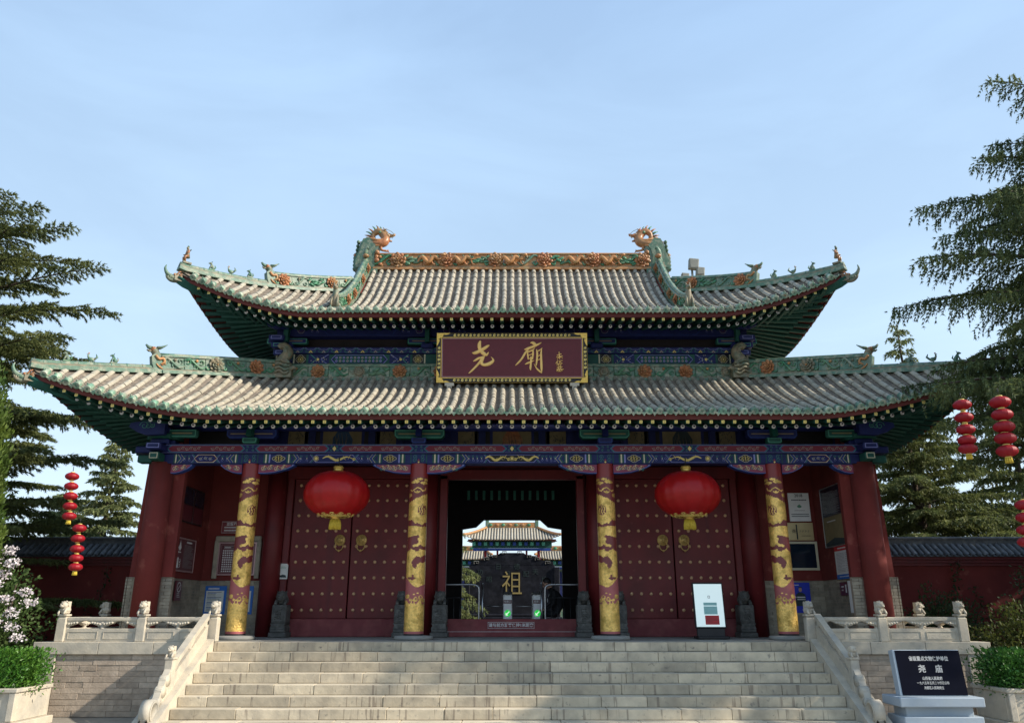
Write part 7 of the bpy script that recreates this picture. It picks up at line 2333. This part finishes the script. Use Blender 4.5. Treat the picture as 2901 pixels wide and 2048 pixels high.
# ------------------------------------------------------------ inscribed stone, planters, roof equipment
ST = Vector((6.20, 12.55, 0.0))
sp = empty('inscription_stone', ST, 'black inscribed stone slab on a pale blue marble pedestal right of the stairs', 'stone tablet')
b = MB(); b.bevbox((0, 0, .06), (1.30, .70, .12), 'bluestone', .012); b.bevbox((0, 0, .20), (1.14, .56, .12), 'bluestone', .01); b.bevbox((0, .02, .32), (.98, .40, .14), 'bluestone', .01)
b.bevbox((0, 0, .455), (1.22, .60, .13), 'bluestone', .012); b.build('pedestal', sp)
tl = Matrix.Rotation(R(-7), 3, 'X')
b = MB(); b.bevbox((0, .02, .83), (1.0, .14, .64), 'bluestone', .008, tl); sl = b.build('slab', sp)
b = MB(); b.bevbox(Vector((0, .02, .83))+tl @ Vector((.015, -.072, 0)), (.96, .012, .62), 'granite', .003, tl); b.build('polished_face', sl)
Vv = tl @ Vector((0, 0, 1)); Nn = tl @ Vector((0, -1, 0))
def slab_text(body, size, v, bold=0, k=1, u=0):
    m = Matrix((Vector((1, 0, 0)), Vv, Nn)).transposed().to_4x4(); m.translation = Vector((.015, .02, .83))+Nn*.0795+Vv*v*.78+Vector((u, 0, 0))
    link('lettering', text_mesh(body, size, .0006, bold), sl, m @ Matrix.Diagonal((k, 1, 1, 1)))
slab_text('省级重点文物保护单位', .070, .245, .0016, .84); slab_text('尧', .115, .06, .002, 1, -.125); slab_text('庙', .115, .06, .002, 1, .125); slab_text('山西省人民政府', .052, -.105, .001, .82)
slab_text('一九六五年五月二十四日公布', .046, -.185, .0006, .80); slab_text('尧都区人民政府立', .046, -.27, .0006, .80)

# flood lights on a pole behind the right descending ridge
fl = empty('roof_lamp', (4.80, 19.2, 9.5), 'weathered pole with grey and cream lamp boxes on the upper roof beside the right ridge', 'lamp')
b = MB(); b.tube([(0, 0, -.5), (0, 0, 1.0)], .03, 'grey_box', 8); b.build('pole', fl)
for (x, z, w, h, m_) in ((.03, 1.0, .26, .30, 'grey_box'), (.19, .78, .22, .24, 'grey_box'), (-.22, .62, .20, .22, 'grey_box'), (.30, .50, .24, .32, 'cream_box')):
    b = MB(); b.bevbox((x, -.08, z), (w, .14, h), m_, .015, Matrix.Rotation(R(6), 3, 'Y')); b.bevbox((x, -.155, z), (w-.05, .02, h-.06), m_, .005); b.build('lamp_box', fl)

for s in (-1, 1):
    pl = empty('planter', (s*9.0, 13.3, 0), 'cream stone planter trough at the %s edge with a dark hollow in its face' % ('left' if s < 0 else 'right'), 'planter', 'planters beside the stairs')
    b = MB()
    b.bevbox((0, 0, .06), (3.2, 1.0, .12), 'marble', .01)
    for (cx, cy_, w, dd) in ((0, -.42, 3.0, .08), (0, .42, 3.0, .08), (-1.46, 0, .08, .76), (1.46, 0, .08, .76)): b.bevbox((cx, cy_, .33), (w, dd, .42), 'marble', .01)
    b.bevbox((0, -.44, .56), (3.06, .12, .06), 'marble', .01); b.bevbox((0, .44, .56), (3.06, .12, .06), 'marble', .01); b.bevbox((-1.48, 0, .56), (.1, .76, .06), 'marble', .01); b.bevbox((1.48, 0, .56), (.1, .76, .06), 'marble', .01)
    for x in (-1.46, -.55, .55, 1.46): b.bevbox((x, -.47, .33), (.10, .04, .40), 'marble', .008)
    b.build('trough', pl)
    b = MB(); pts = [(-.17, .30), (-.12, .26), (-.02, .27), (.05, .25), (.16, .28), (.13, .33), (.17, .36), (.06, .35), (.02, .39), (-.05, .36), (-.13, .37)]
    b.prism([(-s*1.0+x, -.462, z+.02) for x, z in pts], (0, .004, 0), 'black'); b.build('hollow', pl)
    b = MB(); b.bbox(-1.4, 1.4, -.37, .37, .13, .50, 'soil'); b.build('soil', pl)
# ------------------------------------------------------------ plants
RS = np.random.RandomState(11)
def leafmat(name, c1, c2, sc=1.2, isl=0.35, tr=0.38, rough=0.6, var=0.25):
    return mat(name, c1, rough, var=var, scale=sc*3, col2=c2, fac2=(0.4, 0.62), scale2=sc, island=isl, transl=tr, spec=0.3)
M['cedar'] = leafmat('cedar_needles', (0.105, 0.132, 0.045), (0.17, 0.19, 0.062), 1.6)
M['cedar_pale'] = leafmat('pale_cedar_needles', (0.16, 0.195, 0.08), (0.22, 0.24, 0.095), 1.4)
M['cedar_dark'] = leafmat('dark_cedar_needles', (0.085, 0.12, 0.048), (0.15, 0.18, 0.062), 1.6)
M['thuja'] = leafmat('thuja_sprays', (0.06, 0.11, 0.02), (0.11, 0.16, 0.025), 2.2, .3)
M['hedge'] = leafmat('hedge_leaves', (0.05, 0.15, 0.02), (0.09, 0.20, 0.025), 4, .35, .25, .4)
M['hedge_shaded'] = leafmat('shaded_hedge_leaves', (0.035, 0.12, 0.022), (0.06, 0.16, 0.025), 4, .3, .2, .4)  # darker copy of the hedge leaves, right planter's shade put into the colour
M['shrub'] = leafmat('shrub_leaves', (0.06, 0.11, 0.03), (0.10, 0.15, 0.045), 3, .35)
M['shrub_olive'] = leafmat('olive_shrub_leaves', (0.045, 0.065, 0.015), (0.075, 0.09, 0.02), 2, .3)
M['vine'] = leafmat('vine_leaves', (0.03, 0.06, 0.025), (0.06, 0.10, 0.035), 3, .35)
M['blossom'] = leafmat('pale_pink_blossom', (0.74, 0.66, 0.69), (0.78, 0.74, 0.75), 6, .15, .3)

def tris_object(name, V, mt, parent=None, **kw):
    """V: (n,3,3) triangles"""
    n = len(V)
    me = bpy.data.meshes.new(name)
    me.vertices.add(n*3); me.loops.add(n*3); me.polygons.add(n)
    me.vertices.foreach_set('co', V.reshape(-1).astype(np.float32))
    me.loops.foreach_set('vertex_index', np.arange(n*3, dtype=np.int32))
    me.polygons.foreach_set('loop_start', np.arange(0, n*3, 3, dtype=np.int32))
    me.polygons.foreach_set('loop_total', np.full(n, 3, dtype=np.int32))
    me.materials.append(M[mt]); me.update(calc_edges=True)
    return link(name, me, parent, None, **kw)
def unit(a): return a/np.maximum(np.linalg.norm(a, axis=-1, keepdims=True), 1e-9)
def needles(P_, D_, ln, wd, k=2, spread=0.8, rs=RS):
    """k slim triangles at every point, roughly along D"""
    n = len(P_); P2 = np.repeat(P_, k, 0); D2 = np.repeat(D_, k, 0)
    d = unit(D2 + rs.normal(0, spread, (n*k, 3)))
    s = unit(np.cross(d, rs.normal(0, 1, (n*k, 3))))
    L = (ln*rs.uniform(.6, 1.3, (n*k, 1))); w = wd*rs.uniform(.7, 1.3, (n*k, 1))
    return np.stack([P2-s*w, P2+s*w, P2+d*L], 1)

def cedar(x, y, z0, H, Rmax, label, mt='cedar', nb=70, seed=1, zfrom=0.12, droop=0.32, ln=.075, wd=.014, dens=1.0, cone=0.9, group='cedars around the gate', step=.15, asc=0.12, az=None, kn=3, name='cedar_tree', hang=1.0, extra=()):
    rs = np.random.RandomState(seed)
    t = empty(name, (x, y, z0), label, 'tree', group)
    b = MB(); tr = [(0.05*math.sin(i*1.3+seed)*i/8, 0.05*math.cos(i*1.7+seed)*i/8, H*i/10) for i in range(11)]
    b.tube(tr, [max(.012, 0.026*H*(1-i/10.3)) for i in range(11)], 'bark', 9)
    tv = b.build('trunk', t)
    br = MB(); PP, DD = [], []
    for i in range(nb+len(extra)):
        f = zfrom+(1-zfrom)*(i+rs.uniform(-.3, .3))/nb; f = min(max(f, .02), .985)
        a = i*2.39996+rs.uniform(-.3, .3) if az is None else rs.uniform(*az)
        L = Rmax*((1-f)**cone)*rs.uniform(.55, 1.15)+.25
        up = asc+.35*f+rs.uniform(-.14, .16)
        if i >= nb:
            ez, L, a = extra[i-nb]; f = ez/H-.03; up = .28
        d = np.array([math.cos(a), math.sin(a), 0.0]); side = np.array([-d[1], d[0], 0.0])
        base = np.array([0, 0, H*f])
        ns = max(4, int(L/step))
        ss = np.linspace(0, 1, ns+1)
        wob = rs.uniform(-.15, .15)
        def bp(s): 
            s = np.asarray(s)[..., None]
            return base + d*(L*s) + side*(wob*L*s*s) + np.array([0, 0, 1.0])*(up*L*s - droop*L*s**2.2)
        pts = bp(ss)
        br.tube([tuple(p) for p in pts[::max(1, ns//5)]], [max(.006, .016*L*(1-q/6)) for q in range(len(pts[::max(1, ns//5)]))], 'bark', 5, cap=False)
        for s in np.arange(.10, 1.0, step/L/dens):
            p = bp(s)
            tang = unit(bp(min(s+.03, 1))-p)
            for sg in (-1, 1):
                bl = (0.34*L*(1-s)*(.35+.65*min(1, s*3)) + .20)*rs.uniform(.6, 1.2)
                ang = rs.uniform(.65, 1.05)
                dd = unit(tang*math.cos(ang)+side*sg*math.sin(ang)+np.array([0, 0, rs.uniform(-.05, .22)]))
                m_ = max(3, int(bl/.05))
                q = np.linspace(.08, 1, m_)[:, None]
                pl_ = p + dd*(bl*q) - np.array([0, 0, 1])*(hang*.30*bl*q**2)
                td = unit(dd - np.array([0, 0, 1])*(.6*hang*q))
                PP.append(pl_); DD.append(td)
                # short hanging twigs
                for r_ in range(0, m_, 2):
                    hl = rs.uniform(.06, .17)*hang; h_ = np.linspace(.3, 1, 3)[:, None]
                    hd = unit(td[r_] + np.array([rs.uniform(-.5, .5), rs.uniform(-.5, .5), -1.1*hang]))
                    PP.append(pl_[r_] + hd*hl*h_); DD.append(np.repeat(hd[None], 3, 0))
        tip = bp(np.linspace(.8, 1.03, 8)); PP.append(tip); DD.append(np.repeat(unit(d-np.array([0, 0, .3]))[None], 8, 0))
    top = np.array([[0, 0, H*(.9+.012*k)] for k in range(10)]); PP.append(top); DD.append(np.repeat(np.array([[0, 0, 1.0]]), 10, 0))
    br2 = link('branches', br.mesh('branches'), t, None, kind='stuff')
    P_, D_ = np.concatenate(PP), np.concatenate(DD)
    tris_object('crown', needles(P_, D_, ln, wd, kn, .42, rs), mt, t, kind='stuff')
    return t
def leafcloud(C, rad, n, size, mt, name, parent, seed=1, shell=.55, up=.3, aspect=.45, noise_=.25, zmin=None, box=False, jit=0.6):
    """leaves (two triangles each) spread through an uneven ellipsoid or a rounded box"""
    rs = np.random.RandomState(seed); rad = np.array(rad, float)
    v = unit(rs.normal(0, 1, (n, 3)))
    if box:
        v = v/np.max(np.abs(v), axis=1, keepdims=True)*(.86+.14*rs.rand(n, 1)); v = np.clip(v, -1, 1)*.93 + unit(v)*.07
    r_ = (shell+(1-shell)*rs.rand(n, 1)**.6)
    ph = rs.uniform(0, 6, 6)
    bump = 1+noise_*(np.sin(v[:, 0:1]*5+ph[0])*np.sin(v[:, 1:2]*5+ph[1]) + .6*np.sin(v[:, 2:3]*9+ph[2]+v[:, 0:1]*7)) + rs.normal(0, .03, (n, 1))
    P_ = np.array(C)+v*rad*r_*bump
    d = unit(v*.6 + rs.normal(0, jit, (n, 3)) + np.array([0, 0, up])); s = unit(np.cross(d, rs.normal(0, 1, (n, 3))))
    L = size*rs.uniform(.6, 1.3, (n, 1)); w = L*aspect*.5
    A = P_; B_ = P_+d*L*.5+s*w; C_ = P_+d*L; D_ = P_+d*L*.5-s*w
    V = np.concatenate([np.stack([A, B_, C_], 1), np.stack([A, C_, D_], 1)])
    if zmin is not None: V = V[V[:, :, 2].min(1) > zmin]
    return tris_object(name, V, mt, parent, kind='stuff')

# left foreground cedar, its trunk just outside the frame, branches level over the wall
cedar(-12.9, 17.4, 0, 11.2, 4.3, 'large olive cedar with level branches behind the left roof corner', 'cedar', nb=98, seed=5, zfrom=.08, droop=.12, hang=.55, asc=.02, ln=.085, wd=.012, dens=1.0, cone=.36, kn=6, step=.12)
cedar(11.0, 12.7, 0, 11.9, 4.5, 'large dark cedar with drooping tips at the right edge in front of the roof corner', 'cedar_dark', nb=62, seed=9, zfrom=.42, droop=.24, hang=1.35, ln=.075, wd=.011, asc=.08, cone=.46, kn=6, step=.12, extra=[(9.8, 2.5, 3.1), (9.1, 3.4, 2.9), (8.7, 3.0, 3.4), (8.3, 3.3, 3.0), (7.6, 4.1, 3.2), (7.25, 4.0, 2.9), (6.9, 3.3, 3.4), (6.4, 2.9, 3.3), (6.0, 2.7, 3.5), (5.45, 3.7, 3.15), (5.3, 4.3, 3.27), (5.1, 4.1, 3.4), (4.85, 4.0, 3.2), (4.7, 3.9, 3.4), (4.5, 3.3, 3.0), (3.9, 2.8, 3.1), (3.4, 2.8, 3.2)])
cedar(15.2, 11.6, 0, 4.8, 3.0, 'unseen young cedar added past the right edge to shade balustrade and steps', 'cedar_dark', nb=64, seed=12, zfrom=.03, droop=.2, ln=.12, wd=.03, step=.18, cone=.6)  # unseen low foliage, added to shade the right balustrade and steps
cedar(16.8, 17.2, 0, 11.5, 5.2, 'full dark cedar just beyond the right picture edge whose branches shade the wall', 'cedar_dark', nb=90, seed=10, zfrom=.03, droop=.2, ln=.14, wd=.035, step=.2, cone=.7)
cedar(-17.6, 34.5, 0, 9.0, 3.0, 'slender pale cedar standing behind the left garden wall', 'cedar_pale', nb=84, seed=3, zfrom=.1, droop=.28, ln=.13, wd=.03, asc=.12)
cedar(-20.4, 36, 0, 6.9, 3.0, 'low yellow green cedar left of the slender one behind the left garden wall', 'cedar_pale', nb=70, seed=13, zfrom=.1, ln=.13, wd=.03)
cedar(-14.6, 36.5, 0, 7.2, 2.9, 'rounded pale cedar right of the slender one, against the left corner column', 'cedar_pale', nb=70, seed=14, zfrom=.05, ln=.13, wd=.03)
cedar(12.6, 24.5, 0, 8.8, 4.6, 'broad green cedar filling the gap behind the right garden wall', 'cedar', nb=80, seed=21, zfrom=.22, droop=.24, ln=.10, wd=.021, cone=.62)
cedar(17.2, 26.5, 0, 9.4, 4.4, 'second broad cedar farther right behind the garden wall', 'cedar', nb=64, seed=22, zfrom=.2, ln=.11, wd=.022, cone=.7)
cedar(16.2, 31, 0, 13.2, 2.6, 'thin pointed cedar top rising above the right roof corner beasts', 'cedar_pale', nb=60, seed=23, zfrom=.25, ln=.12, wd=.024, asc=.3)
cedar(-2.45, 29.0, P, 5.2, 1.35, 'pale cedar at the left of the screen wall seen through the passage', 'cedar_pale', nb=44, seed=31, zfrom=.05, ln=.10, wd=.02)
cedar(5.0, 46, P, 6.4, 2.0, 'cedar right of the far pavilion seen through the passage', 'cedar', nb=34, seed=32, zfrom=.05, ln=.13, wd=.03)
cedar(-8.5, 60, 0, 12, 5, 'far cedar behind the hall to the left of the axis', 'cedar', nb=44, seed=33, ln=.2, wd=.05, step=.3)
# dense columnar tree at the far left edge
tj = empty('columnar_thuja', (-9.85, 13.6, 0), 'dense dark green columnar thuja cut by the left picture edge', 'tree', 'evergreens at the left edge')
b = MB(); b.tube([(0, 0, 0), (0, 0, 4.5)], [.1, .03], 'bark', 8); b.build('trunk', tj)
leafcloud((0, 0, 3.0), (1.0, .9, 2.9), 52000, .10, 'thuja', 'crown', tj, 3, .72, 1.1, .35, .10, zmin=.2, jit=.5)
tj = empty('columnar_thuja', (-10.6, 25.5, 0), 'dark narrow evergreen close against the left corner column', 'tree', 'evergreens at the left edge')
b = MB(); b.tube([(0, 0, 0), (0, 0, 4.5)], [.1, .03], 'bark', 8); b.build('trunk', tj)
leafcloud((0, 0, 3.6), (.8, .8, 3.2), 12000, .16, 'thuja', 'crown', tj, 4, .7, 1.1, .35, .10, zmin=.2)
# flowering shrub
fs = empty('lilac_shrub', (-9.35, 14.4, 0), 'flowering shrub with pale pink blossom in front of the left red wall', 'shrub')
b = MB()
for k in range(9): b.tube(smoothpath([(0, 0, 0), (.3*math.cos(k*.9), .3*math.sin(k*.9), .9), (.6*math.cos(k*.9), .5*math.sin(k*.9), 1.9+.15*(k % 3))], 4), .014, 'bark', 5)
b.build('stems', fs)
leafcloud((0, 0, 1.55), (.92, .8, 1.15), 9000, .075, 'shrub', 'leaves', fs, 5, .25, .3, .6, .3)
for k, (a, c, z) in enumerate(((.45, -.5, 2.55), (.62, -.45, 2.32), (.5, -.6, 2.05), (.95, -.3, 2.02), (.25, -.7, 2.28), (.85, -.4, 1.68), (.55, -.65, 1.45), (.25, -.8, 1.62), (.95, -.3, 1.28), (.1, -.8, 1.2), (.7, -.5, 1.05), (-.3, -.6, 2.0), (-.6, -.5, 1.5), (.3, -.5, 2.75), (.78, -.5, 2.5), (.6, -.6, 2.15), (.75, -.5, 1.9), (.4, -.7, 1.75), (.7, -.6, 1.55), (.4, -.75, 1.35), (.88, -.4, 1.45), (.2, -.7, 2.5), (1.0, -.2, 1.85), (.1, -.75, 1.95), (.62, -.4, 2.7))):
    leafcloud((a, c, z), (.13, .10, .07), 90, .042, 'blossom', 'blossom_cluster', fs, 50+k, .3, .2, .8, .3)
# hedges in the planters
for s in (-1, 1):
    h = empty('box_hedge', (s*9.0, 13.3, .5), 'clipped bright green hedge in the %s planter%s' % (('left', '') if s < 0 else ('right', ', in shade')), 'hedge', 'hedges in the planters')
    leafcloud((0, 0, .30), (1.60, .55, .34), 26000, .055, 'hedge' if s < 0 else 'hedge_shaded', 'leaves', h, 60+s, .62, .5, .5, .05, box=True)
# shrubs, climbers right
for k, (x, y, z, r_, mt_, lab, n) in enumerate(((10.2, 15.6, 1.0, (1.5, .8, .95), 'shrub_olive', 'olive green mounded shrub behind the right planter', 16000),
                                        (12.1, 17.2, 1.5, (1.5, 1.0, 1.4), 'vine', 'dark leafy shrub against the right garden wall, farthest right', 14000),
                                        (9.6, 18.4, 1.1, (.9, .6, 1.0), 'vine', 'dark low shrub growing behind the right balustrade', 8000))):
    o = empty('garden_shrub', (x, y, 0), lab, 'shrub', 'shrubs at the right')
    b = MB()
    for q in range(6): b.tube([(0, 0, 0), (.5*math.cos(q), .4*math.sin(q), z*1.2)], .012, 'bark', 4)
    b.build('stems', o)
    leafcloud((0, 0, z), r_, n, .07, mt_, 'leaves', o, 70+k, .3, .4, .5, .25, zmin=.02)
def climber(x, y, pts, lab, n, seed, mt_='vine', group='climbers on the garden walls'):
    o = empty('climbing_plant', (x, y, 0), lab, 'climber', group)
    rs = np.random.RandomState(seed); b = MB(); PP = []
    for st in pts:
        p = smoothpath([(a, 0, c) for a, c in st], 8); b.tube(p, .006, 'bark', 4)
        arr = np.array([tuple(q) for q in p]); arr = np.repeat(arr, n, 0)+rs.normal(0, 1, (len(p)*n, 3))*np.array([.07, .03, .07]); PP.append(arr)
    b.build('stems', o)
    P_ = np.concatenate(PP); m_ = len(P_); d = unit(rs.normal(0, 1, (m_, 3))+np.array([0, -.3, -.2])); s = unit(np.cross(d, rs.normal(0, 1, (m_, 3)))); L = .06*rs.uniform(.6, 1.4, (m_, 1)); w = L*.35
    V = np.concatenate([np.stack([P_, P_+d*L*.5+s*w, P_+d*L], 1), np.stack([P_, P_+d*L, P_+d*L*.5-s*w], 1)])
    tris_object('leaves', V, mt_, o, kind='stuff')
climber(10.6, 19.45, [[(0, 0), (.1, 1.0), (-.1, 2.0), (.15, 2.9)], [(.5, 0), (.7, 1.2), (.4, 2.2)], [(-.8, 0), (-.7, .9), (-.9, 1.8)]], 'leafy climber hanging on the right garden wall', 14, 5)
climber(-9.9, 19.45, [[(0, 0), (.1, .8), (-.2, 1.5), (.15, 2.2), (.2, 2.75)], [(-.5, 0), (-.45, .9), (-.6, 1.6)], [(-1.1, 0), (-1.0, 1.0), (-1.15, 1.9)]], 'thin dry climber on the left garden wall', 4, 6)
